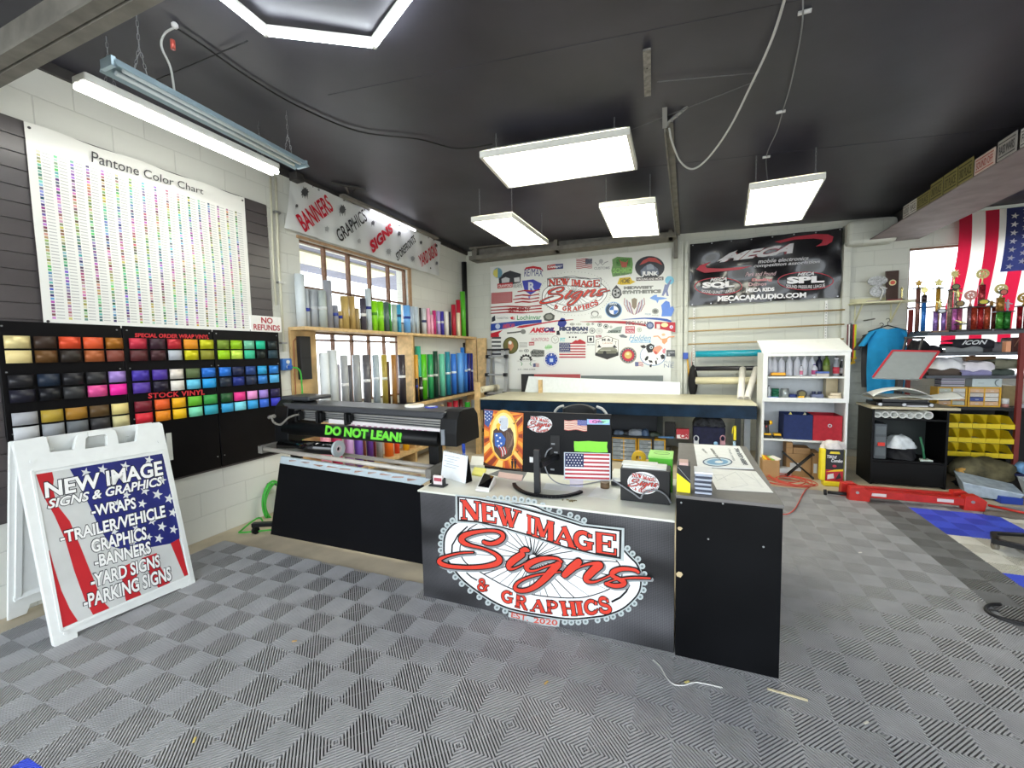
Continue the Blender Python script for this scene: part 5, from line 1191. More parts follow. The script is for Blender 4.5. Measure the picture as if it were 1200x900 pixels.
# yellow black holder on the cabinet
z10 = Zm(720, 430, 6)
yh = 2.23; q0 = P(*z10(400, 885), 'y', yh); q1 = P(*z10(533, 893), 'y', yh); qt = P(*z10(412, 690), 'y', yh); q0.x = max(q0.x, -.028)
t = thing('magazine_holder', 'yellow and black diagonal file holder on the front corner of the black cabinet', 'file holder', (q0.x, yh, .846))
hx_ = (q0.x, q1.x); zt_ = qt.z
MB().box((hx_[0], yh, .846), (hx_[1], yh+.10, zt_)).build('black_body', col('1c1d20', .4), t, bevel=.002)
b = MB(); b.prism([(hx_[0], yh-.001, .846), (hx_[1], yh-.001, .846), (hx_[1], yh-.001, .846+(zt_-.846)*.36), (hx_[0], yh-.001, .846+(zt_-.846)*.72)], (0, -.002, 0)); b.build('yellow_front', col('f2e21c', .4), t)
b = MB(); b.poly([(hx_[0]+.003, yh-.0015, zt_-.008), (hx_[0]+.006, yh-.0015, zt_-.008), (hx_[1], yh-.0015, .846+(zt_-.846)*.45), (hx_[1], yh-.0015, .846+(zt_-.846)*.42)]); b.build('grey_stripe', col('8a8c90', .4), t)
MB().box((hx_[0]+.01, yh+.01, zt_), (hx_[1]-.01, yh+.09, zt_+.012)).build('papers', col('d8b8b0', .6), t)
q0 = P(810, 580, 'z', .846); q1 = P(828, 580, 'z', .846)
t = thing('catalog_stack', 'stack of small dark-edged booklets beside the yellow file holder', 'booklets', (q0.x, 2.24, .846))
rr = random.Random(12)
for k in range(9):
    o1 = rr.uniform(-.003, .003); MB().box((.055+o1, 2.225+o1, .847+k*.011), (.118+o1+.012, 2.33+o1, .8565+k*.011)).build('booklet', col('3b4150' if k % 2 else 'aeb6c4', .5), t)
MB().box((.052, 2.222, .947), (.134, 2.335, .956)).build('top_sheet', col('eceef0', .6), t)
# signs lying on the cabinet top
b = MB(); q = [P(*z10(x, y), 'z', .8465) for x, y in ((558, 548), (880, 562), (980, 722), (585, 706))]; 
for p in q: p.x = min(p.x, .41)
t = thing('printed_sign', 'white sign with a blue round logo lying far back on the black cabinet', 'sign', (q[0]+q[2])/2)
b.hexa([q[3], q[2], q[1], q[0]]+[p+up*.006 for p in (q[3], q[2], q[1], q[0])]); b.build('sign_blank', col('f0f2f2', .4), t, bevel=.001)
sf_ = lambda x, y, l: P(*z10(x, y), 'z', .8532)+up*l
art = Art(sf_); art.disc(725, 668, 105, 32, '2c4a6c'); art.disc(725, 668, 95, 27, 'cfe0ec'); art.disc(725, 668, 75, 20, '6fa4cc'); art.disc(735, 668, 30, 9, 'e8eef2')
art.textq('RENTALS', [(690, 575), (760, 668), (718, 640), (672, 575)], '3c4048', .03)
art.textq('RENTALS', [(625, 572), (655, 606), (640, 606), (614, 580)], '5c6068', .01)
art.textq('269-503-9886', [(870, 572), (945, 690), (905, 690), (840, 572)], '3c4652', .03); art.textq('Call for details', [(810, 575), (850, 660), (830, 660), (795, 575)], '7c848c', .0); art.build('sign_print', t)
q = [P(*z10(x, y), 'z', .8465) for x, y in ((640, 712), (995, 735), (1128, 886), (720, 862))]
for p in q: p.x = min(p.x, .41)
t = thing('drawing_sheet', 'white sheet with a faint line drawing, near one on the cabinet top', 'paper', (q[0]+q[2])/2)
MB().hexa([q[3], q[2], q[1], q[0]]+[p+up*.001 for p in (q[3], q[2], q[1], q[0])]).build('sheet', col('f0f1ee', .6), t)
art = Art(lambda x, y, l: P(*z10(x, y), 'z', .8478)+up*l)
art.line([(720, 800), (850, 738), (940, 830), (820, 850)], 1.6, '9aa0a6'); art.line([(700, 760), (760, 760), (790, 800)], 1.4, '9aa0a6'); art.line([(900, 745), (1000, 800), (1040, 850)], 1.4, 'b0b4b8'); art.line([(960, 745), (1050, 850)], 1.4, 'b0b4b8'); art.line([(680, 730), (720, 790)], 1.4, 'b0b4b8'); art.build('line_drawing', t)
# office chair behind the monitor
t = thing('office_chair', 'black office chair with a grey tubular frame behind the monitor', 'chair', (-.9, 3.35, 0))
zt_ = P(680, 474, 'y', 3.35).z; cx0 = P(661, 480, 'y', 3.35).x; cx1 = P(698, 480, 'y', 3.35).x
bk_m = mat('black_mesh_fabric', '222426', .6, bump=.2, nscale=80)
MB().grid(lambda a, c: Vector((cx0+(cx1-cx0)*a, 3.35+.05*(1-(2*a-1)**2)-.03*c, zt_-.45+.45*c-.03*(2*a-1)**2*(c > .9))), 12, 10).build('backrest', bk_m, t, solid=.035, bevel=.004)
fr_l = [(cx0-.09, 3.36, zt_-.42), (cx0-.09, 3.36, zt_-.12), (cx0-.06, 3.36, zt_-.04), (cx0-.005, 3.36, zt_-.015)]
for sg in (0, 1):
    pts = [(x if not sg else cx0+cx1-x, y, z) for x, y, z in fr_l]
    MB().wire(spline(pts, 5), .010, 10).build('frame_tube', col('c9cac6', .35), t)
MB().box((cx0-.08, 3.0, .44), (cx1+.08, 3.46, .5)).build('seat', bk_m, t, bevel=.02)
MB().bar((cx0+.1, 3.42, .45), (cx0+.1, 3.4, zt_-.3), .05, .015).build('back_bar', mb, t)
MB().cyl(((cx0+cx1)/2, 3.22, .08), ((cx0+cx1)/2, 3.22, .44), .025, 14).build('gas_column', mb, t)
for k in range(5):
    a = 2*PI*k/5+.3; e = Vector(((cx0+cx1)/2+.26*math.cos(a), 3.22+.26*math.sin(a), .07))
    MB().bar(((cx0+cx1)/2, 3.22, .1), e, .04, .025).build('base_leg', mb, t); MB().cyl(e+Vector((-.015, 0, -.04)), e+Vector((.015, 0, -.04)), .029, 14).build('caster', mb, t)
# ================================================================== BACK WALL: sticker board
bq = [P(574, 313, 'y', 7.26), P(787.5, 291, 'y', 7.26)]
bx0, bx1 = -3.33, -.19; bzt = 3.155; bzb = .9
t = thing('sticker_board', 'large white board on the back wall covered with vehicle, flag and company stickers', 'board', ((bx0+bx1)/2, 7.27, bzb))
MB().box((bx0, 7.255, bzb), (bx1, 7.27, bzt)).build('white_board', mat('board_white', 'e4e6e3', .35, noise=.03, nscale=2), t)
WBp = Plane((bx0, 7.253, bzb), (bx1, 7.253, bzb), (bx0, 7.253, bzt), (0, -1, 0))
def sk(zm): return lambda x, y, l: WBp.px(*zm(x, y), l=l)
ZA, ZB, ZC, ZD = Zm(560, 290, 9.23), Zm(680, 290, 9.23), Zm(560, 370, 9.23), Zm(680, 370, 9.23)
def S(zm): return Art(sk(zm))
def done(a, name='sticker'): a.build(name, t, .4)
# centre emblem
z7 = Zm(560, 280, 4.615)
e0 = WBp.uv(*z7(334, 408)); e1 = WBp.uv(*z7(716, 180)); em3 = emblem_on(WBp, e0[0], e0[1], e1[0], e1[1])
# un-tilt the arched layout so the big sticker reads level
a = Art(lambda x, y, l: em3(x, y, .0004+l)); emblem(a, False)
a.build('emblem_sticker', t)
a = S(z7)
for k in range(64):
    an = 2*PI*k/64
    if -2.6 < an-2*PI < -.6 or True: a.line([(525+190*math.cos(an), 295+116*math.sin(an)), (525+196*math.cos(an), 295+120*math.sin(an))], 1.6, '5a5c60')
done(a, 'chain_ring')
a = S(ZA); a.disc(215, 275, 55, 62, 'cfd8dc'); a.disc(215, 275, 48, 55, '6fa0b8'); a.poly([(170, 250), (215, 222), (215, 328), (185, 318), (165, 290)], 'd8cf6a'); done(a)
a = S(ZA); a.poly([(225, 330), (285, 275), (350, 250), (465, 285), (462, 380), (380, 395), (230, 400)], '33363c'); a.poly([(255, 340), (300, 320), (345, 335), (340, 375), (260, 385)], 'c9ccd0'); a.poly([(390, 330), (450, 320), (455, 370), (395, 375)], 'd8dadc'); a.rect(212, 392, 375, 445, 'b8242c', -14); a.text('CRAWFORD', 220, 405, 368, 437, 'f0e0e0', .03, sl=-12); a.text('FIREARMS', 380, 395, 478, 440, '5a5c60', .0, sl=-8); done(a)
a = S(ZA); a.poly([(498, 250), (520, 215), (600, 200), (680, 215), (712, 262), (680, 240), (600, 225), (530, 232)], 'c8202c'); a.text('RE/MAX', 500, 238, 705, 318, '2c3680', .0, .15, arc=.12); a.poly([(478, 360), (600, 345), (692, 392), (665, 450), (570, 512), (505, 470)], '3c46b0'); a.text('R', 545, 375, 620, 470, 'd8dce8', .04); a.poly([(540, 515), (575, 512), (555, 570)], '8a90c8'); done(a)
a = S(ZA); a.rect(750, 192, 838, 246, 'b83038', -12); a.rect(838, 180, 922, 234, '2c3478', -5); a.text('CAM&JAY', 758, 200, 915, 232, 'f0f0f0', .04, .2, -10); done(a)
a = S(z7); a.flag(532, 108, 618, 160, red='a8303c', blue='202a50', sl=-3, right=True, wave=2); done(a)
# big torn flag
a = S(ZA)
a.rect(145, 492, 372, 610, 'a81e30', -15)
for r in range(7):
    for c in range(10): a.poly([(152+c*22+(11 if r % 2 else 0)+dx, 500+r*16-c*1.3+dy) for dx, dy in ((-6, 0), (0, -6), (6, 0), (0, 6))], 'eceae6')
for k, (x0, x1, y) in enumerate(((430, 670, 470), (400, 662, 518), (380, 662, 556), (400, 660, 590), (140, 690, 640), (140, 690, 672), (140, 700, 705))):
    a.poly([(x0, y+4), (x0+(x1-x0)*.35, y-12), (x0+(x1-x0)*.7, y-4), (x1, y-20), (x1+4, y-6), (x0+(x1-x0)*.6, y+10), (x0+(x1-x0)*.3, y+4), (x0, y+14)], 'a01c24')
a.text('GET BENT', 330, 655, 570, 695, '8a1c20', .05, sl=-8); done(a)
a = S(ZA); a.poly([(150, 760), (185, 735), (190, 790), (150, 808)], '2a3440'); a.text('Concealed Fitness', 200, 748, 330, 775, '70747a', .0, sl=-4); done(a)
a = S(ZA); a.text('t', 345, 745, 400, 780, 'c8343c', .05); a.text('Lochinvar', 424, 735, 685, 785, '3f8f5c', .015, sl=-8); done(a)
a = S(ZA); a.poly([(705, 745), (735, 715), (790, 705), (832, 735), (825, 780), (770, 798), (720, 790)], '4c5048'); a.disc(770, 750, 38, 28, '8a8c84'); done(a)
# blue / red swooshes of a banner
a = S(ZC); a.poly([(140, 88), (400, 60), (690, 42), (690, 75), (500, 95), (300, 140), (140, 165)], '27469e'); a.poly([(140, 190), (270, 155), (225, 195), (232, 228), (140, 232)], 'b81e30'); a.disc(215, 115, 26, 28, 'b8c8e0'); a.text('AMERICAN', 265, 92, 400, 140, 'd04a50', .03, .2, -14); done(a)
a = S(ZC); a.poly([(410, 130), (450, 110), (690, 75), (840, 50), (1030, 38), (1034, 46), (860, 62), (700, 88), (480, 132)], 'b82c38'); done(a)
a = S(ZD); a.poly([(0, 62), (240, 55), (490, 58), (700, 90), (720, 118), (620, 100), (380, 80), (0, 66)], 'a81c28'); a.text('MICHIGAN', 495, 55, 760, 100, '7a5a60', .02, sl=6); done(a)
a = S(ZD); a.poly([(430, 40), (620, 25), (700, 20), (830, 22), (940, 35), (990, 55), (980, 70), (860, 48), (700, 34), (500, 42)], '2c52a8'); done(a)
a = S(ZD); a.poly([(805, 65), (920, 68), (1028, 72), (1028, 180), (950, 160), (880, 148), (805, 138)], 'b81c30'); a.rect(825, 90, 862, 140, 'e0dcd8'); a.disc(912, 100, 38, 24, 'f0e4a8'); a.disc(985, 122, 20, 18, 'e8e0f0'); a.disc(985, 122, 8, 8, '8a3ab0'); a.disc(755, 105, 40, 40, '3c4878'); a.disc(755, 105, 26, 24, '8a96b8'); done(a)
# upper right
a = S(ZB); a.line([(160, 160), (190, 195), (215, 160), (240, 190), (265, 165), (300, 150)], 7, '8a8c90'); a.disc(225, 150, 22, 24, 'b0b2b4'); a.text('CUSTOMS', 150, 212, 320, 240, '9a9ca0', .02, sl=-6); done(a)
a = S(ZB); a.poly([(345, 130), (400, 100), (480, 105), (560, 110), (570, 180), (560, 280), (470, 300), (350, 318), (335, 250), (350, 190)], '6f9a5c'); a.text('SKI', 390, 120, 540, 200, '4f8a3c', .06, out='2c4a28'); a.text('SCHMID', 355, 225, 560, 280, '8cc06a', .05, sl=-10, out='2c5a28'); a.poly([(420, 120), (440, 150), (500, 160), (520, 125), (500, 215), (450, 215)], 'b05a48'); a.text('TREE SERVICE', 365, 285, 555, 308, '3c4a38', .0, sl=-12); done(a)
a = S(ZB); a.disc(752, 215, 160, 122, '2b2f38'); a.poly([(640, 190), (680, 140), (740, 110), (810, 112), (860, 150), (890, 190), (820, 160), (740, 150), (690, 175)], 'c0504c'); a.poly([(650, 250), (700, 200), (770, 180), (840, 230), (850, 290), (660, 300)], '6c7688'); a.poly([(715, 190), (760, 175), (790, 190), (800, 235), (720, 240)], '9aa4b4'); a.text('JUNK', 665, 258, 845, 318, 'eceef0', .05, out='20242c'); a.rect(605, 325, 900, 362, '3a3438', -8); a.text('HAULING AND MORE', 615, 332, 890, 356, 'e4e0e0', .02, sl=-7); done(a)
a = S(ZB); a.poly([(400, 395), (425, 330), (540, 320), (560, 355), (600, 370), (540, 400), (440, 404)], 'd8b81c'); a.text('HOME', 435, 335, 540, 390, '6a5a14', .04, .2, -4); done(a)
a = S(ZB); a.poly([(390, 405), (440, 460), (450, 510), (420, 548), (370, 552), (338, 510), (345, 460)], '383a40'); a.disc(392, 490, 40, 45, 'b8babc')
for k in range(3): a.poly([(392, 490), (392+38*math.cos(k*2.094-.5), 490+38*math.sin(k*2.094-.5)), (392+38*math.cos(k*2.094+.5), 490+38*math.sin(k*2.094+.5))], '1c1e22')
a.text('MIDWEST', 470, 420, 790, 455, '8a8c88', .04, sl=-8, out='3a3c40'); a.text('SYNTHETICS', 455, 465, 875, 505, '8a8c88', .04, sl=-12, out='3a3c40'); done(a)
a = S(ZB); a.disc(360, 675, 92, 88, '8fb4dc'); a.disc(360, 675, 84, 80, '23405c'); a.disc(362, 678, 50, 47, 'e8ecf0')
a.poly([(362, 678), (362, 632), (345, 634), (322, 655), (314, 678)], '3f74c4'); a.poly([(362, 678), (362, 724), (384, 720), (404, 700), (410, 678)], '3f74c4'); a.text('BMW', 318, 600, 402, 625, 'd8e0e8', .03, arc=.2); done(a)
a = S(ZB)
for sg in (-1, 1):
    for k in range(7): a.line([(585+sg*(105-k*9), 545+k*8), (585+sg*(112-k*13), 610+k*6), (585+sg*(70-k*9), 690+k*4), (585+sg*4, 725)], 7, ('9c4a50', 'd8d8dc', '7a80a8')[k % 3])
a.poly([(555, 560), (585, 545), (615, 560), (608, 640), (585, 672), (560, 640)], '8a7c68'); done(a)
a = S(ZB); a.disc(965, 355, 48, 46, '7cc4e0'); a.poly([(915, 400), (940, 400), (975, 345), (988, 350), (955, 430), (945, 470), (958, 525), (935, 525), (925, 480), (900, 525), (880, 520), (900, 460)], '7c86b0'); done(a)
a = S(ZB); a.poly([(750, 548), (800, 515), (830, 512), (830, 535), (900, 540), (945, 552), (850, 568), (835, 605), (820, 575), (780, 562)], '6f9ae0'); a.poly([(875, 625), (925, 575), (965, 590), (975, 650), (1000, 632), (1015, 670), (1000, 715), (985, 745), (878, 745), (885, 690)], '5c86dc'); done(a)
a = S(ZB); a.disc(812, 690, 38, 32, 'a4a6a2'); a.disc(812, 690, 24, 20, '6a6c68'); a.text('POLISH', 700, 712, 765, 732, '9aa8bc', .02); a.text('IRONWOOD', 778, 728, 848, 742, '8a8c88', .0); done(a)
a = S(ZB); a.text('GEARHEAD', 110, 735, 230, 768, '7c8078', .0); a.disc(158, 715, 42, 30, '5a5e5c'); a.disc(158, 720, 32, 24, 'e4e6e3'); done(a)
# lower rows
a = S(ZC); a.text('AMSOIL', 560, 128, 838, 185, 'c8283c', .05, .3, -3); a.text('OIL', 715, 126, 835, 172, '2c3a78', .06, .3, -1); a.text('First in Synthetics', 552, 190, 815, 204, '5a5c60', .0); done(a)
a = S(ZC); a.poly([(870, 60), (905, 22), (940, 30), (962, 80), (935, 122), (890, 125), (862, 100)], '27348c'); a.text('MICHIGAN', 880, 118, 1190, 165, '3c4468', .04, out='1c2238'); a.text('HUNTING CAMP', 960, 172, 1190, 195, '4a4e60', .03); a.poly([(852, 165), (880, 160), (890, 208), (850, 208)], '1c1e28'); done(a)
a = S(ZC); a.line([(315, 188), (400, 180), (470, 170), (515, 185)], 16, '5c605c'); a.disc(490, 172, 28, 26, '7c807c'); done(a)
a = S(ZC); a.disc(355, 322, 84, 92, '4a4a2c'); a.disc(355, 322, 74, 82, '6c6a3c'); a.poly([(325, 300), (350, 265), (375, 285), (390, 330), (360, 380), (330, 365)], 'c88c68'); a.disc(348, 292, 18, 20, 'e8e8e4'); done(a)
a = S(ZC); a.text('HUNTFORD', 582, 238, 768, 276, 'b0506c', .0); done(a)
a = S(ZC); a.rect(552, 285, 610, 322, 'b0444c', -3); a.text('BOWS', 558, 294, 604, 314, 'f0dede', .03); done(a)
a = S(ZC)
for k in range(5): a.line([(448, 292+k*12), (535, 290+k*12)], 5, '9ca09c')
done(a)
a = S(ZC); a.text('PIT', 890, 238, 945, 282, '6cc4c8', .03); a.rect(985, 225, 1000, 240, '1c1e22'); a.rect(1020, 225, 1035, 240, '1c1e22'); a.rect(1052, 225, 1067, 240, '1c1e22'); done(a)
a = S(ZC); a.rect(880, 288, 1165, 452, 'e4e2e0'); a.flag(880, 292, 1165, 455, red='b03840', blue='333c6c', n=11); a.poly([(1015, 292), (1060, 262), (1075, 270), (1105, 252), (1165, 285), (1165, 292)], 'b8242c'); done(a)
a = S(ZC)
a.disc(835, 258, 42, 42, 'a8aaa6'); a.disc(835, 258, 36, 36, 'e4e6e3'); a.line([(818, 240), (835, 275), (855, 250)], 5, '8a8c88'); done(a)
a = S(ZC); a.poly([(720, 345), (760, 310), (800, 318), (808, 345), (770, 362), (735, 365)], 'b8dcb4'); a.text('Lawn', 725, 322, 800, 352, '7cba74', .02, .3); done(a)
a = S(ZC); a.disc(520, 475, 58, 50, '1c1e20'); a.disc(520, 480, 46, 40, 'e4e6e3')
for k in range(7): an = PI*k/6+PI; a.disc(520+60*math.cos(an), 472+50*math.sin(an), 9, 9, '1c1e20', 10)
a.rect(450, 492, 590, 530, 'e4e6e3'); a.text('GEAR HEADZ', 470, 462, 575, 478, '1c1e20', .03); a.line([(425, 490), (625, 488)], 3, '6c7070'); a.line([(465, 500), (480, 520), (470, 540)], 7, '4a9a5c'); a.line([(575, 500), (562, 520), (578, 540)], 7, '4a9a5c'); a.text('231-288-6384', 430, 572, 622, 588, '6a6c70', .0); done(a)
a = S(ZC); a.poly([(565, 395), (600, 362), (720, 372), (720, 440), (640, 448), (580, 440)], '8c8e8a'); a.text('BULLDOG', 582, 378, 712, 412, '2c2e30', .04); a.text('HOME REPAIR', 585, 422, 705, 442, '2c2e30', .02); done(a)
a = S(ZC); a.flag(598, 515, 662, 552, red='b06468', blue='3c4c7c', n=7, wave=2); done(a)
a = S(ZC); a.disc(795, 472, 84, 84, 'c8ccd4'); a.disc(795, 472, 78, 78, 'e8eaec'); a.disc(795, 472, 68, 68, '23409a'); a.disc(795, 476, 46, 46, '2c50b4'); a.rect(776, 462, 814, 500, 'c4d4e8'); a.poly(star(795, 425, 14), 'e8ecf0')
for k in range(12): an = 2*PI*k/12; a.poly(star(795+57*math.cos(an), 472+57*math.sin(an), 7), 'e8ecf0')
done(a)
a = S(ZC)
for k in range(9): a.rect(462 if k > 4 else 452, 0, 463, 1, 'e4e6e3')
# oval & shield small ones
for zm, items in ((ZD, ((130, 162, 33, 33, '8a8c8c'), (205, 165, 36, 33, 'c4c6c4'), (210, 98, 24, 22, '5c605c'), (278, 115, 26, 24, '2f3a30'), (332, 122, 15, 14, '9a9c98'), (640, 152, 26, 26, 'a8b0a0'), (85, 92, 20, 15, '8ca078'), (135, 88, 15, 13, '6a6e70'))), (ZC, ((525, 378, 28, 18, '8a8c8a'), (465, 380, 22, 12, 'a0a29e'), (1020, 92, 26, 14, '70746c'), (1090, 92, 30, 12, 'b0b4a4')))):
    for (x, y, rx, ry, c) in items:
        a = S(zm); a.disc(x, y, rx, ry, c); a.disc(x, y, rx*.72, ry*.72, 'dfe1de'); a.disc(x, y, rx*.45, ry*.45, c); done(a)
a = S(ZD); a.poly([(280, 185), (330, 155), (400, 120), (455, 115), (445, 160), (440, 188)], '9aa6a0'); a.text('DESERT', 300, 158, 440, 185, '4c5450', .05, .2); done(a)
a = S(ZD); a.rect(488, 113, 590, 190, 'b84858'); a.text('GUNFIGHTER', 495, 120, 583, 145, 'e8d8dc', .03); a.text('TACTICAL', 495, 158, 583, 182, 'e8d8dc', .03); done(a)
a = S(ZD); a.rect(75, 218, 150, 292, '4a4c50'); a.rect(84, 227, 141, 283, 'e4e6e3'); a.disc(112, 255, 16, 20, '2a2c30'); a.text('GREYSTONE', 72, 305, 156, 320, '6a6c70', .0); done(a)
a = S(ZD); a.rect(168, 212, 228, 236, '8c2434', -2); a.text('SPRAY', 174, 216, 222, 232, 'e8dcdc', .02, .2); done(a)
a = S(ZD)
hexo = [(168, 260), (290, 218), (414, 260), (414, 430), (290, 474), (160, 430)]
a.poly(hexo, '6c5c48'); a.poly([(x+(290-x)*.04, y+(345-y)*.04) for x, y in hexo], 'eceae4'); a.text('M & J', 235, 245, 352, 282, '3c3c3e', .03); a.text('LAWN', 245, 290, 345, 305, 'b06a50', .0); a.text('T', 185, 280, 205, 312, '4a4a4c', .0); a.text('T', 372, 278, 395, 310, '4a4a4c', .0)
a.poly([(180, 345), (205, 310), (230, 345)], '33363a'); a.poly([(345, 345), (370, 312), (400, 350)], '33363a'); a.poly([(200, 370), (240, 342), (350, 338), (395, 360), (410, 400), (170, 405)], '8c8c7c'); a.poly([(162, 400), (412, 395), (412, 428), (290, 470), (162, 428)], '2a2a28'); a.rect(190, 378, 390, 410, '6c6c5c'); a.disc(265, 402, 18, 22, '20201e'); a.rect(215, 368, 330, 380, 'b4b4a4'); done(a)
a = S(ZD); a.text('Holden', 525, 208, 765, 268, '5c9cc8', .0, .4, 0); a.rect(545, 268, 760, 292, '7cb0d8'); a.text('HANDYMAN', 560, 271, 745, 289, 'e8f0f4', .03); done(a)
a = S(ZD); a.poly([(415, 212), (460, 200), (510, 225), (500, 240), (440, 235)], '6a6e74'); done(a)
a = S(ZD); a.line([(790, 225), (840, 220), (880, 260)], 14, 'e8a474'); a.line([(1020, 225), (960, 230), (920, 260)], 14, 'e8a474'); a.poly([(880, 250), (945, 240), (940, 280), (910, 310), (885, 290)], 'e8a070'); a.disc(900, 205, 20, 14, 'e8b890'); done(a)
a = S(ZD); a.disc(518, 428, 92, 90, 'a8a090'); a.disc(518, 428, 82, 80, '4a5060'); a.disc(518, 428, 66, 65, 'b8283c'); a.disc(518, 425, 40, 40, 'd8b868'); a.disc(515, 412, 18, 14, 'f0e0a8')
for k in range(16): an = 2*PI*k/16; a.disc(518+74*math.cos(an), 428+73*math.sin(an), 4, 4, 'd8d0c0', 8)
done(a)
a = S(ZD); a.flag(592, 500, 682, 545, red='b8686c', blue='3c4c8c', n=7, wave=3); done(a)
# generic cow
a = S(ZD); a.disc(785, 430, 140, 112, '5c88b8'); a.disc(785, 428, 134, 107, 'eef0f0')
a.poly([(648, 325), (690, 315), (715, 335), (700, 352), (668, 350)], '2a2426'); a.poly([(715, 320), (760, 298), (800, 320), (805, 360), (775, 395), (735, 400), (712, 360)], '242426'); a.disc(768, 342, 18, 18, 'c8d4dc'); a.disc(768, 344, 8, 9, '2a3440')
a.poly([(800, 340), (860, 320), (892, 345), (870, 372), (830, 420), (805, 405), (782, 378)], 'e89c80'); a.poly([(800, 375), (835, 395), (820, 422), (795, 400)], 'd05a50')
a.poly([(885, 380), (910, 350), (925, 358), (918, 410), (895, 408)], 'd88a98'); a.poly([(865, 430), (890, 415), (915, 430), (912, 465), (880, 470)], '1e1e20'); a.poly([(695, 470), (720, 435), (740, 440), (730, 475), (705, 488)], '1e1e20'); a.poly([(735, 480), (775, 485), (785, 508), (750, 505)], '1e1e20'); a.poly([(808, 490), (825, 480), (832, 525), (815, 528)], '1e1e20'); a.poly([(750, 530), (775, 525), (770, 558), (752, 555)], '1e1e20'); a.poly([(820, 455), (840, 462), (838, 480)], '1e1e20'); done(a)
a = S(ZD); a.rect(932, 372, 1025, 440, '3c3e44'); a.text('CARBON', 940, 385, 1018, 408, 'b0b4b8', .02); a.disc(960, 420, 12, 12, 'a0a4a8'); done(a)
a = S(ZD); a.text('Mobile', 905, 485, 1015, 515, 'a8b0bc', .0, .2); a.text('NE', 905, 520, 1010, 560, '8a94a8', .0); done(a)
a = S(z7)
for k in range(5): a.rect(75, 530+k*22, 125, 540+k*22, '4c4e52'); 
done(a, 'louvre_print')
# ------------------------------------------------------------------ aluminium ladder in front of the board's left edge
zl = Zm(560, 370, 9.23)
t = thing('step_ladder', 'aluminium step ladder standing against the back wall at the left of the sticker board', 'ladder', (-3.1, 7.1, 0))
al = mat('ladder_aluminium', 'b4b6ba', .35, metal=.5)
yl = 7.12; xl0 = P(*zl(122, 450), 'y', yl).x; xl1 = P(*zl(318, 450), 'y', yl).x
zt_ = P(*zl(320, 372), 'y', yl).z
for x in (xl0, xl1): MB().bar((x, yl-.25, 0.0), (x, yl, zt_), .035, .06, up=(1, 0, 0)).build('side_rail', al, t)
for k in range(5):
    z = P(*zl(220, 440), 'y', yl).z-k*.33; 
    if z < .1: break
    y = yl-.25*(1-z/zt_); MB().box((xl0, y-.07, z-.014), (xl1, y+.03, z+.014)).build('step', al, t, bevel=.003)
    for x in (xl0, xl1): MB().box((x-.03, y-.08, z-.03), (x+.03, y-.0, z+.03)).build('step_bracket', col('1c1c20', .5), t, bevel=.004)
for x in (xl0+.04, xl1-.04): MB().bar((x, 7.22, .0), (x, 7.22, zt_-.1), .03, .03).build('rear_rail', al, t)
MB().box((xl0-.02, yl-.06, zt_), (xl1+.02, yl+.08, zt_+.03)).build('top_cap', col('2a2a2e', .5), t, bevel=.006)
# ================================================================== WORK TABLE
TZ = .875; ty0 = 5.85; ty1 = 7.0; tx0, tx1 = -2.92, .83
t = thing('work_table', 'long work table with pale top and dark blue front rail before the sticker board', 'table', (-1.05, 6.4, 0))
ttop = mat('mdf_top', 'cfcab0', .5, noise=.12, nscale=4); navy = mat('navy_painted_wood', '0e263c', .4, noise=.5, nscale=6, bump=.1, spec=.2)
MB().box((tx0, ty0, TZ-.02), (tx1, ty1, TZ)).build('table_top', ttop, t, bevel=.002)
MB().box((tx0+.01, ty0+.01, .69), (tx1-.0, ty0+.05, TZ-.021)).build('front_rail', navy, t, bevel=.004)
MB().box((tx1-.05, ty0+.05, .69), (tx1-.01, ty1, TZ-.021)).build('side_rail', navy, t); MB().box((tx0+.01, ty0+.05, .69), (tx0+.05, ty1, TZ-.021)).build('side_rail', navy, t)
for x in (tx0+.12, -2.3, .735):
    for y in (ty0+.1, ty1-.1): MB().box((x-.035, y-.035, 0), (x+.035, y+.035, .69)).build('leg', mat('galv_leg', '74797c', .45, metal=.3), t, bevel=.003)
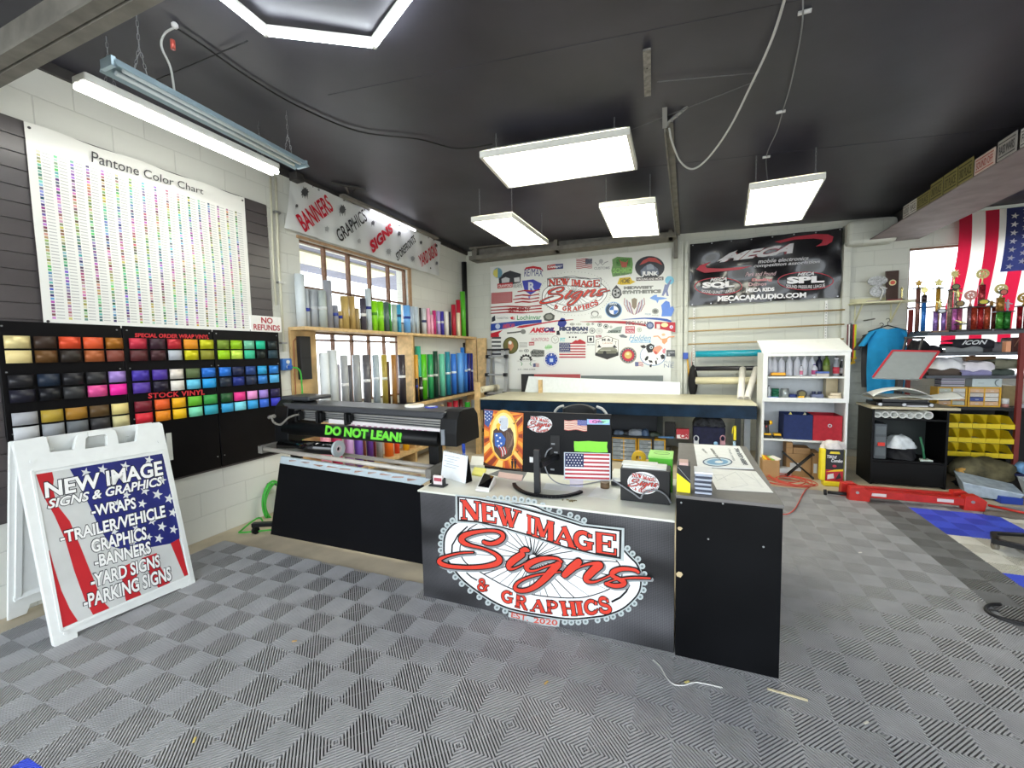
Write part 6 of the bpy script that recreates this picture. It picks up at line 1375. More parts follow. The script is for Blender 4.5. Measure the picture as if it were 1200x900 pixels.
# shelf unit under the table
t = thing('under_shelf', 'low black shelf under the work table holding tools and boxes', 'shelf', (-.9, 6.2, 0))
MB().box((-2.2, 5.98, .355), (-.36, 6.5, .375)).build('shelf_board', col('17181b', .5), t)
for x in (-2.19, -.40):
    MB().box((x, 6.0, 0), (x+.03, 6.5, .355)).build('end_panel', col('1c1d20', .5), t)
MB().box((-2.2, 6.5, 0), (-.36, 6.52, .68)).build('back_panel', col('3a3d42', .6), t)
yellow = mat('organizer_yellow', 'd8a420', .45); drawer_m = mat('clear_drawer', '8f9aa4', .2, noise=.3, nscale=12)
def organizer(label, x0, x1, y, z0, z1, rows, cols_, dm=drawer_m, dep=.16, fill=None, seed=0):
    t = thing('drawer_organizer', label, 'organizer', ((x0+x1)/2, y, z0), 0, 'yellow drawer organizers')
    f_ = .014; b = MB()
    b.box((x0, y, z0), (x0+f_, y+dep, z1)); b.box((x1-f_, y, z0), (x1, y+dep, z1)); b.box((x0+f_, y, z0), (x1-f_, y+dep, z0+f_)); b.box((x0+f_, y, z1-f_), (x1-f_, y+dep, z1)); b.box((x0+f_, y+dep-.008, z0+f_), (x1-f_, y+dep, z1-f_))
    b.box(((x0+x1)/2-.006, y, z0+f_), ((x0+x1)/2+.006, y+dep-.01, z1-f_))
    b.build('frame', yellow, t); rr = random.Random(seed)
    w = (x1-x0-2*f_)/cols_; h = (z1-z0-2*f_)/rows
    for i in range(cols_):
        for j in range(rows):
            a = (x0+f_+i*w+.004, z0+f_+j*h+.003)
            m = dm if not fill else col(rr.choice(fill), .35)
            dr = MB().box((a[0], y+.004, a[1]), (a[0]+w-.008, y+dep-.02, a[1]+h-.006)).build('drawer', m, t)
            MB().box((a[0]+w*.36, y-.003, a[1]+h*.3), (a[0]+w*.58, y+.0035, a[1]+h*.42)).build('drawer_pull', col('d8dadc', .4), dr)
    return t
zu = Zm(720, 430, 6)
ys = 6.02
def xz(zm, x, y, yy): p = P(*zm(x, y), 'y', yy); return p.x, p.z
a0 = xz(zz, 498, 130, ys); a1 = xz(zz, 625, 250, ys); a2 = xz(zz, 632, 130, ys); a3 = xz(zz, 770, 215, ys)
organizer('yellow drawer organizer on the floor under the work table, left of two', a0[0], a1[0], ys, .016, .345, 5, 1, seed=1)
organizer('yellow drawer organizer on the floor under the work table, right of two', a2[0], a3[0], ys, .016, .345, 5, 1, seed=2)
# things on the black shelf
rr = random.Random(21)
def blob(name, label, cat, c, s, colr, n=10, rough=.4, kind=None, group=None):
    """soft heap"""
    rs = random.Random(hash(label) % 999 if False else sum(map(ord, label)))
    b = MB(); ph = [rs.random()*6 for _ in range(6)]
    def fn(a, c_):
        th = a*2*PI; fi = c_*PI*.5
        cf_ = math.cos(fi)**.55; r = 1+.13*math.sin(3*th+ph[0])+.1*math.sin(5*th+ph[1]+fi*4)+.07*math.sin(9*th+ph[2]+fi*7)
        return Vector((c[0]+s[0]*math.cos(th)*cf_*r, c[1]+s[1]*math.sin(th)*cf_*r, c[2]+s[2]*math.sin(fi)*(1+.12*math.sin(4*th+ph[3])*cf_+.1*math.sin(2*th+ph[4])*cf_)))
    b.grid(fn, 28, 9); b.poly([fn(i/28, 0) for i in range(28)])
    o = b.build(name, colr if not isinstance(colr, str) else col(colr, rough, noise=.2)); return tag(o, label, cat, group, kind)
sx = lambda x, y=6.12: P(*zu(x, 470), 'y', y).x
for (x, w, h, c, nm, lab, cat) in ((35, .07, .055, '5a6a80', 'wrapped_parts', 'small heap of blue grey wrapped parts on the black shelf, leftmost', 'parts'), (150, .11, .08, '8f98a4', 'plastic_bag', 'crumpled clear plastic bag on the black shelf under the table', 'bag'), (215, .06, .09, '40587a', 'wrapped_parts', 'blue wrapped parts right of the crumpled clear bag', 'parts'), (285, .08, .05, '39463c', 'cable_bundle', 'dark tangled cable bundle on the black shelf', 'cable'), (90, .06, .05, '2c2f34', 'cable_bundle', 'black cable bundle left of the crumpled clear bag', 'cable')):
    blob(nm, lab, cat, (sx(x), 6.12, .3755), (w, .06, h), c)
tag(MB().box((sx(355), 6.05, .376), (sx(428), 6.15, P(*zu(390, 392), 'y', 6.05).z)).build('black_box', col('0f1012', .5), bevel=.004), 'square black box on the shelf under the table, left of the red and white box', 'box')
t = thing('product_box', 'small red and white printed box on the black shelf under the work table', 'box', (sx(485), 6.02, .376))
q0 = P(*zu(435, 487), 'y', 6.0); q1 = P(*zu(537, 440), 'y', 6.0)
MB().box((q0.x, 6.0, .376), (q1.x-.02, 6.08, q1.z)).build('carton', col('b83440', .5), t, bevel=.002)
bp2 = Plane((q0.x, 5.999, .376), (q1.x-.02, 5.999, .376), (q0.x, 5.999, q1.z), (0, -1, 0)); art = Art(lambda x, y, l: bp2.at(x, y, l)); art.poly([(.04, .04), (.96, .04), (.96, .5), (.04, .4)], 'f0e8e6'); art.ci('b83440'); put_text(art.b, 'CM', [bp2.at(.3, .08, .0005), bp2.at(.95, .08, .0005), bp2.at(.95, .55, .0005), bp2.at(.3, .5, .0005)], (0, 0, 0), .06); art.build('carton_print', t)
p0 = P(*zu(310, 480), 'y', 6.03); p1 = P(*zu(420, 465), 'y', 6.03)
tag(MB().box((p0.x, 5.99, .376), (p1.x, 6.045, .392)).build('blue_tray', col('5a86b8', .4), bevel=.003), 'thin pale blue tray on the front edge of the black shelf', 'tray')
p0 = P(*zu(352, 600), 'y', 5.98); p1 = P(*zu(402, 555), 'y', 5.98)
t = thing('glue_jar', 'small orange jar with a dark lid on the floor right of the yellow organizers', 'jar', ((p0.x+p1.x)/2, 6.0, 0))
MB().cyl(((p0.x+p1.x)/2, 6.03, .001), ((p0.x+p1.x)/2, 6.03, .18), .045, 18).build('jar', col('d87a28', .4), t); MB().cyl(((p0.x+p1.x)/2, 6.03, .18), ((p0.x+p1.x)/2, 6.03, .25), .035, 18).build('lid', col('2a2420', .4), t)
# storage tote standing on floor at the right of the table: black patterned bag
yb2 = 5.98
p0 = P(*zu(552, 540), 'y', yb2); p1 = P(*zu(800, 372), 'y', yb2); p1.x = min(p1.x, .5)
t = thing('tool_tote', 'navy tool tote full of dark patterned cloth under the work table right end', 'tote', ((p0.x+p1.x)/2, yb2, 0))
MB().box((p0.x, yb2, .02), (p1.x, yb2+.35, p1.z-.10)).build('tote_body', mat('navy_canvas', '171b3c', .7, noise=.3, bump=.2), t, bevel=.02)
MB().box((p0.x+.02, yb2-.02, .1), (p0.x+.16, yb2, .3)).build('side_pocket', col('1f2a86', .6), t, bevel=.01)
MB().box((p1.x-.2, yb2-.02, .1), (p1.x-.06, yb2, .32)).build('side_pocket', col('1f2a86', .6), t, bevel=.01)
cx_ = (p0.x+p1.x)/2; wd = (p1.x-p0.x)/2
mcl = mat('camouflage_cloth', '3a3c40', .8, noise=.8, nscale=22)
MB().grid(lambda a, c: Vector((cx_+wd*1.02*(2*a-1), yb2+.01+.33*c, p1.z-.105+.10*(1-(2*a-1)**8)*(1-(2*c-1)**6)+.012*math.sin(a*20+c*9))), 30, 14).build('folded_cloth', mcl, t)
zk = P(*zu(575, 540), 'y', yb2-.03)
for i, (x, c) in enumerate(((575, 'c8ccd4'), (762, 'b88a94'))):
    p = P(*zu(x, 515), 'y', yb2-.04); MB().wire([p+Vector((.028*math.cos(a_), 0, .04*math.sin(a_)+.02)) for a_ in [2*PI*k/16 for k in range(17)]], .007, 8).build('carabiner', col(c, .3, metal=.3), t)
    MB().box(p-Vector((.03, .012, .06)), p+Vector((.03, .012, -.01))).build('clip', col(c, .4), t, bevel=.004)
p = P(*zu(713, 538), 'y', yb2-.04); MB().sphere(p, .026, 14).build('blue_bead', col('8ab8e0', .2), t)
# spray bottle with yellow trigger
p = P(*zu(845, 520), 'y', 5.9)
t = thing('spray_bottle', 'clear pale blue spray bottle with a yellow trigger by the right table leg', 'bottle', (p.x, 5.9, 0))
MB().lathe([(.045, 0), (.05, .01), (.05, .2), (.03, .27), (.016, .3), (.016, .34)], (p.x, 5.93, P(*zu(845, 560), 'y', 5.9).z-.3+.02), 20).build('bottle_body', mat('clear_blue', 'b4d4e8', .15, alpha=.75), t)
p2 = P(*zu(848, 450), 'y', 5.9)
MB().box((p2.x-.014, 5.91, p2.z-.12), (p2.x+.016, 5.95, p2.z+.06)).build('trigger_head', col('f0dc28', .4), t, bevel=.006); MB().bar((p2.x-.02, 5.93, p2.z+.04), (p2.x-.03, 5.93, p2.z-.04), .012, .01).build('trigger', col('f0dc28', .4), t)
pb_ = P(*zu(845, 560), 'y', 5.9).z-.28
MB().box((p.x-.06, 5.88, 0), (p.x+.06, 5.98, max(.02, pb_))).build('black_step', col('16171a', .5), t, bevel=.01)
# roll of masking paper and white sheets on the table
a = P(*Zm(540, 430, 6)(150, 160), 'z', TZ+.055); c = P(*Zm(540, 430, 6)(385, 120), 'z', TZ+.055); a.y = max(a.y, ty0+.06); c = a+(c-a).normalized()*.95
c.z = a.z = TZ+.0565
t = thing('paper_roll', 'cream masking paper roll lying on the left end of the work table', 'paper roll', a.lerp(c, .5)-Vector((0, 0, .0555)))
MB().tube(a, a.lerp(c, .5), .055, .02, 24).build('wound_paper', mat('cream_paper', 'eee6c8', .6), t); MB().tube(a.lerp(c, .505), c, .053, .02, 24).build('wound_paper', mat('cream_paper', 'eee6c8', .6), t)
b = MB(); 
t = thing('timber_stop', 'short upright pine block at the front left corner of the work table', 'wood block', (tx0-.06, 5.86, .3))
p0 = P(*Zm(540, 430, 6)(98, 110), 'y', 5.86); p1 = P(*Zm(540, 430, 6)(140, 280), 'y', 5.86)
MB().box((p0.x, 5.84, 0), (min(p1.x, tx0-.002), 5.9, p0.z)).build('upright', pine, t, bevel=.003)
MB().box((tx0+.62, 6.86, TZ+.001), (tx0+.68, 6.92, TZ+.22)).build('rear_block', pine, t)
wz = P(797, 448, 'y', 6.9).z
q0 = P(615, 456, 'y', 6.93); q1 = P(797, 460, 'y', 6.93); qt = P(617, 441, 'y', 6.93); qr = P(797, 448, 'y', 6.93)
b = MB(); b.hexa([(q0.x, 6.93, TZ+.001), (q1.x, 6.93, TZ+.001), (q1.x, 6.94, TZ+.001), (q0.x, 6.94, TZ+.001), (qt.x+.03, 6.955, qt.z), (qr.x, 6.955, qr.z), (qr.x, 6.965, qr.z), (qt.x+.03, 6.965, qt.z)])
tag(b.build('foam_sheet', mat('white_foamboard', 'e4eaec', .4)), 'long white foam board sheet leaning at the back of the work table', 'foam board')
q0 = P(*Zm(560, 370, 9.23)(470, 630), 'y', 7.05); q1 = P(*Zm(560, 370, 9.23)(540, 780), 'y', 7.05)
t = thing('dark_frame', 'narrow dark panel edge with a red strip standing behind the white foam board', 'panel', (q0.x, 7.05, .5))
MB().box((q0.x, 7.04, .0), (q1.x+.12, 7.055, q0.z)).build('dark_panel', col('26282c', .5), t)
MB().box((q1.x-.02, 7.06, .0), (P(680, 440, 'y', 7.06).x, 7.07, q0.z-.005)).build('red_edged_panel', col('a8484c', .5), t)
MB().box((P(680, 440, 'y', 7.06).x+.01, 7.06, .0), (-.3, 7.07, q0.z-.03)).build('grey_panel', col('6c7474', .5), t)
# black garment bag & cords hanging on the wall by the trim
t = thing('black_bag', 'black cloth bag hanging on the back wall above the right part of the work table', 'bag', (.08, 7.2, 1.0))
c_ = P(812, 447, 'y', 7.16); hb = .30
MB().grid(lambda a, cc: Vector((c_.x+(.062*math.sin(PI*cc)**.6+.008)*math.cos(a*2*PI), 7.16+.05*math.sin(a*2*PI)*math.sin(PI*cc)**.5, c_.z-.26+.52*cc)), 20, 14).build('bag_body', mat('black_cloth', '141416', .8, bump=.3, nscale=30), t)
MB().wire([(c_.x, 7.16, c_.z+.2), (c_.x-.01, 7.2, c_.z+.3)], .006, 6).build('strap', col('1a1a1a', .6), t)
t = thing('hanging_tool', 'yellow handled tool with a blue head hanging on the wall beside the sticker board', 'tool', (0, 7.2, 1.2))
p = P(804, 417, 'y', 7.2); p2 = P(808, 450, 'y', 7.2)
MB().box(p-Vector((.045, .02, .05)), p+Vector((.03, .03, .05))).build('blue_head', col('2c50b0', .4), t, bevel=.006); MB().wire([p+Vector((.02, -.0, -.04)), p2], .011, 8).build('yellow_handle', col('d8a83c', .5), t)
MB().wire([p2+Vector((.03, 0, .5)), p2+Vector((.03, 0, -.1))], .004, 6).build('pink_cord', col('c88a84', .5), t)
# ================================================================== MECA banner
t = thing('club_banner', 'black vinyl banner lettered MECA mobile electronics competition association on the back wall', 'banner', (1.05, 7.27, 2.24))
mx0, mx1, mz0, mz1 = .075, 2.005, 2.235, 3.175
def mban(a, c): 
    sag = .012*math.sin(a*14+c*9)*math.sin(c*PI)+.01*math.sin((a*1.3-c)*11)+.006*math.sin(a*50)*(1-c)
    return Vector((mx0+(mx1-mx0)*a, 7.262-.02+sag*.8, mz0+(mz1-mz0)*c+.006*math.cos(a*2*PI*4)*(c-.5)))
MB().grid(mban, 80, 40).build('banner_sheet', mat('black_banner_vinyl', '17161a', .22, coat=.3), t)
MBp = Plane((mx0, 7.222, mz0), (mx1, 7.222, mz0), (mx0, 7.222, mz1), (0, -1, 0))
zb = Zm(780, 240, 4.615); mfm = lambda x, y, l: MBp.px(*zb(x, y), l=l)
SIL, R2 = 'd4d2d6', 'b0283a'
a = Art(mfm)
a.poly([(590, 200), (700, 172), (810, 158), (880, 160), (908, 172), (900, 200), (870, 218), (812, 225), (845, 205), (850, 188), (800, 182), (700, 188), (620, 206)], R2)
a.poly([(165, 350), (185, 328), (245, 308), (215, 330), (222, 342), (300, 345), (430, 335), (470, 330), (400, 350), (300, 360), (210, 368)], R2); a.build('red_swoosh', t)
a = Art(mfm); 
a.textq('MECA', [(290, 312), (685, 262), (735, 200), (345, 262)], SIL, .05, .1, out='8a3a44'); a.poly([(275, 308), (345, 262), (390, 245), (340, 290)], SIL); a.build('lettering', t)
a = Art(mfm); a.textq('mobile electronics', [(500, 317), (772, 298), (775, 277), (503, 295)], 'c4c2c8', .02, .2); a.textq('competition association', [(475, 345), (832, 320), (835, 298), (478, 322)], 'c4c2c8', .02, .2); a.build('lettering', t)
a = Art(mfm); a.textq('Park and Pound', [(430, 388), (598, 382), (600, 360), (433, 365)], 'b89aa0', .02, .3); a.textq('Dueling', [(465, 418), (577, 415), (578, 396), (467, 398)], 'c86a70', .04, out='d8d4d8'); a.textq('Demos', [(448, 440), (545, 436), (546, 418), (450, 421)], 'c8a0a4', .02); a.textq('MECA KIDS', [(434, 474), (588, 466), (589, 446), (436, 452)], 'eceaee', .05); a.build('lettering', t)
a = Art(mfm); a.textq('MECACARAUDIO.COM', [(280, 523), (760, 500), (761, 473), (282, 494)], 'eceaee', .05); a.build('lettering', t)
for (cx_, cy_, rx, ry, s, s2) in ((285, 441, 128, 46, 'SQL', 'SOUND QUALITY LEAGUE'), (757, 412, 150, 48, 'SPL', 'SOUND PRESSURE LEAGUE')):
    a = Art(mfm); pts = circ(cx_, cy_, rx, ry, 40); a.line(pts+[pts[0]], 4, R2); a.text(s, cx_-rx*.68, cy_-22, cx_+rx*.68, cy_+16, 'eceaee', .06, sl=-8); a.text(s2, cx_-rx*.7, cy_+18, cx_+rx*.7, cy_+36, 'c8c4c8', .03, sl=-4, arc=-.4); a.text('MECA', cx_-45, cy_-44, cx_+45, cy_-26, 'd8d6da', .03, .4, -6); a.build('league_logo', t)
for k in range(8):
    for c in (.02, .98):
        q = mban((k+.15)/7.3 if k < 7 else .985, c); MB().cyl(q+Vector((0, -.006, 0)), q, .01, 8).build('grommet', chain_m, t)
# ------------------------------------------------------------------ rods and rolls on standards
t = thing('roll_rack', 'wall rack of thin tan wooden rods on white perforated standards under the black banner', 'rack', (1.05, 7.25, 1.0))
for px_ in (813, 967):
    x = P(px_, 400, 'y', 7.26).x; b = MB(); b.box((x-.015, 7.255, .95), (x+.015, 7.285, 2.2)); b.build('standard', col('e8e8e4', .4), t)
    for k in range(30): MB().box((x-.005, 7.2535, .98+k*.04), (x+.005, 7.2548, .998+k*.04)).build('slot', col('9a9c9a', .5), t)
for z in (2.04, 1.84, 1.64, 1.25, 1.06): MB().cyl((.06, 7.2, z), (2.05, 7.2, z+.02), .011, 10).build('rod', mat('tan_dowel', 'b89c6c', .5), t)
def wroll(y0_, r, c, lab, x1px, rough=.4):
    a = P(815, y0_, 'y', 7.13); c_ = P(x1px, y0_+1, 'y', 7.13); zc_ = a.z
    t = thing('wall_roll', lab, 'vinyl roll', ((a.x+c_.x)/2, 7.13, zc_-r), 0, 'rolls on the wall rack')
    MB().tube((a.x, 7.13, zc_), (1.75, 7.13, zc_+.005), r, r*.5, 24).build('wound_vinyl', col(c, rough, coat=.3), t)
    MB().tube((a.x-.004, 7.13, zc_), (1.754, 7.13, zc_+.005), r*.5, r*.4, 18).build('core', white_core, t)
    for x in (a.x+.03, 1.7): MB().bar((x, 7.13, zc_-r-.004), (x, 7.25, zc_-r-.004), .02, .006).build('bracket_arm', chain_m, t)
wroll(415, .05, '1f9fb8', 'glossy turquoise vinyl roll hung on the wall rack, topmost of the rolls', 888, .2)
wroll(432, .035, '1e1c24', 'thin black vinyl roll hung under the turquoise roll', 888)
wroll(446, .055, 'e4dcb8', 'cream vinyl roll hung lowest on the wall rack, behind white tubes', 888)
z11 = Zm(780, 400, 4.615)
for (x0, x1, yt, xb0, xb1, lab) in ((397, 436, 148, 385, 425, 'white cardboard tube leaning near upright at the right end of the work table'), (470, 512, 148, 432, 490, 'white cardboard tube leaning further over beside the white shelf cabinet')):
    a = P(*z11((x0+x1)/2, yt), 'y', 6.95); c_ = P(*z11((xb0+xb1)/2, 300), 'z', TZ+.002); c_.y = min(c_.y, 6.6); c_ = Vector((P(*z11((xb0+xb1)/2, 300), 'y', 6.35).x, 6.35, TZ+.012))
    if c_.x > tx1-.05: c_.x = tx1-.05
    t = thing('cardboard_tube', lab, 'tube', c_-Vector((0, 0, .01)))
    MB().tube(c_, a, .042, .034, 22).build('tube_wall', col('eeeae2', .6), t); MB().cyl(a-(a-c_).normalized()*.01, a, .0335, 18).build('end_plug', col('dcd8ce', .6), t)
# ================================================================== WHITE SHELF CABINET
wpnt = mat('white_painted_wood', 'e4e6e4', .4, noise=.04)
yc0, yc1 = 5.8, 6.2; cx0, cx1 = .87, 1.715
t = thing('shelf_cabinet', 'tall white open shelf cabinet with sloping top standing against the back right area', 'cabinet', ((cx0+cx1)/2, 6.0, 0))
for x in (cx0, cx1-.025): MB().box((x, yc0, 0), (x+.025, yc1, 1.50)).build('side_panel', wpnt, t, bevel=.002)
MB().box((cx0+.026, yc1-.012, .05), (cx1-.026, yc1, 1.5)).build('back_panel', mat('cabinet_back', 'c4c9cc', .5), t)
MB().hexa([(cx0-.01, yc0-.02, 1.49), (cx1+.01, yc0-.02, 1.49), (cx1+.01, yc1, 1.62), (cx0-.01, yc1, 1.62), (cx0-.01, yc0-.02, 1.515), (cx1+.01, yc0-.02, 1.515), (cx1+.01, yc1, 1.655), (cx0-.01, yc1, 1.655)]).build('sloping_top', wpnt, t, bevel=.002)
b = MB(); zf0, zf1 = .92, 1.489
b.box((cx0, yc0-.018, zf1-.035), (cx1, yc0, zf1)); b.box((cx0, yc0-.018, zf0), (cx1, yc0, zf0+.05)); b.box((cx0, yc0-.018, zf0+.05), (cx0+.05, yc0, zf1-.035)); b.box((cx1-.05, yc0-.018, zf0+.05), (cx1, yc0, zf1-.035))
b.build('face_frame', wpnt, t, bevel=.002)
SH = [1.215, .955, .47]
for z in SH: MB().box((cx0+.026, yc0+.001, z-.018), (cx1-.026, yc1-.013, z)).build('shelf', wpnt, t)
zw = Zm(880, 395, 10); zv = Zm(880, 480, 9)
def X(zm, x, y=100, yy=5.95): return P(*zm(x, y), 'y', yy).x
# top shelf: spray bottles
clearw = mat('milky_plastic', 'd9dbe2', .3, noise=.05)
def bottle(x, y, z, h, r, m, cap, label, group=None, cat='bottle', name='bottle', neck=.35, band=None):
    t = thing(name, label, cat, (x, y, z), 0, group)
    MB().lathe([(r*.94, 0), (r, .006), (r, h*.62), (r*.8, h*.74), (r*neck, h*.86), (r*neck, h*.92)], (x, y, z+.001), 20).build('bottle_body', m, t)
    MB().cyl((x, y, z+h*.92), (x, y, z+h), r*(neck+.1), 16).build('cap', col(cap, .4), t)
    if band: MB().tube((x, y, z+h*.15), (x, y, z+h*.5), r*1.012, r*1.001, 20).build('label_band', col(band, .5), t)
    return t
for i, (x, bd, lab) in enumerate(((215, None, 'milky white bottle, leftmost in the white cabinet top row'), (272, None, 'milky white bottle, second from left, behind the yellow box'), (355, None, 'milky white bottle, third from left, behind the yellow box end'), (448, None, 'milky white bottle, fourth from left, plain sided'), (538, None, 'milky white bottle, fifth from left, before the pink labelled ones'), (625, None, 'milky white bottle, sixth in the row, just left of centre gap'), (712, None, 'milky white bottle, last of the row beside dark bottles'))):
    bottle(X(zw, x, 400, 6.03)+(.0), 6.03, SH[0], .235, .036, clearw, 'e6e6ea', lab, 'milky bottles in the white cabinet')
bottle(X(zw, 590, 400, 5.9), 5.9, SH[0], .13, .017, clearw, '2a2a30', 'small bottle with a pink label in front of the milky bottles', None, band='c46a88')
bottle(X(zw, 745, 400, 5.92), 5.92, SH[0], .14, .03, clearw, '3a3a88', 'white bottle with pink and purple label on the top shelf', None, band='b04a80')
bottle(X(zw, 800, 300, 6.06), 6.06, SH[0], .23, .034, col('1b1e3a', .3), '14162a', 'tall dark navy bottle on the white cabinet top shelf', None)
bottle(X(zw, 885, 300, 6.06), 6.06, SH[0], .24, .036, col('6f8a34', .3), '4a5c20', 'tall olive green bottle on the white cabinet top shelf', None, band='a0b060')
bottle(X(zw, 1000, 300, 5.92), 5.92, SH[0], .21, .032, col('8d929a', .3), 'd8d8dc', 'grey spray can with red and white label on the top shelf', None, name='spray_can', neck=.6, band='c03a4c')
bottle(X(zw, 1068, 300, 5.96), 5.96, SH[0], .19, .022, col('2a2c30', .3), 'e8e8e8', 'slim black can at the right end of the top shelf', None, name='spray_can', neck=.6, band='d8d8dc')
def bx_(x0, x1, z, h, c, nm, lab, cat, zm, yy=5.84, d=.1, bev=.004, yp=400):
    a = X(zm, x0, yp, yy); c_ = X(zm, x1, yp, yy)
    o = MB().box((a, yy, z+.001), (c_, yy+d, z+h)).build(nm, col(c, .45), bevel=bev); return tag(o, lab, cat)
t = thing('sandpaper_box', 'flat yellow and black box before the milky bottles in the white cabinet', 'box', (1.0, 5.84, SH[0]))
a = X(zw, 240, 400, 5.83); c_ = X(zw, 410, 400, 5.83); MB().box((a, 5.83, SH[0]+.001), (c_, 5.9, SH[0]+.012)).build('black_base', col('1c1c1e', .4), t); MB().box((a, 5.83, SH[0]+.0125), (c_, 5.9, SH[0]+.045)).build('yellow_lid', col('eaa81c', .4), t, bevel=.004)
t = thing('pin_box', 'clear box with a blue lid on the top shelf of the white cabinet', 'box', (X(zw, 850, 400, 5.84), 5.84, SH[0]))
a = X(zw, 775, 400, 5.83); c_ = X(zw, 920, 400, 5.83); MB().box((a, 5.83, SH[0]+.001), (c_, 5.92, SH[0]+.035)).build('clear_base', col('b4aca4', .3), t, bevel=.003); MB().box((a-.003, 5.828, SH[0]+.0355), (c_+.003, 5.922, SH[0]+.058)).build('blue_lid', col('4a64a8', .4), t, bevel=.003)
# second shelf
bottle(X(zw, 210, 600, 5.9), 5.9, SH[1], .15, .018, col('d8dcdc', .4), '1a1a1c', 'small white bottle with a black cap at the left of the second cabinet shelf', None)
t = thing('green_cups', 'stack of dark green cups on the second shelf of the white cabinet', 'cups', (X(zw, 285, 600, 5.92), 5.92, SH[1]))
for k in range(3): MB().lathe([(.036, 0), (.043, .036)], (X(zw, 285, 600, 5.92), 5.92, SH[1]+.001+k*.037), 20).build('cup', col('1f6a4c', .4), t)
t = thing('metal_tin', 'pale metal tin with a handle on the second cabinet shelf', 'tin', (X(zw, 398, 600, 5.93), 5.93, SH[1]))
MB().cyl((X(zw, 398, 600, 5.93), 5.93, SH[1]+.001), (X(zw, 398, 600, 5.93), 5.93, SH[1]+.105), .04, 22).build('tin_body', mat('tin', 'b4bcbc', .3, metal=.6), t); MB().tube((X(zw, 398, 600, 5.93), 5.93, SH[1]+.105), (X(zw, 398, 600, 5.93), 5.93, SH[1]+.112), .042, .034, 22).build('rim', chain_m, t)
bx_(205, 330, SH[1], .016, '3f6ac8', 'blue_tray', 'flat blue tray at the front of the second cabinet shelf', 'tray', zw, yp=600, d=.05)
bx_(455, 545, SH[1], .045, '24367c', 'blue_pouch', 'dark blue pouch on the second cabinet shelf left of the tape measure', 'pouch', zw, yy=5.9, yp=600, bev=.015)
t = thing('tape_measure', 'black and yellow tape measure on the second cabinet shelf', 'tape measure', (X(zw, 602, 600, 5.85), 5.85, SH[1]))
mx_ = X(zw, 602, 600, 5.85); MB().cyl((mx_, 5.85, SH[1]+.055), (mx_, 5.89, SH[1]+.055), .048, 24).build('case', col('22221f', .4), t); MB().cyl((mx_, 5.846, SH[1]+.055), (mx_, 5.8495, SH[1]+.055), .032, 24).build('disc', col('6c6430', .4), t); MB().box((mx_-.035, 5.84, SH[1]+.001), (mx_+.02, 5.9, SH[1]+.03)).build('yellow_foot', col('ecb41c', .4), t, bevel=.005)
bx_(650, 775, SH[1], .014, 'e4e6e4', 'white_strip', 'flat white strip lying before the tape measure right side', 'strip', zw, yp=600, d=.05)
t = thing('grey_caddy', 'small bluish grey caddy with two humps on the second cabinet shelf', 'caddy', (X(zw, 785, 600, 5.93), 5.93, SH[1]))
a = X(zw, 715, 600, 5.9); c_ = X(zw, 858, 600, 5.9); MB().box((a, 5.9, SH[1]+.001), (c_, 6.0, SH[1]+.05)).build('tray', col('6a7290', .4), t, bevel=.01); MB().cyl((a+.03, 5.95, SH[1]+.05), (a+.03, 5.95, SH[1]+.08), .02, 14).build('hump', col('3f4662', .4), t); MB().cyl((c_-.03, 5.95, SH[1]+.05), (c_-.03, 5.95, SH[1]+.08), .02, 14).build('hump', col('3f4662', .4), t)
bx_(880, 1020, SH[1], .235, 'c8b894', 'tan_box', 'upright tan cardboard box at the right of the second cabinet shelf', 'box', zw, yy=6.03, d=.12, yp=600)
def mtape(x, z, r, lab):
    t = thing('masking_tape', lab, 'tape roll', (x, 5.9, z)); MB().tube((x, 5.9, z+.001), (x, 5.9, z+.034), r, r*.62, 26).build('wound_tape', col('e2d4bc', .6), t); MB().tube((x, 5.9, z+.0005), (x, 5.9, z+.0345), r*.62, r*.56, 22).build('core', col('b09878', .6), t)
mtape(X(zw, 985, 600, 5.9), SH[1], .062, 'larger masking tape roll, lower of two stacked on the second shelf'); mtape(X(zw, 995, 600, 5.9), SH[1]+.035, .052, 'smaller masking tape roll on top of the larger one')
# third shelf: drill, charger, bins
dx = X(zv, 172, 200, 5.88); z0 = SH[2]; yel = col('f0b824', .4); blk_ = col('1a1a1c', .4)
t = thing('cordless_drill', 'yellow and black cordless drill standing on its battery in the white cabinet', 'drill', (dx, 5.88, z0))
MB().box((dx-.045, 5.84, z0+.001), (dx+.045, 5.92, z0+.035)).build('battery', blk_, t, bevel=.006); MB().box((dx-.04, 5.845, z0+.0355), (dx+.04, 5.915, z0+.055)).build('battery_collar', yel, t, bevel=.006)
MB().bar((dx, 5.88, z0+.05), (dx-.005, 5.88, z0+.165), .035, .04).build('grip', blk_, t, bevel=.008)
MB().cyl((dx-.035, 5.88, z0+.185), (dx+.02, 5.88, z0+.185), .026, 18).build('motor_housing', blk_, t); MB().cyl((dx+.0205, 5.88, z0+.185), (dx+.05, 5.88, z0+.185), .03, 18, r2=.022).build('gear_case', yel, t); MB().cyl((dx-.06, 5.88, z0+.185), (dx-.0355, 5.88, z0+.185), .014, 14, r2=.02).build('chuck', chain_m, t)
MB().box((dx-.018, 5.858, z0+.13), (dx-.005, 5.862, z0+.15)).build('trigger', col('c8382c', .4), t)
dx = X(zv, 278, 200, 5.88)
t = thing('battery_charger', 'yellow and black battery beside the standing drill', 'battery', (dx, 5.88, z0)); MB().box((dx-.045, 5.85, z0+.001), (dx+.045, 5.93, z0+.03)).build('base', blk_, t, bevel=.006); MB().box((dx-.04, 5.855, z0+.0305), (dx+.04, 5.925, z0+.055)).build('yellow_top', yel, t, bevel=.008)
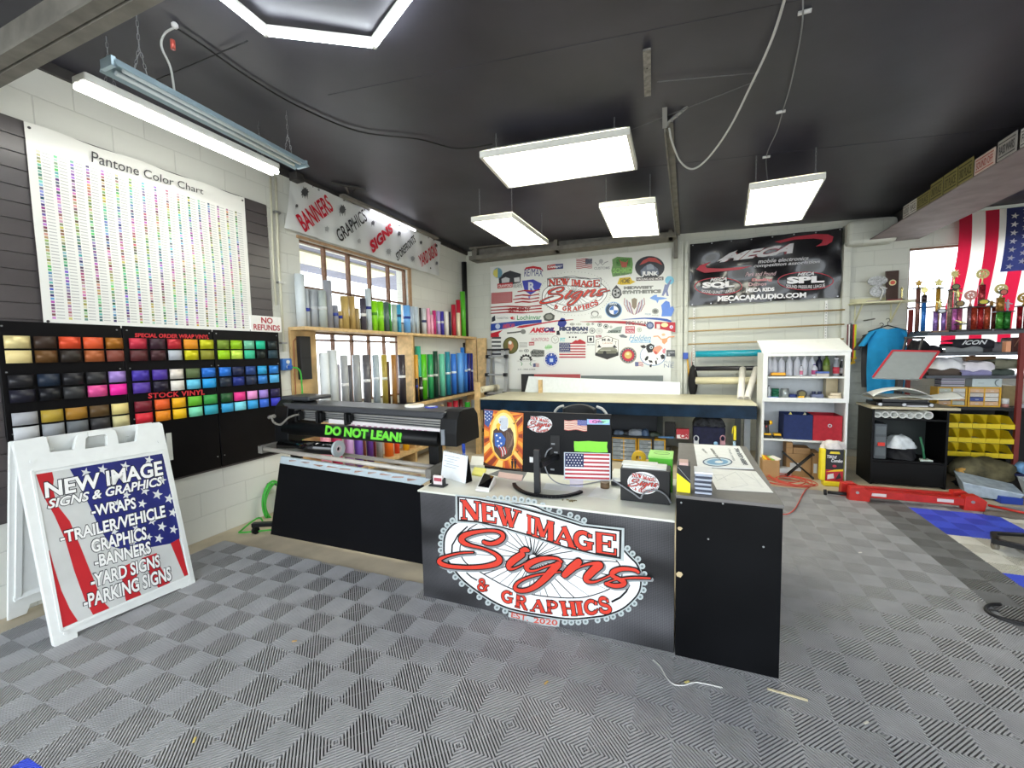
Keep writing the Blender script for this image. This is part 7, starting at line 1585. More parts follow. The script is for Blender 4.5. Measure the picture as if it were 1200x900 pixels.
def fbin(x0, x1, c, lab, tuck):
    a = X(zv, x0, 200, 5.84); c_ = X(zv, x1, 200, 5.84); h = .295
    t = thing('fabric_bin', lab, 'storage bin', ((a+c_)/2, 5.95, z0), 0, 'fabric bins in the white cabinet')
    m = mat('fabric_'+c, c, .8, noise=.15, nscale=30, bump=.15); w = .008
    b = MB(); b.box((a, 5.835, z0+.001), (c_, 5.835+w, z0+h)); b.box((a, 6.13, z0+.001), (c_, 6.13+w, z0+h)); b.box((a, 5.843, z0+.001), (a+w, 6.13, z0+h)); b.box((c_-w, 5.843, z0+.001), (c_, 6.13, z0+h)); b.box((a+w, 5.843, z0+.001), (c_-w, 6.13, z0+.012)); b.build('bin_body', m, t, bevel=.002)
    rr = random.Random(x0)
    for k in range(tuck): q = a+(c_-a)*(.25+.5*k); MB().prism([(q-.03, 5.9, z0+h-.05), (q+.04, 5.9, z0+h-.05), (q+.01, 5.9, z0+h+.022)], (0, .03, 0)).build('tucked_cloth', col(('e8dc78', 'd8d4a8')[k % 2], .6), t)
    return t
fbin(345, 650, '1c2c5c', 'navy blue fabric storage bin on the third shelf of the white cabinet', 2)
t = fbin(654, 962, 'a8202e', 'red fabric storage bin on the third shelf of the white cabinet', 0)
p = P(*zv(832, 170), 'y', 5.834); MB().tube(p+Vector((0, .0005, 0)), p+Vector((0, -.005, 0)), .02, .012, 18).build('ring_pull', chain_m, t)
# floor of the cabinet: cartons, case, folded stand
card = mat('cardboard', 'b08a5c', .7, noise=.12, nscale=5); card2 = mat('cardboard_dark', '7c5c3c', .7, noise=.12, nscale=5)
def carton(x0, x1, ytop, ybot, y, d, lab, m=card, z=0, label_patch=True, open_=False):
    a = P(*zv(x0, ybot), 'y', y); c_ = P(*zv(x1, ytop), 'y', y); z1 = c_.z
    x0_, x1_ = a.x, c_.x
    t = thing('carton', lab, 'cardboard box', ((x0_+x1_)/2, y+d/2, z), 0, 'cartons at the bottom of the white cabinet')
    MB().box((x0_, y, z+.001), (x1_, y+d, z1)).build('box_body', m, t, bevel=.002)
    if label_patch: MB().box((x0_+(x1_-x0_)*.15, y-.001, z+(z1-z)*.25), (x0_+(x1_-x0_)*.6, y-.0002, z+(z1-z)*.6)).build('white_label', col('e2e4e4', .5), t)
    return t, x0_, x1_, z1
t, a, c_, z1 = carton(120, 305, 545, 680, 5.66, .2, 'open brown carton on the floor left of the folded stand, filled with colourful packets', label_patch=False)
for k, c in enumerate(('e8c030', 'd8702c', '8ab84c', 'e8e0d8')): MB().obox(((a+c_)/2-.04+.03*k, 5.74, z1+.012), (.04, .05, .008), Euler((.25, .2-.1*k, .3*k)).to_matrix()).build('packet', col(c, .4), t)
t, a, c_, z1 = carton(370, 640, 475, 690, 5.93, .2, 'wide brown carton in the middle of the cabinet floor behind the folded stand', m=card)
zmid = z1+.001
def carton2(x0, x1, h, y, d, lab, m):
    a = X(zv, x0, 450, y); c2 = X(zv, x1, 450, y); t = thing('carton', lab, 'cardboard box', ((a+c2)/2, y+d/2, zmid), 0, 'cartons at the bottom of the white cabinet'); MB().box((a, y, zmid), (c2, y+d, zmid+h)).build('box_body', m, t, bevel=.002); MB().box((a, y-.0012, zmid+h*.46), (c2, y-.0002, zmid+h*.54)).build('packing_tape', col('a07c50', .4), t)
carton2(372, 440, min(.448-zmid, .13), 5.94, .18, 'small brown carton stacked at the left on the wide carton', card)
carton2(446, 625, .07, 5.94, .18, 'flat brown carton stacked at the right on the wide carton', card)
carton(645, 735, 462, 695, 5.86, .24, 'narrow upright brown carton right of the folded stand', m=card)
p = P(*zv(365, 645), 'y', 5.85)
tag(MB().box((p.x-.06, 5.85, .001), (p.x+.06, 5.95, P(*zv(365, 620), 'y', 5.85).z)).build('white_box', col('e0e4e6', .5), bevel=.003), 'small white box on the floor left of the crossed black stand', 'box')
p0 = P(*zv(430, 690), 'y', 5.9); p1 = P(*zv(640, 600), 'y', 5.9)
t = thing('folded_stand', 'folded black metal stand with crossed legs before the cartons', 'stand', (1.3, 5.78, 0))
pts = [P(*zv(350, 460), 'y', 5.80), P(*zv(650, 720), 'y', 5.74), P(*zv(655, 475), 'y', 5.80), P(*zv(380, 700), 'y', 5.74)]
for p in (pts[1], pts[3]): p.z = max(.012, p.z)
for a, c_ in ((pts[0], pts[1]), (pts[2], pts[3])): MB().wire([a, c_], .009, 8).build('leg', col('161618', .4), t); MB().wire([a+Vector((0, .05, 0)), c_+Vector((0, .05, 0))], .009, 8).build('leg', col('161618', .4), t)
for a in pts: MB().cyl(a+Vector((0, -.02, 0)), a+Vector((0, .07, 0)), .013, 10).build('cross_tube', col('161618', .4), t)
# yellow display case with posters
t = thing('yellow_case', 'yellow framed case with black and red tool posters standing before the white cabinet', 'case', (1.6, 5.66, 0))
ycs = 5.62
p0 = P(*zv(765, 770), 'y', ycs); p1 = P(*zv(1000, 430), 'y', ycs); x0_, x1_, z1 = p0.x, p1.x, p1.z; ym = col('f0dc2c', .4)
MB().box((x0_, ycs, .001), (x1_, ycs+.1, .055)).build('yellow_frame', ym, t, bevel=.01); MB().box((x0_-.03, ycs+.01, .056), (x0_+.02, ycs+.1, z1)).build('yellow_side', ym, t, bevel=.012)
MB().box((x1_-.01, ycs+.01, .056), (x1_, ycs+.1, z1)).build('case_side', col('7a7a48', .5), t)
MB().box((x0_+.021, ycs+.02, .056), (x1_-.011, ycs+.09, z1)).build('inner_case', col('1b1b1e', .4), t)
cpn = Plane((x0_+.021, ycs+.019, .056), (x1_-.011, ycs+.019, .056), (x0_+.021, ycs+.019, z1), (0, -1, 0)); art = Art(lambda x, y, l: cpn.at(x, y, l+.0005))
art.poly([(.0, .0), (1, .0), (1, .36), (0, .36)], 'b02030'); art.poly([(.1, .05), (.5, .1), (.45, .25), (.12, .2)], 'd8d8dc'); art.poly([(.55, .05), (.9, .12), (.8, .3)], '2a2a30'); art.poly([(0, .28), (1, .34), (1, .40), (.5, .37)], 'e8c020'); art.poly([(.2, .86), (.8, .86), (.75, .93), (.25, .93)], 'e8d030'); art.ci('e4e4e8'); put_text(art.b, 'TORQUE', [cpn.at(.06, .7, .002), cpn.at(.6, .7, .002), cpn.at(.62, .8, .002), cpn.at(.06, .82, .002)], (0, 0, 0), .03, .3); put_text(art.b, 'Combo', [cpn.at(.3, .6, .002), cpn.at(.95, .6, .002), cpn.at(.95, .7, .002), cpn.at(.3, .7, .002)], (0, 0, 0), .03, .3); art.disc(.5, .48, .12, .04, 'b03048'); art.build('printed_poster', t)
blob('crumpled_bag', 'crumpled whitish plastic bag on top of the yellow framed case', 'bag', ((x0_+x1_)/2, ycs+.06, z1+.001), (.11, .05, .09), 'd8d2d0')
# ================================================================== MEDALS AND SHIRTS ON THE WALL
t = thing('medal_ribbons', 'bunch of medal ribbons in red, black and yellow hanging left of the shirts', 'medals', (2.1, 7.15, 1.3))
zs = Zm(960, 280, 5); p0 = P(*zs(190, 500), 'y', 7.15)
for k, (dx, c, l) in enumerate(((-22, '6a1c28', 660), (-12, 'e8e4e0', 700), (-4, '1c1c1e', 690), (6, '1e1e20', 720), (14, 'c8382c', 700), (20, 'e8d828', 715), (26, 'b8d828', 690))):
    a = P(*zs(190+dx, 500), 'y', 7.15+.006*k); c_ = P(*zs(190+dx, l), 'y', 7.15+.006*k); MB().box((a.x-.007, a.y-.001, c_.z), (a.x+.007, a.y+.001, a.z)).build('ribbon', col(c, .6), t); MB().cyl((a.x, a.y-.003, c_.z-.018), (a.x, a.y+.003, c_.z-.018), .02, 14).build('medal', col('b8962c', .3, metal=.6), t)
MB().cyl((p0.x, 7.28, p0.z+.01), (p0.x, 7.12, p0.z+.01), .006, 8).build('hook', chain_m, t)
def shirt(c, y, lab, px_l, px_r, px_top, px_bot, sleeve=True):
    # front outline in metres on plane y, cloth given depth by a grid
    a = P(*zs(px_l, px_top), 'y', y); c_ = P(*zs(px_r, px_bot), 'y', y); x0, x1, z1, z0_ = a.x, c_.x, a.z, c_.z
    t = thing('t_shirt', lab, 'shirt', ((x0+x1)/2, y, z0_)); cx = (x0+x1)/2; w = (x1-x0)/2
    m = mat('cloth_'+c, c, .85, noise=.12, nscale=10, bump=.1)
    def front(sg): 
        def fn(u, v):
            ww = w*(.8+.06*math.sin(v*3)); zt = z1-(abs(2*u-1)**1.5)*.06-.035*math.exp(-((2*u-1)/.28)**2); x = cx+(2*u-1)*ww
            return Vector((x, y+sg*(.05*math.cos((2*u-1)*PI/2)+.008*math.sin(u*22+v*5)*(1-v)), z0_+(zt-z0_)*v))
        return fn
    MB().grid(front(-1), 24, 12).grid(front(1), 24, 12).build('shirt_body', m, t)
    for sg in (-1, 1):
        sx_ = cx+sg*w*.78
        b = MB(); b.grid(lambda u, v: Vector((sx_+sg*(w*.34*(1-v)+.0)-sg*.03*v, y+.055*math.sin(u*2*PI), 0))+Vector((sg*.035*math.cos(u*2*PI), 0, z1-.075-(1-v)*.17+.02*v)), 14, 6); b.build('sleeve', m, t)
    hk = MB(); hk.wire([(cx-w*.85, y, z1-.055), (cx, y, z1+.02), (cx+w*.85, y, z1-.055)], .008, 8); hk.wire(spline([(cx, y, z1+.02), (cx, y, z1+.06), (cx+.022, y, z1+.085), (cx+.005, y, z1+.11), (cx-.02, y, z1+.1)], 5), .004, 6); hk.build('hanger', col('141416', .4), t)
    return t
shirt('3f4145', 7.16, 'dark grey shirt on a hanger behind the bright blue one', 235, 480, 545, 870)
shirt('1f93cc', 7.04, 'bright blue t-shirt on a black hanger on the back wall', 268, 520, 520, 905)
MB_ = MB().cyl((2.3, 7.3, 1.905), (2.3, 6.95, 1.905), .009, 8)
tag(MB_.build('wall_hook', steel), 'steel wall hook carrying the shirt hangers', 'hook')
# ledge shelf with plaques
t = thing('wall_ledge', 'cream wall ledge on angled brackets holding awards, left of the trophy window', 'shelf', (2.4, 7.15, 2.1))
led = mat('cream_ledge', 'dcd9b4', .45)
L0, L1 = P(990, 353, 'y', 7.29).x, P(1078, 352, 'y', 7.29).x; LZ = 2.135
MB().hexa([(L0+.04, 6.98, LZ-.02), (L1-.14, 6.98, LZ-.02), (L1, 7.28, LZ-.02), (L0, 7.28, LZ-.02), (L0+.04, 6.98, LZ), (L1-.14, 6.98, LZ), (L1, 7.28, LZ), (L0, 7.28, LZ)]).build('ledge_board', led, t, bevel=.002)
MB().box((L0, 7.283, LZ-.02), (L1-.25, 7.299, LZ+.07)).build('back_strip', led, t)
for x in (L0+.12, L1-.3): MB().bar((x, 7.29, LZ-.26), (x, 7.02, LZ-.022), .012, .02).build('bracket', led, t); MB().box((x-.006, 7.285, LZ-.27), (x+.006, 7.299, LZ-.022)).build('bracket_plate', led, t)
zl2 = Zm(1000, 300, 10)
def lx(x, y=7.12): return P(*zl2(x, 520), 'y', y).x
wal = mat('dark_walnut', '4c3a34', .35, noise=.3, nscale=8)
t = thing('award_plaque', 'tall dark wooden award plaque with a round medallion on the wall ledge', 'award', (lx(455), 7.12, LZ))
zt_ = P(*zl2(460, 168), 'y', 7.12).z
MB().hexa([(lx(380), 7.10, LZ+.022), (lx(515), 7.10, LZ+.022), (lx(515), 7.125, LZ+.022), (lx(380), 7.125, LZ+.022), (lx(380), 7.15, zt_), (lx(535), 7.15, zt_), (lx(535), 7.175, zt_), (lx(380), 7.175, zt_)]).build('plaque_board', wal, t, bevel=.003)
MB().box((lx(385), 7.06, LZ+.001), (lx(545), 7.19, LZ+.021)).build('red_base', col('8a2438', .4), t); p = P(*zl2(458, 312), 'y', 7.115)
MB().cyl(p, p+Vector((0, -.008, .0)), .038, 24).build('medallion_rim', col('d8cf9c', .4), t); MB().cyl(p+Vector((0, -.0085, 0)), p+Vector((0, -.011, 0)), .025, 24).build('medallion', col('c8503c', .4), t)
t = thing('award_plate', 'silver engraved award in two scalloped discs on the wall ledge', 'award', (lx(290), 7.12, LZ))
sil = mat('silver_award', '9a9a98', .3, metal=.5, noise=.5, nscale=60)
for (x, y, rx, ry) in ((285, 290, .105, .062), (290, 410, .088, .075)):
    p = P(*zl2(x, y), 'y', 7.13); MB().prism([(p.x+rx*math.cos(2*PI*k/26)*(1+.04*(k % 2)), p.y, p.z+ry*math.sin(2*PI*k/26)*(1+.04*(k % 2))) for k in range(26)], (0, .015, 0)).build('engraved_disc', sil, t)
p = P(*zl2(350, 410), 'y', 7.11); MB().wire(spline([(p.x-.03, 7.11, LZ+.02), (p.x, 7.11, p.z), (p.x-.03, 7.11, p.z+.05), (p.x+.04, 7.11, p.z+.03)], 5), .008, 8).build('figure', col('d8d8d4', .3), t)
MB().box((lx(160), 7.09, LZ+.001), (lx(300), 7.16, LZ+.02)).build('wire_base', col('b4a8a0', .4), t); MB().box((lx(305), 7.09, LZ+.001), (lx(378), 7.16, LZ+.016)).build('black_foot', col('161618', .4), t)
t = thing('small_trophy', 'small gold trophy figure on a black base at the right of the ledge', 'trophy', (lx(565), 7.12, LZ))
MB().box((lx(548), 7.09, LZ+.001), (lx(590), 7.16, LZ+.02)).build('base', col('141416', .3), t); MB().lathe([(.012, 0), (.006, .03), (.012, .06), (.006, .1), (.016, .13), (.002, .16)], (lx(565), 7.12, LZ+.02), 12).build('gold_figure', mat('gold_plastic', 'd8cc88', .25, metal=.6), t)
# ================================================================== RIGHT SHELVING WITH TROPHIES
ry0, ry1 = 6.42, 6.92; rx0, rx1 = 2.63, 4.3
rk = mat('rack_grey', '55585e', .5, metal=.2); rkr = mat('rack_red', '7c2a26', .5)
t = thing('storage_rack', 'long metal storage rack with red posts under the right window', 'shelving', (3.4, 6.67, 0))
RZ = [1.695, 1.455, 1.195, .835]
for z in RZ: MB().box((rx0, ry0, z-.035), (rx1, ry1, z)).build('shelf', rk if z > 1 else col('17181a', .5), t, bevel=.002)
for (x, y) in ((rx0+.02, ry1-.02), (3.42, ry0-.02), (rx1-.02, ry0+.02), (rx1-.02, ry1-.02)): 
    MB().box((x-.02, y-.02 if y > 6.5 else y-.02, 0), (x+.02, y+.0199, 1.66 if x > 3 and y < 6.5 else 2.0)).build('post', rkr, t, bevel=.002)
MB().box((3.52, ry0-.01, 0), (3.545, ry0+.02, 1.66)).build('post', rkr, t)
MB().box((rx0, ry1-.02, .04), (rx1, ry1-.005, .78)).build('back_board', col('101113', .6), t)
# trophies
zt8 = Zm(1060, 300, 8.571)
gold = mat('gold_plastic', 'd8cc88', .25, metal=.6); gold2 = mat('antique_gold', 'b08a3c', .3, metal=.5)
def starburst(b, c, r, n, dep=.012):
    b.prism([(c[0]+(r if k % 2 == 0 else r*.5)*math.cos(PI*k/n+.3), c[1], c[2]+(r if k % 2 == 0 else r*.5)*math.sin(PI*k/n+.3)) for k in range(2*n)], (0, dep, 0))
def trophy(xc, y_top, y_col, cols_, lab, top='star', plate=None, yy=6.6, zb=None, cw=.022, topc=None, mid=None, basec='22201e', spread=None, tier2=None):
    zb = RZ[0] if zb is None else zb
    x = P(*zt8(xc, 600), 'y', yy).x; zt_ = P(*zt8(xc, y_top), 'y', yy).z; zc_ = P(*zt8(xc, y_col), 'y', yy).z
    t = thing('trophy', lab, 'trophy', (x, yy, zb), 0, 'trophies on the top rack shelf'); n = len(cols_); sp = spread or .055; wd = max(.05, (n-1)*sp/2+.035)
    MB().box((x-wd, yy-.04, zb+.001), (x+wd, yy+.04, zb+.022)).build('base', col(basec, .3), t, bevel=.002)
    for i, c in enumerate(cols_):
        cxx = x+(i-(n-1)/2)*sp; MB().cyl((cxx, yy, zb+.022), (cxx, yy, zc_), cw, 14).build('column', mat('foil_'+c, c, .25, metal=.3, noise=.5, nscale=45), t)
    MB().box((x-wd*.95, yy-.035, zc_), (x+wd*.95, yy+.035, zc_+.012)).build('platform', col(basec, .3), t)
    z = zc_+.012
    if tier2:
        h2 = P(*zt8(xc, tier2[0]), 'y', yy).z; MB().cyl((x, yy, z), (x, yy, h2), cw*1.15, 14).build('upper_column', mat('foil_'+tier2[1], tier2[1], .25, metal=.3, noise=.5, nscale=45), t); z = h2
    r = max(.025, min(.055, (zt_-z)*.45)); cz = zt_-r; m = topc or gold
    MB().lathe([(.016, 0), (.005, (cz-z)*.35), (.01, (cz-z)*.6), (.004, max(.012, cz-z-r*.4))], (x, yy, z), 12).build('stem', m, t)
    b = MB()
    if top == 'star': starburst(b, (x, yy-.006, cz), r, 5)
    elif top == 'sun': starburst(b, (x, yy-.006, cz), r, 11)
    elif top == 'figure': b.lathe([(.004, -r), (.018, -r*.6), (.012, -.1*r), (.02, r*.2), (.006, r*.5), (.012, r*.75), (.002, r)], (x, yy, cz), 12); b.bar((x-.05, yy, cz+.03), (x+.04, yy, cz+.0), .01, .01)
    elif top == 'wreath': b.tube((x, yy-.005, cz), (x, yy+.008, cz), r, r*.6, 22); starburst(b, (x, yy-.004, cz), r*.62, 6, .008)
    b.build('topper', m, t)
    if plate:
        pz = P(*zt8(xc, plate[0]), 'y', yy-.045).z; MB().prism([(x+plate[2]*math.cos(2*PI*k/24), yy-.046, pz+plate[3]*math.sin(2*PI*k/24)) for k in range(24)], (0, .008, 0)).build('plaque_rim', col('2c2620', .4), t)
        MB().prism([(x+plate[2]*.72*math.cos(2*PI*k/24), yy-.048, pz+plate[3]*.72*math.sin(2*PI*k/24)) for k in range(24)], (0, .0018, 0)).build('plaque', col(plate[1], .35), t)
    return t
trophy(128, 235, 330, ['8a6058'], 'trophy with an orange gold topper on a brown column, furthest left', 'star', yy=6.78, topc=gold2)
trophy(190, 300, 470, ['2f74c4'], 'trophy with a yellow sunburst above a dark cup and bright blue column', 'sun', yy=6.56, tier2=(395, '33292c'))
trophy(328, 222, 330, ['c89a3c'], 'tall trophy with a pale gold star on an orange gold column', 'star', yy=6.8)
trophy(352, 430, 560, ['8a6cb0', '8a6cb0'], 'short wide trophy with silver plaque over two lilac columns', 'figure', (552, 'c8ccd4', .045, .03), yy=6.56, spread=.075, basec='7a5a48')
trophy(480, 135, 345, ['a89484', 'a89484'], 'tall trophy with a spiky gold topper and grey medallion', 'sun', (310, '7c8a5c', .04, .034), yy=6.78)
trophy(528, 330, 530, ['c06ab0', 'b05a78'], 'trophy with gold figure over magenta columns and a dark round plaque', 'figure', (480, '8a7040', .042, .036), yy=6.56, spread=.045)
trophy(655, 345, 520, ['8c6a74'], 'pink and gold plaque trophy right of the magenta columned one', 'wreath', yy=6.62, topc=mat('pink_gold', 'c88c80', .4, metal=.3))
trophy(762, 132, 515, ['b0402c', 'a82828', 'b04a30'], 'tallest trophy, big gold topper over red columns with a yellow oval plaque', 'wreath', (462, 'd8cc4c', .05, .03), yy=6.6, tier2=(292, '9c2c34'), cw=.026)
trophy(868, 450, 520, ['6a2430', '8c4a3c'], 'low trophy with dark red columns right of the tallest one', 'figure', yy=6.72, topc=gold2)
trophy(955, 282, 565, ['4a9a3c'], 'trophy with stacked round medallions over a green column', 'wreath', (365, 'd07060', .036, .034), yy=6.6, tier2=(420, 'a87838'), cw=.03)
trophy(1030, 435, 565, ['2f7a34'], 'small trophy with a figure on a dark green column', 'figure', yy=6.6, cw=.03, topc=col('b8bcc0', .3))
trophy(1190, 370, 510, ['9c2028', '8a2430'], 'trophy with dark red columns at the right edge of the picture', 'wreath', yy=6.66, topc=gold2)
trophy(570, 650, 690, ['c8b050'], 'tiny gold trophy at the front edge of the shelf', 'figure', yy=6.47, cw=.01)
# caps and clothes on the second and third shelves
zk = Zm(1060, 380, 8.571)
kx = lambda x, yy=6.55: P(*zk(x, 250), 'y', yy).x
blob('black_hat', 'black knitted cap with white dots lying left on the rack behind the heat press', 'cap', (kx(150, 6.5), 6.55, RZ[1]+.001), (.09, .11, .15), '17161a', rough=.9)
blob('baseball_cap', 'grey cap in front of the black knitted cap', 'cap', (kx(95, 6.35), 6.33, 1.30), (.11, .08, .1), '4c5054', rough=.9)
blob('black_glove', 'black glove lying between the caps and the folded clothes', 'glove', (kx(280, 6.55), 6.6, RZ[1]+.001), (.10, .10, .09), '1c1a22', rough=.9)
def folded(name, lab, x0, x1, z, h, c, y=6.46, d=.36, txt=None):
    a, c_ = kx(x0, y), kx(x1, y); t = thing(name, lab, 'clothes', ((a+c_)/2, y+d/2, z))
    m = mat('cloth_'+c, c, .85, noise=.15, nscale=12, bump=.15)
    MB().grid(lambda u, v: Vector((a+(c_-a)*u, y+.02+(d-.02)*min(1, v*1.0) if v > .15 else y+.02*(1-v/.15)*0+.0, z+.002+h*(min(1, v/.15))*(1-.25*(2*u-1)**4)+.012*math.sin(u*9+v*3)*(v > .1))), 24, 14).build('folded_cloth', m, t, solid=.004)
    MB().box((a+.02, y+.02, z+.001), (c_-.02, y+d-.02, z+h*.6)).build('fold_stack', m, t, bevel=.01)
    if txt:
        b = MB(); put_text(b, txt, [Vector((kx(570, y), y-.006, z+h*.45)), Vector((kx(825, y), y-.006, z+h*.45)), Vector((kx(828, y), y-.004, z+h*.95)), Vector((kx(585, y), y-.004, z+h*.95))], (0, 0, 0), .03, .3); b.build('print', col('c8ccd0', .6), t)
folded('folded_shirt', 'black folded shirt with large pale lettering on the second rack shelf', 480, 900, RZ[1]+.045, .10, '1c1c24', txt='ICON')
folded('folded_shirt', 'grey patterned folded shirt under the black lettered one', 410, 790, RZ[1], .06, '7c8084', y=6.43)
folded('folded_shirt', 'flat grey folded shirt at the right of the second rack shelf', 880, 1030, RZ[1], .10, '6c6c70', y=6.5)
a, c_ = kx(1020, 6.43), kx(1070, 6.43); tag(MB().box((a, 6.43, RZ[1]+.001), (c_, 6.5, RZ[1]+.12)).build('orange_box', col('e8a47c', .5), bevel=.003), 'narrow peach coloured box on the second rack shelf', 'box')
t = thing('brown_case', 'brown leather case with a thin strap on the second rack shelf, right end', 'case', (kx(1130, 6.5), 6.5, RZ[1]))
MB().box((kx(1080, 6.5), 6.5, RZ[1]+.001), (kx(1185, 6.5), 6.7, RZ[1]+.16)).build('case_body', mat('brown_leather', '5c2c24', .5, noise=.2), t, bevel=.01); MB().wire([(kx(1100, 6.49), 6.49, RZ[1]+.06), (kx(1150, 6.49), 6.49, RZ[1]+.15)], .004, 6).build('strap', col('b08468', .5), t)
def bagm(c): return mat('film_'+c, c, .25, noise=.1, nscale=8)
blob('white_bag', 'white plastic bag heap on the third rack shelf behind the heat press', 'bag', (kx(480, 6.5), 6.6, RZ[2]+.001), (.17, .14, .2), bagm('f0f0f2'))
folded('white_sheeting', 'white curling vinyl sheets on the third rack shelf', 620, 920, RZ[2], .15, 'e0dce4', y=6.44)
folded('lilac_cloth', 'lilac cloth with a dark blue fold in the middle of the third shelf', 590, 890, RZ[2], .05, '8c8ab4', y=6.38)
folded('olive_blanket', 'rolled olive grey blanket at the right of the third rack shelf', 915, 1240, RZ[2]+.07, .10, '7c7c6a', y=6.46)
folded('green_cloth', 'dark grey green cloth under the olive blanket', 890, 1120, RZ[2], .06, '46504c', y=6.43)
folded('brown_cloth', 'brown and black cloth bundle at the left of the third shelf', 250, 580, RZ[2], .07, '5c5048', y=6.43)
a, c_ = kx(610, 6.7), kx(915, 6.7); tag(MB().box((a, 6.68, RZ[2]+.001), (c_, 6.9, RZ[2]+.21)).build('carton', card2, bevel=.003), 'brown carton at the back of the third rack shelf', 'cardboard box')
# boxes on the counter height shelf
kz = RZ[3]
organizer('drawer organizer of small clear drawers on the rack, left one beside the heat press', P(*zk(325, 800), 'y', 6.44).x, P(*zk(625, 800), 'y', 6.44).x, 6.44, kz+.001, kz+.225, 4, 2, fill=['d8d4cc', 'c8a078', '2f3a3c', 'b4b8a8', 'e0d8cc'], seed=4)
organizer('drawer organizer of small clear drawers on the rack, right one with a blue drawer', P(*zk(635, 800), 'y', 6.44).x, P(*zk(965, 800), 'y', 6.44).x, 6.44, kz+.001, kz+.225, 4, 2, fill=['d8d4cc', 'd8b088', '3a4c8c', 'c8c0b4', '2c2e30'], seed=8)
t = thing('cutter_box', 'flat pale grey box with a round handle on top of the right drawer organizer', 'box', (P(*zk(830, 600), 'y', 6.46).x, 6.46, kz+.23))
a, c_ = P(*zk(680, 600), 'y', 6.45).x, P(*zk(980, 600), 'y', 6.45).x
MB().box((a, 6.45, kz+.227), (c_, 6.59, kz+.325)).build('case', col('c4d0d0', .4), t, bevel=.006); MB().wire([(c_-.03+.03*math.cos(q), 6.444, kz+.276+.036*math.sin(q)) for q in [PI/2+PI*i/12 for i in range(13)]], .004, 6).build('handle', col('7c8c8c', .4), t); b = MB(); b.box((a+.05, 6.449, kz+.27), (a+.10, 6.4499, kz+.273)); b.build('slot', col('5c6868', .5), t)
t = thing('magazine_pile', 'pile of grey magazines and cards on top of the left drawer organizer', 'magazines', (P(*zk(480, 600), 'y', 6.46).x, 6.46, kz+.23))
a, c_ = P(*zk(370, 600), 'y', 6.45).x, P(*zk(605, 600), 'y', 6.45).x; rr = random.Random(31)
for k in range(8): o1 = rr.uniform(-.008, .008); MB().box((a+o1, 6.45+o1, kz+.227+k*.012), (c_+o1, 6.59+o1, kz+.2385+k*.012)).build('magazine', col(('8c8a94', 'c4c4cc', '5c5c66', 'b0a8b8')[k % 4], .5), t)
t = thing('white_jar', 'small white jar with a pinkish base right of the drawer organizers', 'jar', (P(*zk(1008, 800), 'y', 6.46).x, 6.46, kz)); xj = P(*zk(1008, 800), 'y', 6.46).x
MB().cyl((xj, 6.46, kz+.001), (xj, 6.46, kz+.04), .03, 18).build('base', col('b07c74', .4), t); MB().cyl((xj, 6.46, kz+.04), (xj, 6.46, kz+.1), .03, 18).build('jar_body', col('dcdcdc', .4), t)
tag(MB().box((P(*zk(985, 700), 'y', 6.62).x, 6.62, kz+.001), (P(*zk(1125, 700), 'y', 6.62).x, 6.85, kz+.23)).build('carton', mat('cardboard_pale', 'a89468', .7, noise=.1), bevel=.003), 'tan carton on the rack behind the small white jar', 'cardboard box')
# yellow parts bins
zn = Zm(1060, 480, 8.571); yb_m = mat('bin_yellow', 'e8cc1c', .4)
t = thing('bin_frame', 'black stepped rack frame holding three rows of yellow bins', 'rack', (3.15, 6.55, 0)); bm2 = col('0f1012', .5)
rows = [(.60, .735), (.435, .57), (.27, .405)]
for z0, z1 in rows: MB().box((2.80, 6.44, z0-.016), (3.40, 6.72, z0-.004)).build('tray', bm2, t)
for x in (2.785, 3.40): MB().box((x, 6.50, 0), (x+.015, 6.73, .78)).build('side', bm2, t)
def pbin(x0, x1, z0, h, lab, cont=None):
    y0, y1 = 6.37, 6.60; t = thing('parts_bin', lab, 'parts bin', ((x0+x1)/2, 6.5, z0), 0, 'yellow parts bins'); w = .004
    b = MB()
    for xx in (x0, x1-w):
        b.prism([(xx, y0, z0), (xx, y1, z0), (xx, y1, z0+h), (xx, y0+.1, z0+h), (xx, y0+.01, z0+h*.42), (xx, y0, z0+h*.40)], (w, 0, 0))
    b.box((x0+w, y0, z0), (x1-w, y1, z0+w)); b.box((x0+w, y0, z0+w), (x1-w, y0+w, z0+h*.38)); b.box((x0+w, y1-w, z0+w), (x1-w, y1, z0+h))
    b.build('bin_body', yb_m, t); MB().box((x0+.001, y0-.004, z0+h*.30), (x1-.001, y0-.0005, z0+h*.42)).build('front_lip', yb_m, t)
    if cont: MB().box((x0+.012, y0+.02, z0+.006), (x1-.012, y1-.06, z0+h*.33)).build('contents', mat('bin_parts_'+cont, cont, .5, noise=.8, nscale=60), t)
words = ['first', 'second', 'third', 'fourth', 'fifth']; cont = [['5c5a54', '8ca0a8', '9c9a8c', '2a2420', 'b8b4a0'], ['4a3c30', None, 'd8d4d4', None, None], ['3c3424', '14140f', '2a2818', '22201c', '1c2418']]
for r, (z0, z1) in enumerate(rows):
    for k in range(5):
        pbin(2.805+k*.118, 2.805+k*.118+.114, z0, .13, 'yellow open parts bin, %s from left in the %s row of the bin frame' % (words[k], ('top', 'middle', 'bottom')[r]), cont[r][k])
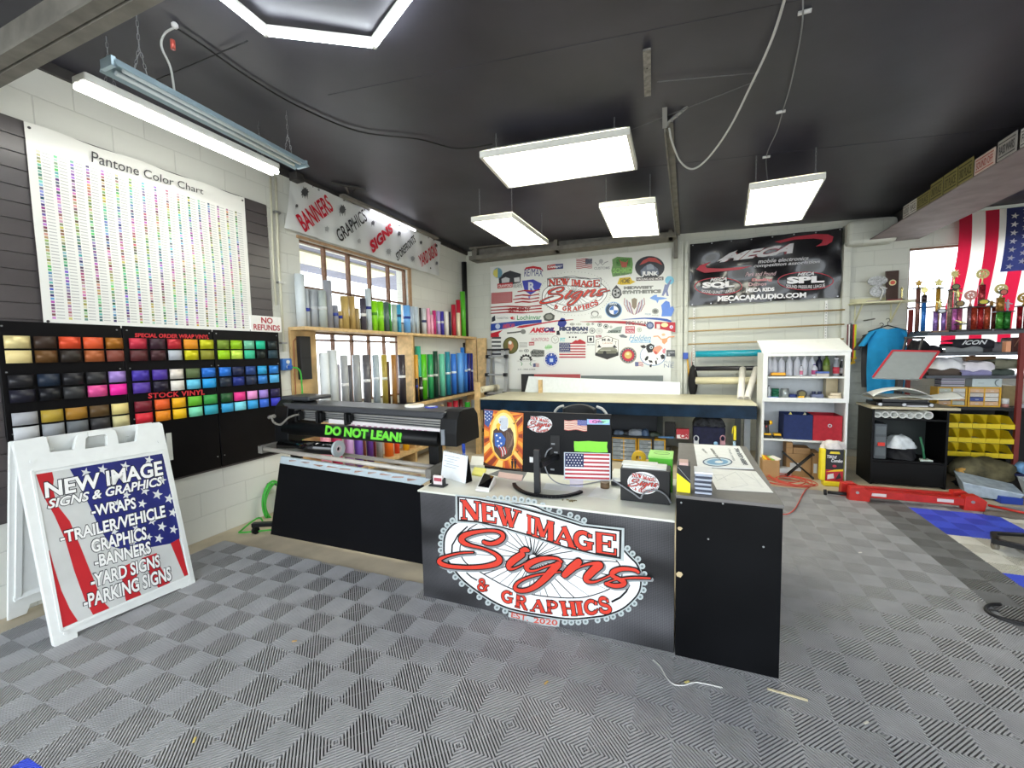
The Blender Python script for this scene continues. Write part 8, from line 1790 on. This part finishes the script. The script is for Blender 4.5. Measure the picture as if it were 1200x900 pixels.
# ================================================================== BLACK OPEN CABINET WITH HEAT PRESS
qx0, qx1, qy0, qy1, qz = 1.955, 2.61, 5.86, 6.28, .855
bk2 = mat('black_laminate', '060608', .45, spec=.2)
t = thing('open_cabinet', 'black open cabinet with pale top carrying the heat press, white tubes inside', 'cabinet', ((qx0+qx1)/2, 6.05, 0))
for x in (qx0, qx1-.02): MB().box((x, qy0, 0), (x+.02, qy1, qz)).build('side_panel', bk2, t)
MB().box((qx0+.021, qy1-.01, .02), (qx1-.021, qy1, qz)).build('back_panel', mat('dark_green_board', '1c2422', .6), t)
for z in (.75, .285): MB().box((qx0+.021, qy0+.005, z-.018), (qx1-.021, qy1-.011, z)).build('shelf', bk2, t)
MB().box((qx0+.021, qy0+.002, .02), (qx1-.021, qy0+.02, .262)).build('lower_front', bk2, t)
tpm = mat('pale_maple_top', 'cfc4a4', .5); MB().box((qx0-.02, qy0-.02, qz+.001), (qx1+.08, qy1+.02, qz+.028)).build('cabinet_top', tpm, t, bevel=.003)
zg = Zm(980, 420, 5.4545)
pvc = mat('white_pipe', 'dadcd6', .4)
for k, (x, y, r) in enumerate(((258, 352, .033), (294, 360, .036), (358, 365, .038), (412, 370, .033), (448, 362, .033), (500, 372, .036), (575, 362, .042))):
    p = P(*zg(x, y), 'y', qy0+.02); zz_ = .751+r
    xx = max(qx0+.024+r, p.x)
    if k: xx = max(xx, last+r+.002)
    last = xx+r
    t = thing('white_tube', ('leftmost white tube', 'second white tube', 'third white tube', 'fourth white tube', 'fifth white tube', 'sixth white tube', 'larger rightmost white tube')[k]+' lying end-on on the top shelf of the black open cabinet', 'tube', (xx, qy0+.2, .751), 0, 'tubes in the black open cabinet')
    MB().tube((xx, qy0+.03, zz_), (xx, qy1-.02, zz_), r, r*.72, 22).build('tube_wall', pvc, t)
p = P(*zg(280, 560), 'y', qy0+.04); z2 = .286
t = thing('organizer_case', 'dark grey upright parts case with a red latch in the black open cabinet', 'case', (p.x, qy0+.1, z2))
a = P(*zg(240, 560), 'y', qy0+.03).x; c_ = P(*zg(322, 560), 'y', qy0+.03).x; a = max(a, qx0+.024)
MB().box((a, qy0+.03, z2+.001), (c_, qy0+.30, z2+.40)).build('case_body', col('4a5054', .4), t, bevel=.008)
for k in range(3): MB().box((a+.01, qy0+.026, z2+.04+k*.12), (c_-.01, qy0+.0295, z2+.13+k*.12)).build('case_panel', col('5c6468', .3), t)
MB().box((a+.03, qy0+.015, z2+.15), (c_-.02, qy0+.0255, z2+.19)).build('red_latch', col('d83424', .4), t, bevel=.003)
xc_ = P(*zg(420, 560), 'y', qy0+.12).x
blob('black_bag', 'black soft bag on the lower shelf of the black open cabinet', 'bag', (xc_-.0, qy0+.16, z2+.001), (.14, .12, .12), '1b1c20', rough=.8)
blob('white_cloth', 'crumpled white cloth stuffed on top of the black soft bag', 'cloth', (xc_-.02, qy0+.14, z2+.12), (.125, .09, .14), 'dfe5e8', rough=.8)
t = thing('green_iron', 'green handled scraper with a pale flat head on the lower cabinet shelf', 'scraper', (P(*zg(560, 640), 'y', qy0+.06).x, qy0+.06, z2)); p = P(*zg(565, 655), 'y', qy0+.05)
MB().prism([(p.x-.05, qy0+.02, z2+.002), (p.x+.06, qy0+.02, z2+.002), (p.x+.04, qy0+.10, z2+.002), (p.x-.03, qy0+.10, z2+.002)], (0, 0, .02)).build('flat_head', col('b8c4bc', .4), t, bevel=.003); MB().wire([(p.x, qy0+.06, z2+.02), (p.x-.01, qy0+.07, z2+.14), (p.x-.035, qy0+.08, z2+.26)], .011, 8).build('green_handle', col('2c6c4c', .5), t)
# heat press
t = thing('heat_press', 'clamshell heat press with tilted grey platen edged in red on the pale cabinet top', 'heat press', (2.3, 6.05, qz+.03)); hz = qz+.0285
pl4 = [P(1023, 442, 'y', 5.94), P(1078, 444, 'y', 5.94), P(1106, 411, 'y', 6.2), P(1046, 411, 'y', 6.2)]
nrm = (pl4[1]-pl4[0]).cross(pl4[3]-pl4[0]).normalized(); nrm = nrm if nrm.y < 0 else -nrm
# keep the platen a true parallelogram plane
pl4[2] = pl4[1]+(pl4[3]-pl4[0])
MB().hexa(pl4+[p-nrm*.03 for p in pl4]).build('platen', mat('platen_grey', 'aab0b0', .4, metal=.2), t, bevel=.003)
b = MB()
for i in (0, 1, 2, 3):
    if i == 0: continue
    b.bar(pl4[i]+nrm*.001, pl4[(i+1) % 4]+nrm*.001, .02, .012, up=nrm)
b.build('red_edge', col('c84048', .4), t)
pc_ = sum(pl4, Vector())/4
for sg in (.25, .6):
    a = pl4[3].lerp(pl4[2], sg)+Vector((0, .03, -.02)); MB().bar(a, a+Vector((.05, .05, .17)), .018, .018).build('lift_arm', steel_dk, t)
a = pl4[3].lerp(pl4[2], .25)+Vector((.05, .08, .15)); c_ = pl4[3].lerp(pl4[2], .6)+Vector((.05, .08, .15)); MB().cyl(a-Vector((.02, 0, 0)), c_+Vector((.02, 0, 0)), .013, 12).build('handle_bar', steel_dk, t)
MB().box((2.0, 5.9, hz), (2.5, 6.2, hz+.04)).build('base_frame', col('131316', .4), t, bevel=.004); MB().box((2.06, 5.93, hz+.04), (2.46, 6.2, hz+.075)).build('lower_arm', col('18181c', .4), t, bevel=.006)
MB().box((2.06, 5.9, hz+.078), (2.56, 6.22, hz+.088)).build('lower_platen', col('cfd2cc', .4), t)
for x in (2.03, 2.24, 2.47): MB().cyl((x, 5.885, hz+.02), (x, 5.9, hz+.02), .018, 14).build('adjuster', chain_m, t)
MB().box((2.26, 5.88, hz+.001), (2.44, 5.899, hz+.014)).build('white_tag', col('e4e4e8', .4), t)
MB().bar((2.3, 6.22, hz+.03), (2.33, 6.24, pc_.z), .07, .05).build('support_column', steel_dk, t)
# white sheets curling over the press
t = thing('vinyl_sheets', 'curling white vinyl sheets lying over the lower part of the heat press', 'sheets', (2.3, 6.0, hz+.09)); wv = mat('white_sheet', 'e6e8e4', .45, noise=.04)
MB().grid(lambda u, v: Vector((1.93+.5*u, 5.78+.36*v, hz+.115+.085*math.sin(PI*u)**.7*(1-.3*v)+.02*math.sin(v*4))), 24, 10).build('curled_sheet', wv, t, solid=.003)
MB().grid(lambda u, v: Vector((2.08+.60*u, 5.76+.40*v, hz+.105+.05*u**2*math.sin(PI*v)+.012*math.sin(u*7))), 24, 10).build('flat_sheet', wv, t, solid=.003)
MB().grid(lambda u, v: Vector((1.95+.62*u, 5.80+.34*v, hz+.092+.004*math.sin(u*9))), 16, 8).build('under_sheet', mat('cream_sheet', 'ddd2b8', .5), t, solid=.004)
# ================================================================== FLOOR ITEMS AT THE RIGHT
redm = mat('jack_red', 'c42c24', .35, noise=.15); 
def beamjack(yoff, xoff, lab):
    t = thing('engine_support_bar', lab, 'tool', (2.1, 5.4+yoff, 0), 0, 'red support bars'); a = P(1003, 577, 'z', .09)+Vector((xoff, yoff, 0)); c_ = P(1137, 588, 'z', .09)+Vector((xoff, yoff, 0))
    MB().bar(a, c_, .06, .07).build('channel', redm, t, bevel=.004)
    d = (c_-a).normalized(); r_ = d.cross(Vector((0, 0, 1)))
    for e, s in ((a, 1), (c_, .85)):
        MB().prism([e-d*.07*s+Vector((0, 0, -.085))-r_*.04, e+d*.10*s+Vector((0, 0, -.085))-r_*.04, e+d*.12*s+Vector((0, 0, .02))-r_*.04, e+d*.04*s+Vector((0, 0, .07))-r_*.04, e-d*.06*s+Vector((0, 0, .06))-r_*.04], r_*.08).build('end_plate', redm, t, bevel=.006)
        MB().cyl(e-r_*.045+Vector((0, 0, .01)), e+r_*.045+Vector((0, 0, .01)), .014, 12).build('pivot_bolt', chain_m, t)
    for f_ in (.2, .78):
        m = a.lerp(c_, f_); MB().bar(m-d*.06-r_*-.0305+Vector((0, 0, 0)), m+d*.06-r_*-.0305, .002, .03).build('white_label', col('e4d8d8', .4), t); MB().bar(m-d*.06-r_*.0315, m+d*.06-r_*.0315, .002, .03).build('white_label', col('e4d8d8', .4), t)
    return t, a
t, a = beamjack(0, 0, 'long red steel support bar on the floor, the nearer of two'); beamjack(.13, -.03, 'long red steel support bar on the floor, the one against the black cabinet')
MB().cyl(a+Vector((-.22, .06, -.04)), a+Vector((-.07, .02, -.03)), .018, 12).build('black_spindle', col('17171a', .4), t); MB().cyl(a+Vector((-.25, .07, -.045)), a+Vector((-.225, .062, -.042)), .03, 12).build('spindle_knob', col('17171a', .4), t)
def fl(x, y, z=0): return P(*zn(x, y), 'z', z)
g0 = P(1146, 585, 'z', 0)
t = thing('plastic_tote', 'pale clear plastic tote with a blue base on the floor right of the black cabinet', 'tote', (2.85, 5.75, 0))
MB().hexa([(2.66, 5.62, .02), (2.98, 5.52, .02), (3.06, 5.78, .02), (2.74, 5.9, .02), (2.62, 5.6, .16), (3.02, 5.48, .11), (3.1, 5.8, .13), (2.7, 5.94, .2)]).build('clear_tub', mat('frosted_plastic', 'a9b8c8', .2, noise=.25, nscale=14), t, bevel=.006); MB().box((2.86, 5.5, .001), (3.02, 5.72, .07)).build('blue_base', col('1f3c9a', .4), t, bevel=.004)
blob('burlap_bundle', 'dark olive patterned bundle of cloth heaped under the yellow bins', 'cloth bundle', (2.98, 6.1, .12), (.26, .2, .2), mat('olive_camo', '5c563c', .8, noise=.7, nscale=9, bump=.3))
blob('black_heap', 'black cloth heap under the olive bundle', 'cloth', (3.15, 6.1, .001), (.34, .26, .16), '0e0e12', rough=.9)
blob('orange_fabric', 'small orange tan cloth poking out of the olive bundle', 'cloth', (2.78, 5.98, .16), (.05, .05, .07), 'c89a4c', rough=.8)
t = thing('tape_coil', 'blue and white tape coil in front of the bin rack posts', 'tape roll', (3.32, 6.0, .2)); MB().tube((3.27, 6.05, .26), (3.30, 5.99, .25), .06, .025, 24).build('wound_tape', col('6f9cc8', .3), t); MB().box((3.22, 6.0, .001), (3.38, 6.12, .19)).build('navy_pouch', col('161c4c', .6), t, bevel=.01)
t = thing('clear_bin', 'clear plastic bin with a red and white box inside at the right edge', 'bin', (3.35, 5.55, 0)); cl = mat('clear_bin_plastic', 'ccd2d4', .15, alpha=.55)
MB().hexa([(3.12, 5.5, .005), (3.5, 5.35, .005), (3.58, 5.7, .005), (3.2, 5.82, .005), (3.08, 5.48, .17), (3.54, 5.3, .15), (3.62, 5.73, .17), (3.16, 5.87, .2)]).build('tub', cl, t); MB().obox((3.34, 5.55, .045), (.10, .07, .03), Euler((0, 0, -.4)).to_matrix()).build('red_box', col('d85c4c', .4), t); MB().obox((3.33, 5.6, .1), (.09, .05, .015), Euler((.1, .1, .2)).to_matrix()).build('white_paper', col('e4e6e6', .5), t)
blob('camo_bag', 'khaki camouflage bag on the floor at the right edge of the picture', 'bag', (3.80, 5.2, .001), (.2, .16, .14), mat('khaki_camo', '7c705c', .8, noise=.5, nscale=12))
t = thing('floor_jack_handle', 'red and black bar tool lying on the floor near the right edge', 'tool', (3.05, 4.9, MT)); a = P(1158, 592, 'z', .03); c_ = P(1200, 601, 'z', .03); MB().wire([a, c_, c_+(c_-a)*1.0], .012, 8).build('red_bar', redm, t)
blob('grey_rag', 'grey and black rag beside the red bar on the floor', 'rag', (P(1183, 605, 'z', .02).x, P(1183, 605, 'z', .02).y, MT+.001), (.14, .07, .035), '6c645c', rough=.9)
# dolly at the right edge
t = thing('mechanic_creeper', 'flat black wheeled creeper at the right edge of the picture', 'creeper', (2.7, 4.1, MT)); zh = Zm(1040, 560, 7.5)
cr = [P(*zh(935, 500), 'z', .10), P(*zh(1290, 520), 'z', .10), P(*zh(1330, 720), 'z', .10), P(*zh(940, 545), 'z', .10)]
cr = [Vector((2.33, 4.42, .1)), Vector((2.95, 4.5, .1)), Vector((3.05, 3.45, .1)), Vector((2.38, 4.05, .1))]
cr[0] = P(1164, 626, 'z', .11); cr[3] = P(1168, 632, 'z', .11); cr[1] = cr[0]+Vector((.6, .1, 0)); cr[2] = cr[3]+Vector((.75, -.5, 0)); cr[1].z = cr[2].z = .11; cr[3] = P(1166, 638, 'z', .085); cr[3].z = .11
b = MB()
for i in range(4): b.bar(cr[i], cr[(i+1) % 4], .035, .035)
b.build('frame', col('111214', .4), t); MB().hexa([p-Vector((0, 0, .012)) for p in cr]+[p+Vector((0, 0, .0)) for p in cr]).build('deck', mat('creeper_deck', '6a665c', .6, noise=.2), t)
w0 = P(1166, 642, 'z', .03)
for p in (w0, cr[1]-Vector((0, 0, .07)), cr[2]-Vector((0, 0, .07))): MB().cyl((p.x-.014, p.y, MT+.026), (p.x+.014, p.y, MT+.026), .026, 16).build('caster', col('6c675c', .4), t); MB().box((p.x-.018, p.y-.015, MT+.04), (p.x+.018, p.y+.015, .095)).build('caster_fork', col('17181a', .4), t)
# ================================================================== FLAG
def flagcloth(name, m, ux0, ux1, vz0, vz1): pass
t = thing('american_flag', 'American flag hanging with vertical stripes over the back right window', 'flag', (3.8, 7.2, 1.5))
fx0, fx1, fz1, fz0 = 3.19, 4.75, 3.19, 1.5
def flp(x, z, l=0):
    u = (x-fx0)/(fx1-fx0); v = (fz1-z)/(fz1-fz0)
    return Vector((x-.10*v**1.3*(1-u*.3)+.02*math.sin(v*6), 7.19+.02*math.sin(u*26+v*2)*v+.01*math.sin(u*9-v*5)-l, z))
def flmat(name, c):
    m = mat(name, c, .7); nt = m.node_tree; b = nt.nodes['Principled BSDF']; o = [n for n in nt.nodes if n.type == 'OUTPUT_MATERIAL'][0]
    tr = nt.nodes.new('ShaderNodeBsdfTranslucent'); tr.inputs['Color'].default_value = (*srgb(c), 1); mx = nt.nodes.new('ShaderNodeMixShader'); mx.inputs[0].default_value = .5
    nt.links.new(b.outputs[0], mx.inputs[1]); nt.links.new(tr.outputs[0], mx.inputs[2]); nt.links.new(mx.outputs[0], o.inputs['Surface']); return m
fm3 = [flmat('flag_red', 'c01c3c'), flmat('flag_white', 'f0ece6'), flmat('flag_blue', '2c3260')]
sw_ = .1265; cz0 = 2.43; b = MB()
cantx = fx0+3.5*sw_
k = 0; x = fx0
while x < fx1-.01:
    xe = min(x+sw_, fx1); b.cur = 0 if k % 2 == 0 else 1
    zt_ = fz1 if x < cantx-.01 else cz0
    xm = xe
    if x < cantx < xe: xm = cantx
    N = 26; 
    def strip_(xa, xb, za, zb_):
        b.grid(lambda u, v: flp(xa+(xb-xa)*u, za+(zb_-za)*v), 4, N)
    strip_(x, xm, fz0, fz1 if x < cantx else cz0)
    if xm < xe: strip_(xm, xe, fz0, cz0)
    x = xe; k += 1
b.cur = 2; b.grid(lambda u, v: flp(cantx+(fx1-cantx)*u, cz0+(fz1-cz0)*v), 14, 14)
b.build('flag_cloth', fm3, t)
for c in range(11):
    for r in range(7):
        x = cantx+.07+c*.1; z = cz0+.06+r*.1+(.05 if c % 2 else 0)
        if x > fx1-.03 or z > fz1-.03: continue
        MB().poly([flp(px_, pz_, .004) for px_, pz_ in star(x, z, .038, 80)]).build('flag_star', fm3[1], t)
MB().box((fx0-.03, 7.17, fz1), (fx1+.1, 7.2, fz1+.035)).build('header_strip', col('cfd4cc', .6), t)
# ================================================================== PLATES ON THE BEAM
zp = Zm(1000, 120, 6)
def plate(x0, x1, y1a, y1b, ztop_, c, c2, lab, txt):
    a = P(*zp(x0, y1a), 'x', BX-.004); c_ = P(*zp(x1, y1b), 'x', BX-.004); zb_ = zt+.004
    h = P(*zp(x0, ztop_), 'x', BX-.004).z; h = max(.13, min(.17, h-zb_))
    y0_, y1_ = c_.y, a.y
    t = thing('licence_plate', lab, 'licence plate', (BX, (y0_+y1_)/2, zb_), 0, 'plates on the beam')
    MB().box((BX-.002, y0_, zb_), (BX+.002, y1_, zb_+h)).build('plate', col(c, .4), t)
    q = Plane((BX-.0025, y1_, zb_), (BX-.0025, y0_, zb_), (BX-.0025, y1_, zb_+h), (-1, 0, 0)); art = Art(lambda x, y, l: q.at(x, y, l+.0006))
    art.poly([(.06, .8), (.94, .8), (.94, .86), (.06, .86)], c2); art.ci(c2); put_text(art.b, txt, [q.at(.1, .25, .001), q.at(.9, .25, .001), q.at(.9, .7, .001), q.at(.1, .7, .001)], (0, 0, 0), .02); art.poly([(.06, .1), (.94, .1), (.94, .16), (.06, .16)], c2); art.build('plate_print', t)
for (x0, x1, ya, yb_, zt0, c, c2, lab, txt) in ((345, 390, 840, 815, 765, 'c9c4c0', '5a5450', 'pale plate, furthest away on the ceiling beam', 'AUDIO'), (393, 440, 815, 785, 735, 'd8d4d0', '6a6460', 'white plate, second furthest on the ceiling beam', 'BASS'), (440, 530, 790, 735, 675, '8a8250', '33301c', 'khaki plate, furthest of the four khaki ones on the beam', '1ST PLACE'), (535, 620, 735, 680, 585, '8c8450', '33301c', 'khaki plate, second furthest khaki one on the beam', '2ND PLACE'), (628, 722, 680, 620, 515, '8c8450', '33301c', 'khaki plate, third khaki one along the beam', '1ST PLACE'), (730, 835, 615, 550, 440, '8c8450', '33301c', 'khaki plate, nearest of the four khaki ones on the beam', '3RD PLACE'), (845, 990, 545, 460, 420, 'd8c4bc', 'b0463c', 'white plate with red print on the ceiling beam', 'SOUND OFF'), (1005, 1140, 455, 375, 290, 'a8a4a0', '3c3c40', 'grey plate with black print on the ceiling beam', 'BASS WARS'), (1165, 1290, 365, 290, 260, 'c8c4c4', '3c3c40', 'pale plate, nearest to the camera on the ceiling beam', 'FINALS')):
    plate(x0, x1, ya, yb_, zt0, c, c2, lab, txt)
# ================================================================== CEILING CABLES
def cpt(x, y, dz=.01):
    p = P(x, y, 'z', 3.36)
    for _ in range(4): p = P(x, y, 'z', zc(p.x)-dz)
    return p
cabm = col('1a1a1d', .5); wcab = col('c8cac8', .5)
tag(MB().wire(spline([tuple(cpt(x, y, .02)) for x, y in ((205, 32), (240, 55), (290, 90), (350, 125), (420, 154), (490, 163), (535, 174), (577, 169))], 6), .006, 6).build('black_cable', cabm), 'long black cable strung under the ceiling from the strip lights to the big panel light', 'cable')
t = thing('light_cord', 'white power cord looping down from the ceiling to the strip light', 'cord', cpt(203, 33))
p0 = cpt(205, 32, .03); p2 = P(205, 112, 'z', 3.14)
MB().wire(spline([tuple(p0), tuple(p0+Vector((-.06, -.02, -.03))), tuple(p0+Vector((-.08, -.03, -.1))), tuple(P(200, 80, 'z', 3.25)), tuple(p2)], 6), .006, 6).build('cord', wcab, t); MB().cyl(p0+Vector((-.03, 0, -.06)), p0+Vector((-.03, 0, -.11)), .012, 10).build('red_connector', col('c85c50', .4), t); MB().sphere(p0+Vector((0, 0, .01)), .018, 10).build('ceiling_clip', col('d8d8d8', .4), t)
tag(MB().wire(spline([tuple(P(x, y, 'z', z)) for x, y, z in ((925, -20, 3.34), (905, 45, 3.31), (880, 100, 3.28), (855, 150, 3.22), (830, 185, 3.17), (812, 198, 3.15), (798, 190, 3.17), (788, 168, 3.22), (784, 150, 3.3))], 6), .008, 8).build('white_cable', wcab), 'thick pale cable sagging in a wide loop beside the roof strut', 'cable')
tag(MB().wire(spline([tuple(cpt(x, y, d)) for x, y, d in ((941, 0, .02), (940, 30, .03), (933, 70, .04), (925, 105, .05), (917, 131, .01), (910, 155, .04), (898, 184, .01), (900, 215, .05))], 5), .004, 6).build('thin_cable', col('8a8c8e', .5)), 'thin grey cable clipped along the ceiling toward the right panel light', 'cable')
for x, y, l in ((943, 14, 'nearest'), (915, 131, 'middle'), (898, 184, 'furthest')):
    p = cpt(x, y, .012); tag(MB().cyl(p-Vector((.03, 0, 0)), p+Vector((.03, 0, 0)), .011, 10).build('cable_clip', col('dcdcdc', .4)), 'small white ceiling clip holding the thin grey cable, %s of the three' % l, 'clip', 'white clips on the ceiling')
a = cpt(758, 58, .03); c_ = cpt(759, 112, .03)
t = thing('ceiling_bracket', 'short grey metal strap hanging flat under the ceiling near the picture top', 'bracket', a.lerp(c_, .5)); MB().bar(a, c_, .045, .012).build('strap', mat('weathered_strap', '8c8984', .6, noise=.4, nscale=30), t); b = MB(); m = a.lerp(c_, .35); b.cyl(m-Vector((0, 0, .008)), m-Vector((0, 0, .004)), .006, 8); b.build('bolt', steel_dk, t)
tag(MB().wire([cpt(770, 96, .02), cpt(890, 85, .02)], .003, 5).build('ceiling_wire', col('6c6c70', .5)), 'fine wire running right from the metal strap on the ceiling', 'wire')
tag(MB().wire([cpt(740, 152, .02), cpt(886, 95, .02)], .003, 5).build('ceiling_wire', col('6c6c70', .5)), 'fine wire running over the perforated bracket on the ceiling', 'wire')
tag(MB().wire([cpt(180, 95, .02), cpt(290, 48, .02)], .004, 5).build('ceiling_wire', col('232326', .5)), 'fine dark wire crossing the long black cable near the hexagon light', 'wire')
# small T bracket on the left wall head above the banner
t = thing('angle_bracket', 'grey metal angle bracket at the ceiling above the lettered banner', 'bracket', P(412, 205, 'z', 3.45))
a = P(388, 206, 'x', -3.62); c_ = P(427, 197, 'x', -3.40); a.z = min(a.z, 3.47); c_.z = min(c_.z, 3.46)
MB().bar(a, c_, .05, .012).build('bracket_plate', steel_dk, t); d0 = P(409, 228, 'x', XL+.09); MB().bar(a.lerp(c_, .4), d0, .02, .012).build('brace', steel, t); MB().bar(a.lerp(c_, .75), d0+Vector((.02, .03, 0)), .02, .012).build('brace', steel_dk, t)
p = P(346, 190, 'x', XL+.10)
tag(MB().box((XL+.045, p.y-.04, P(347, 212, 'x', XL+.1).z), (XL+.15, p.y+.06, min(3.46, P(346, 166, 'x', XL+.1).z))).build('junction_box', steel_dk, bevel=.004), 'dark metal box at the top left corner of the lettered banner', 'box')
# orange extension cord on the floor before the white cabinet
rr = random.Random(77); c0 = P(925, 568, 'z', 0); pts = []
for k in range(7*14):
    a = 2*PI*k/14; r = .16+.07*math.sin(k*.21)+.02*rr.random(); pts.append((c0.x-.0+r*1.1*math.cos(a+.3*math.sin(k*.1)), c0.y+.02+r*math.sin(a), .028+.012*math.sin(k*.7)+.0004*k))
q1 = P(925, 598, 'z', .02); q2 = P(921, 604, 'z', .02); pts += [(c0.x+.1, c0.y-.25, .03), (q1.x+.06, q1.y+.05, .03), (q2.x, q2.y, .03), (q2.x-.08, q2.y+.02, .03)]
tag(MB().wire(spline(pts, 3), .005, 6).build('extension_cord', col('c44a3a', .5)), 'tangled orange red extension cord on the floor behind the black side cabinet', 'cord')
z12 = Zm(900, 675, 4)
tag(MB().wire(spline([tuple(P(*z12(x, y), 'z', .03)) for x, y in ((1090, 132), (1040, 135), (1020, 155), (1050, 180), (1120, 205), (1200, 222), (1290, 240))], 5), .009, 8).build('power_lead', col('141416', .5)), 'thick black cord curling on the grey mat near the right edge', 'cord')
tag(MB().wire(spline([tuple(P(*z12(x, y), 'z', .026)) for x, y in ((1080, 165), (1040, 160), (1060, 188), (1130, 215), (1200, 232), (1290, 252))], 5), .005, 8).build('power_lead', col('202022', .5)), 'thinner black cord lying inside the thick curling one', 'cord')
z13 = Zm(740, 680, 6)
tag(MB().wire(spline([tuple(P(*z13(x, y), 'z', .022)) for x, y in ((150, 560), (200, 605), (250, 690), (300, 732), (370, 738), (440, 718), (520, 728), (640, 755))], 5), .003, 5).build('white_string', col('e0e0dc', .6)), 'thin white string lying on the mat in front of the counter', 'string')
a = P(*z13(955, 762), 'z', .021); c_ = P(*z13(1240, 845), 'z', .021); tag(MB().bar(a, c_, .012, .003).build('wood_sliver', col('e8dcb8', .6)), 'pale wooden sliver on the mat before the black side cabinet', 'sliver')
rr = random.Random(99)
for (x, y, c) in ((640, 801, 'c8a860'), (345, 752, 'd8b070'), (1008, 648, 'e8e4dc'), (1015, 848, 'e0ddd0'), (228, 868, 'd8c060'), (805, 800, 'd8c880')):
    p = P(x, y, 'z', .02); b = MB(); b.obox(p+Vector((0, 0, .004)), (.012, .004, .002), Euler((0, 0, rr.random()*3)).to_matrix())
    tag(b.build('debris_flake', col(c, .6)), 'tiny pale flake of debris lying on the ribbed mat', 'debris', 'debris flakes on the mat')
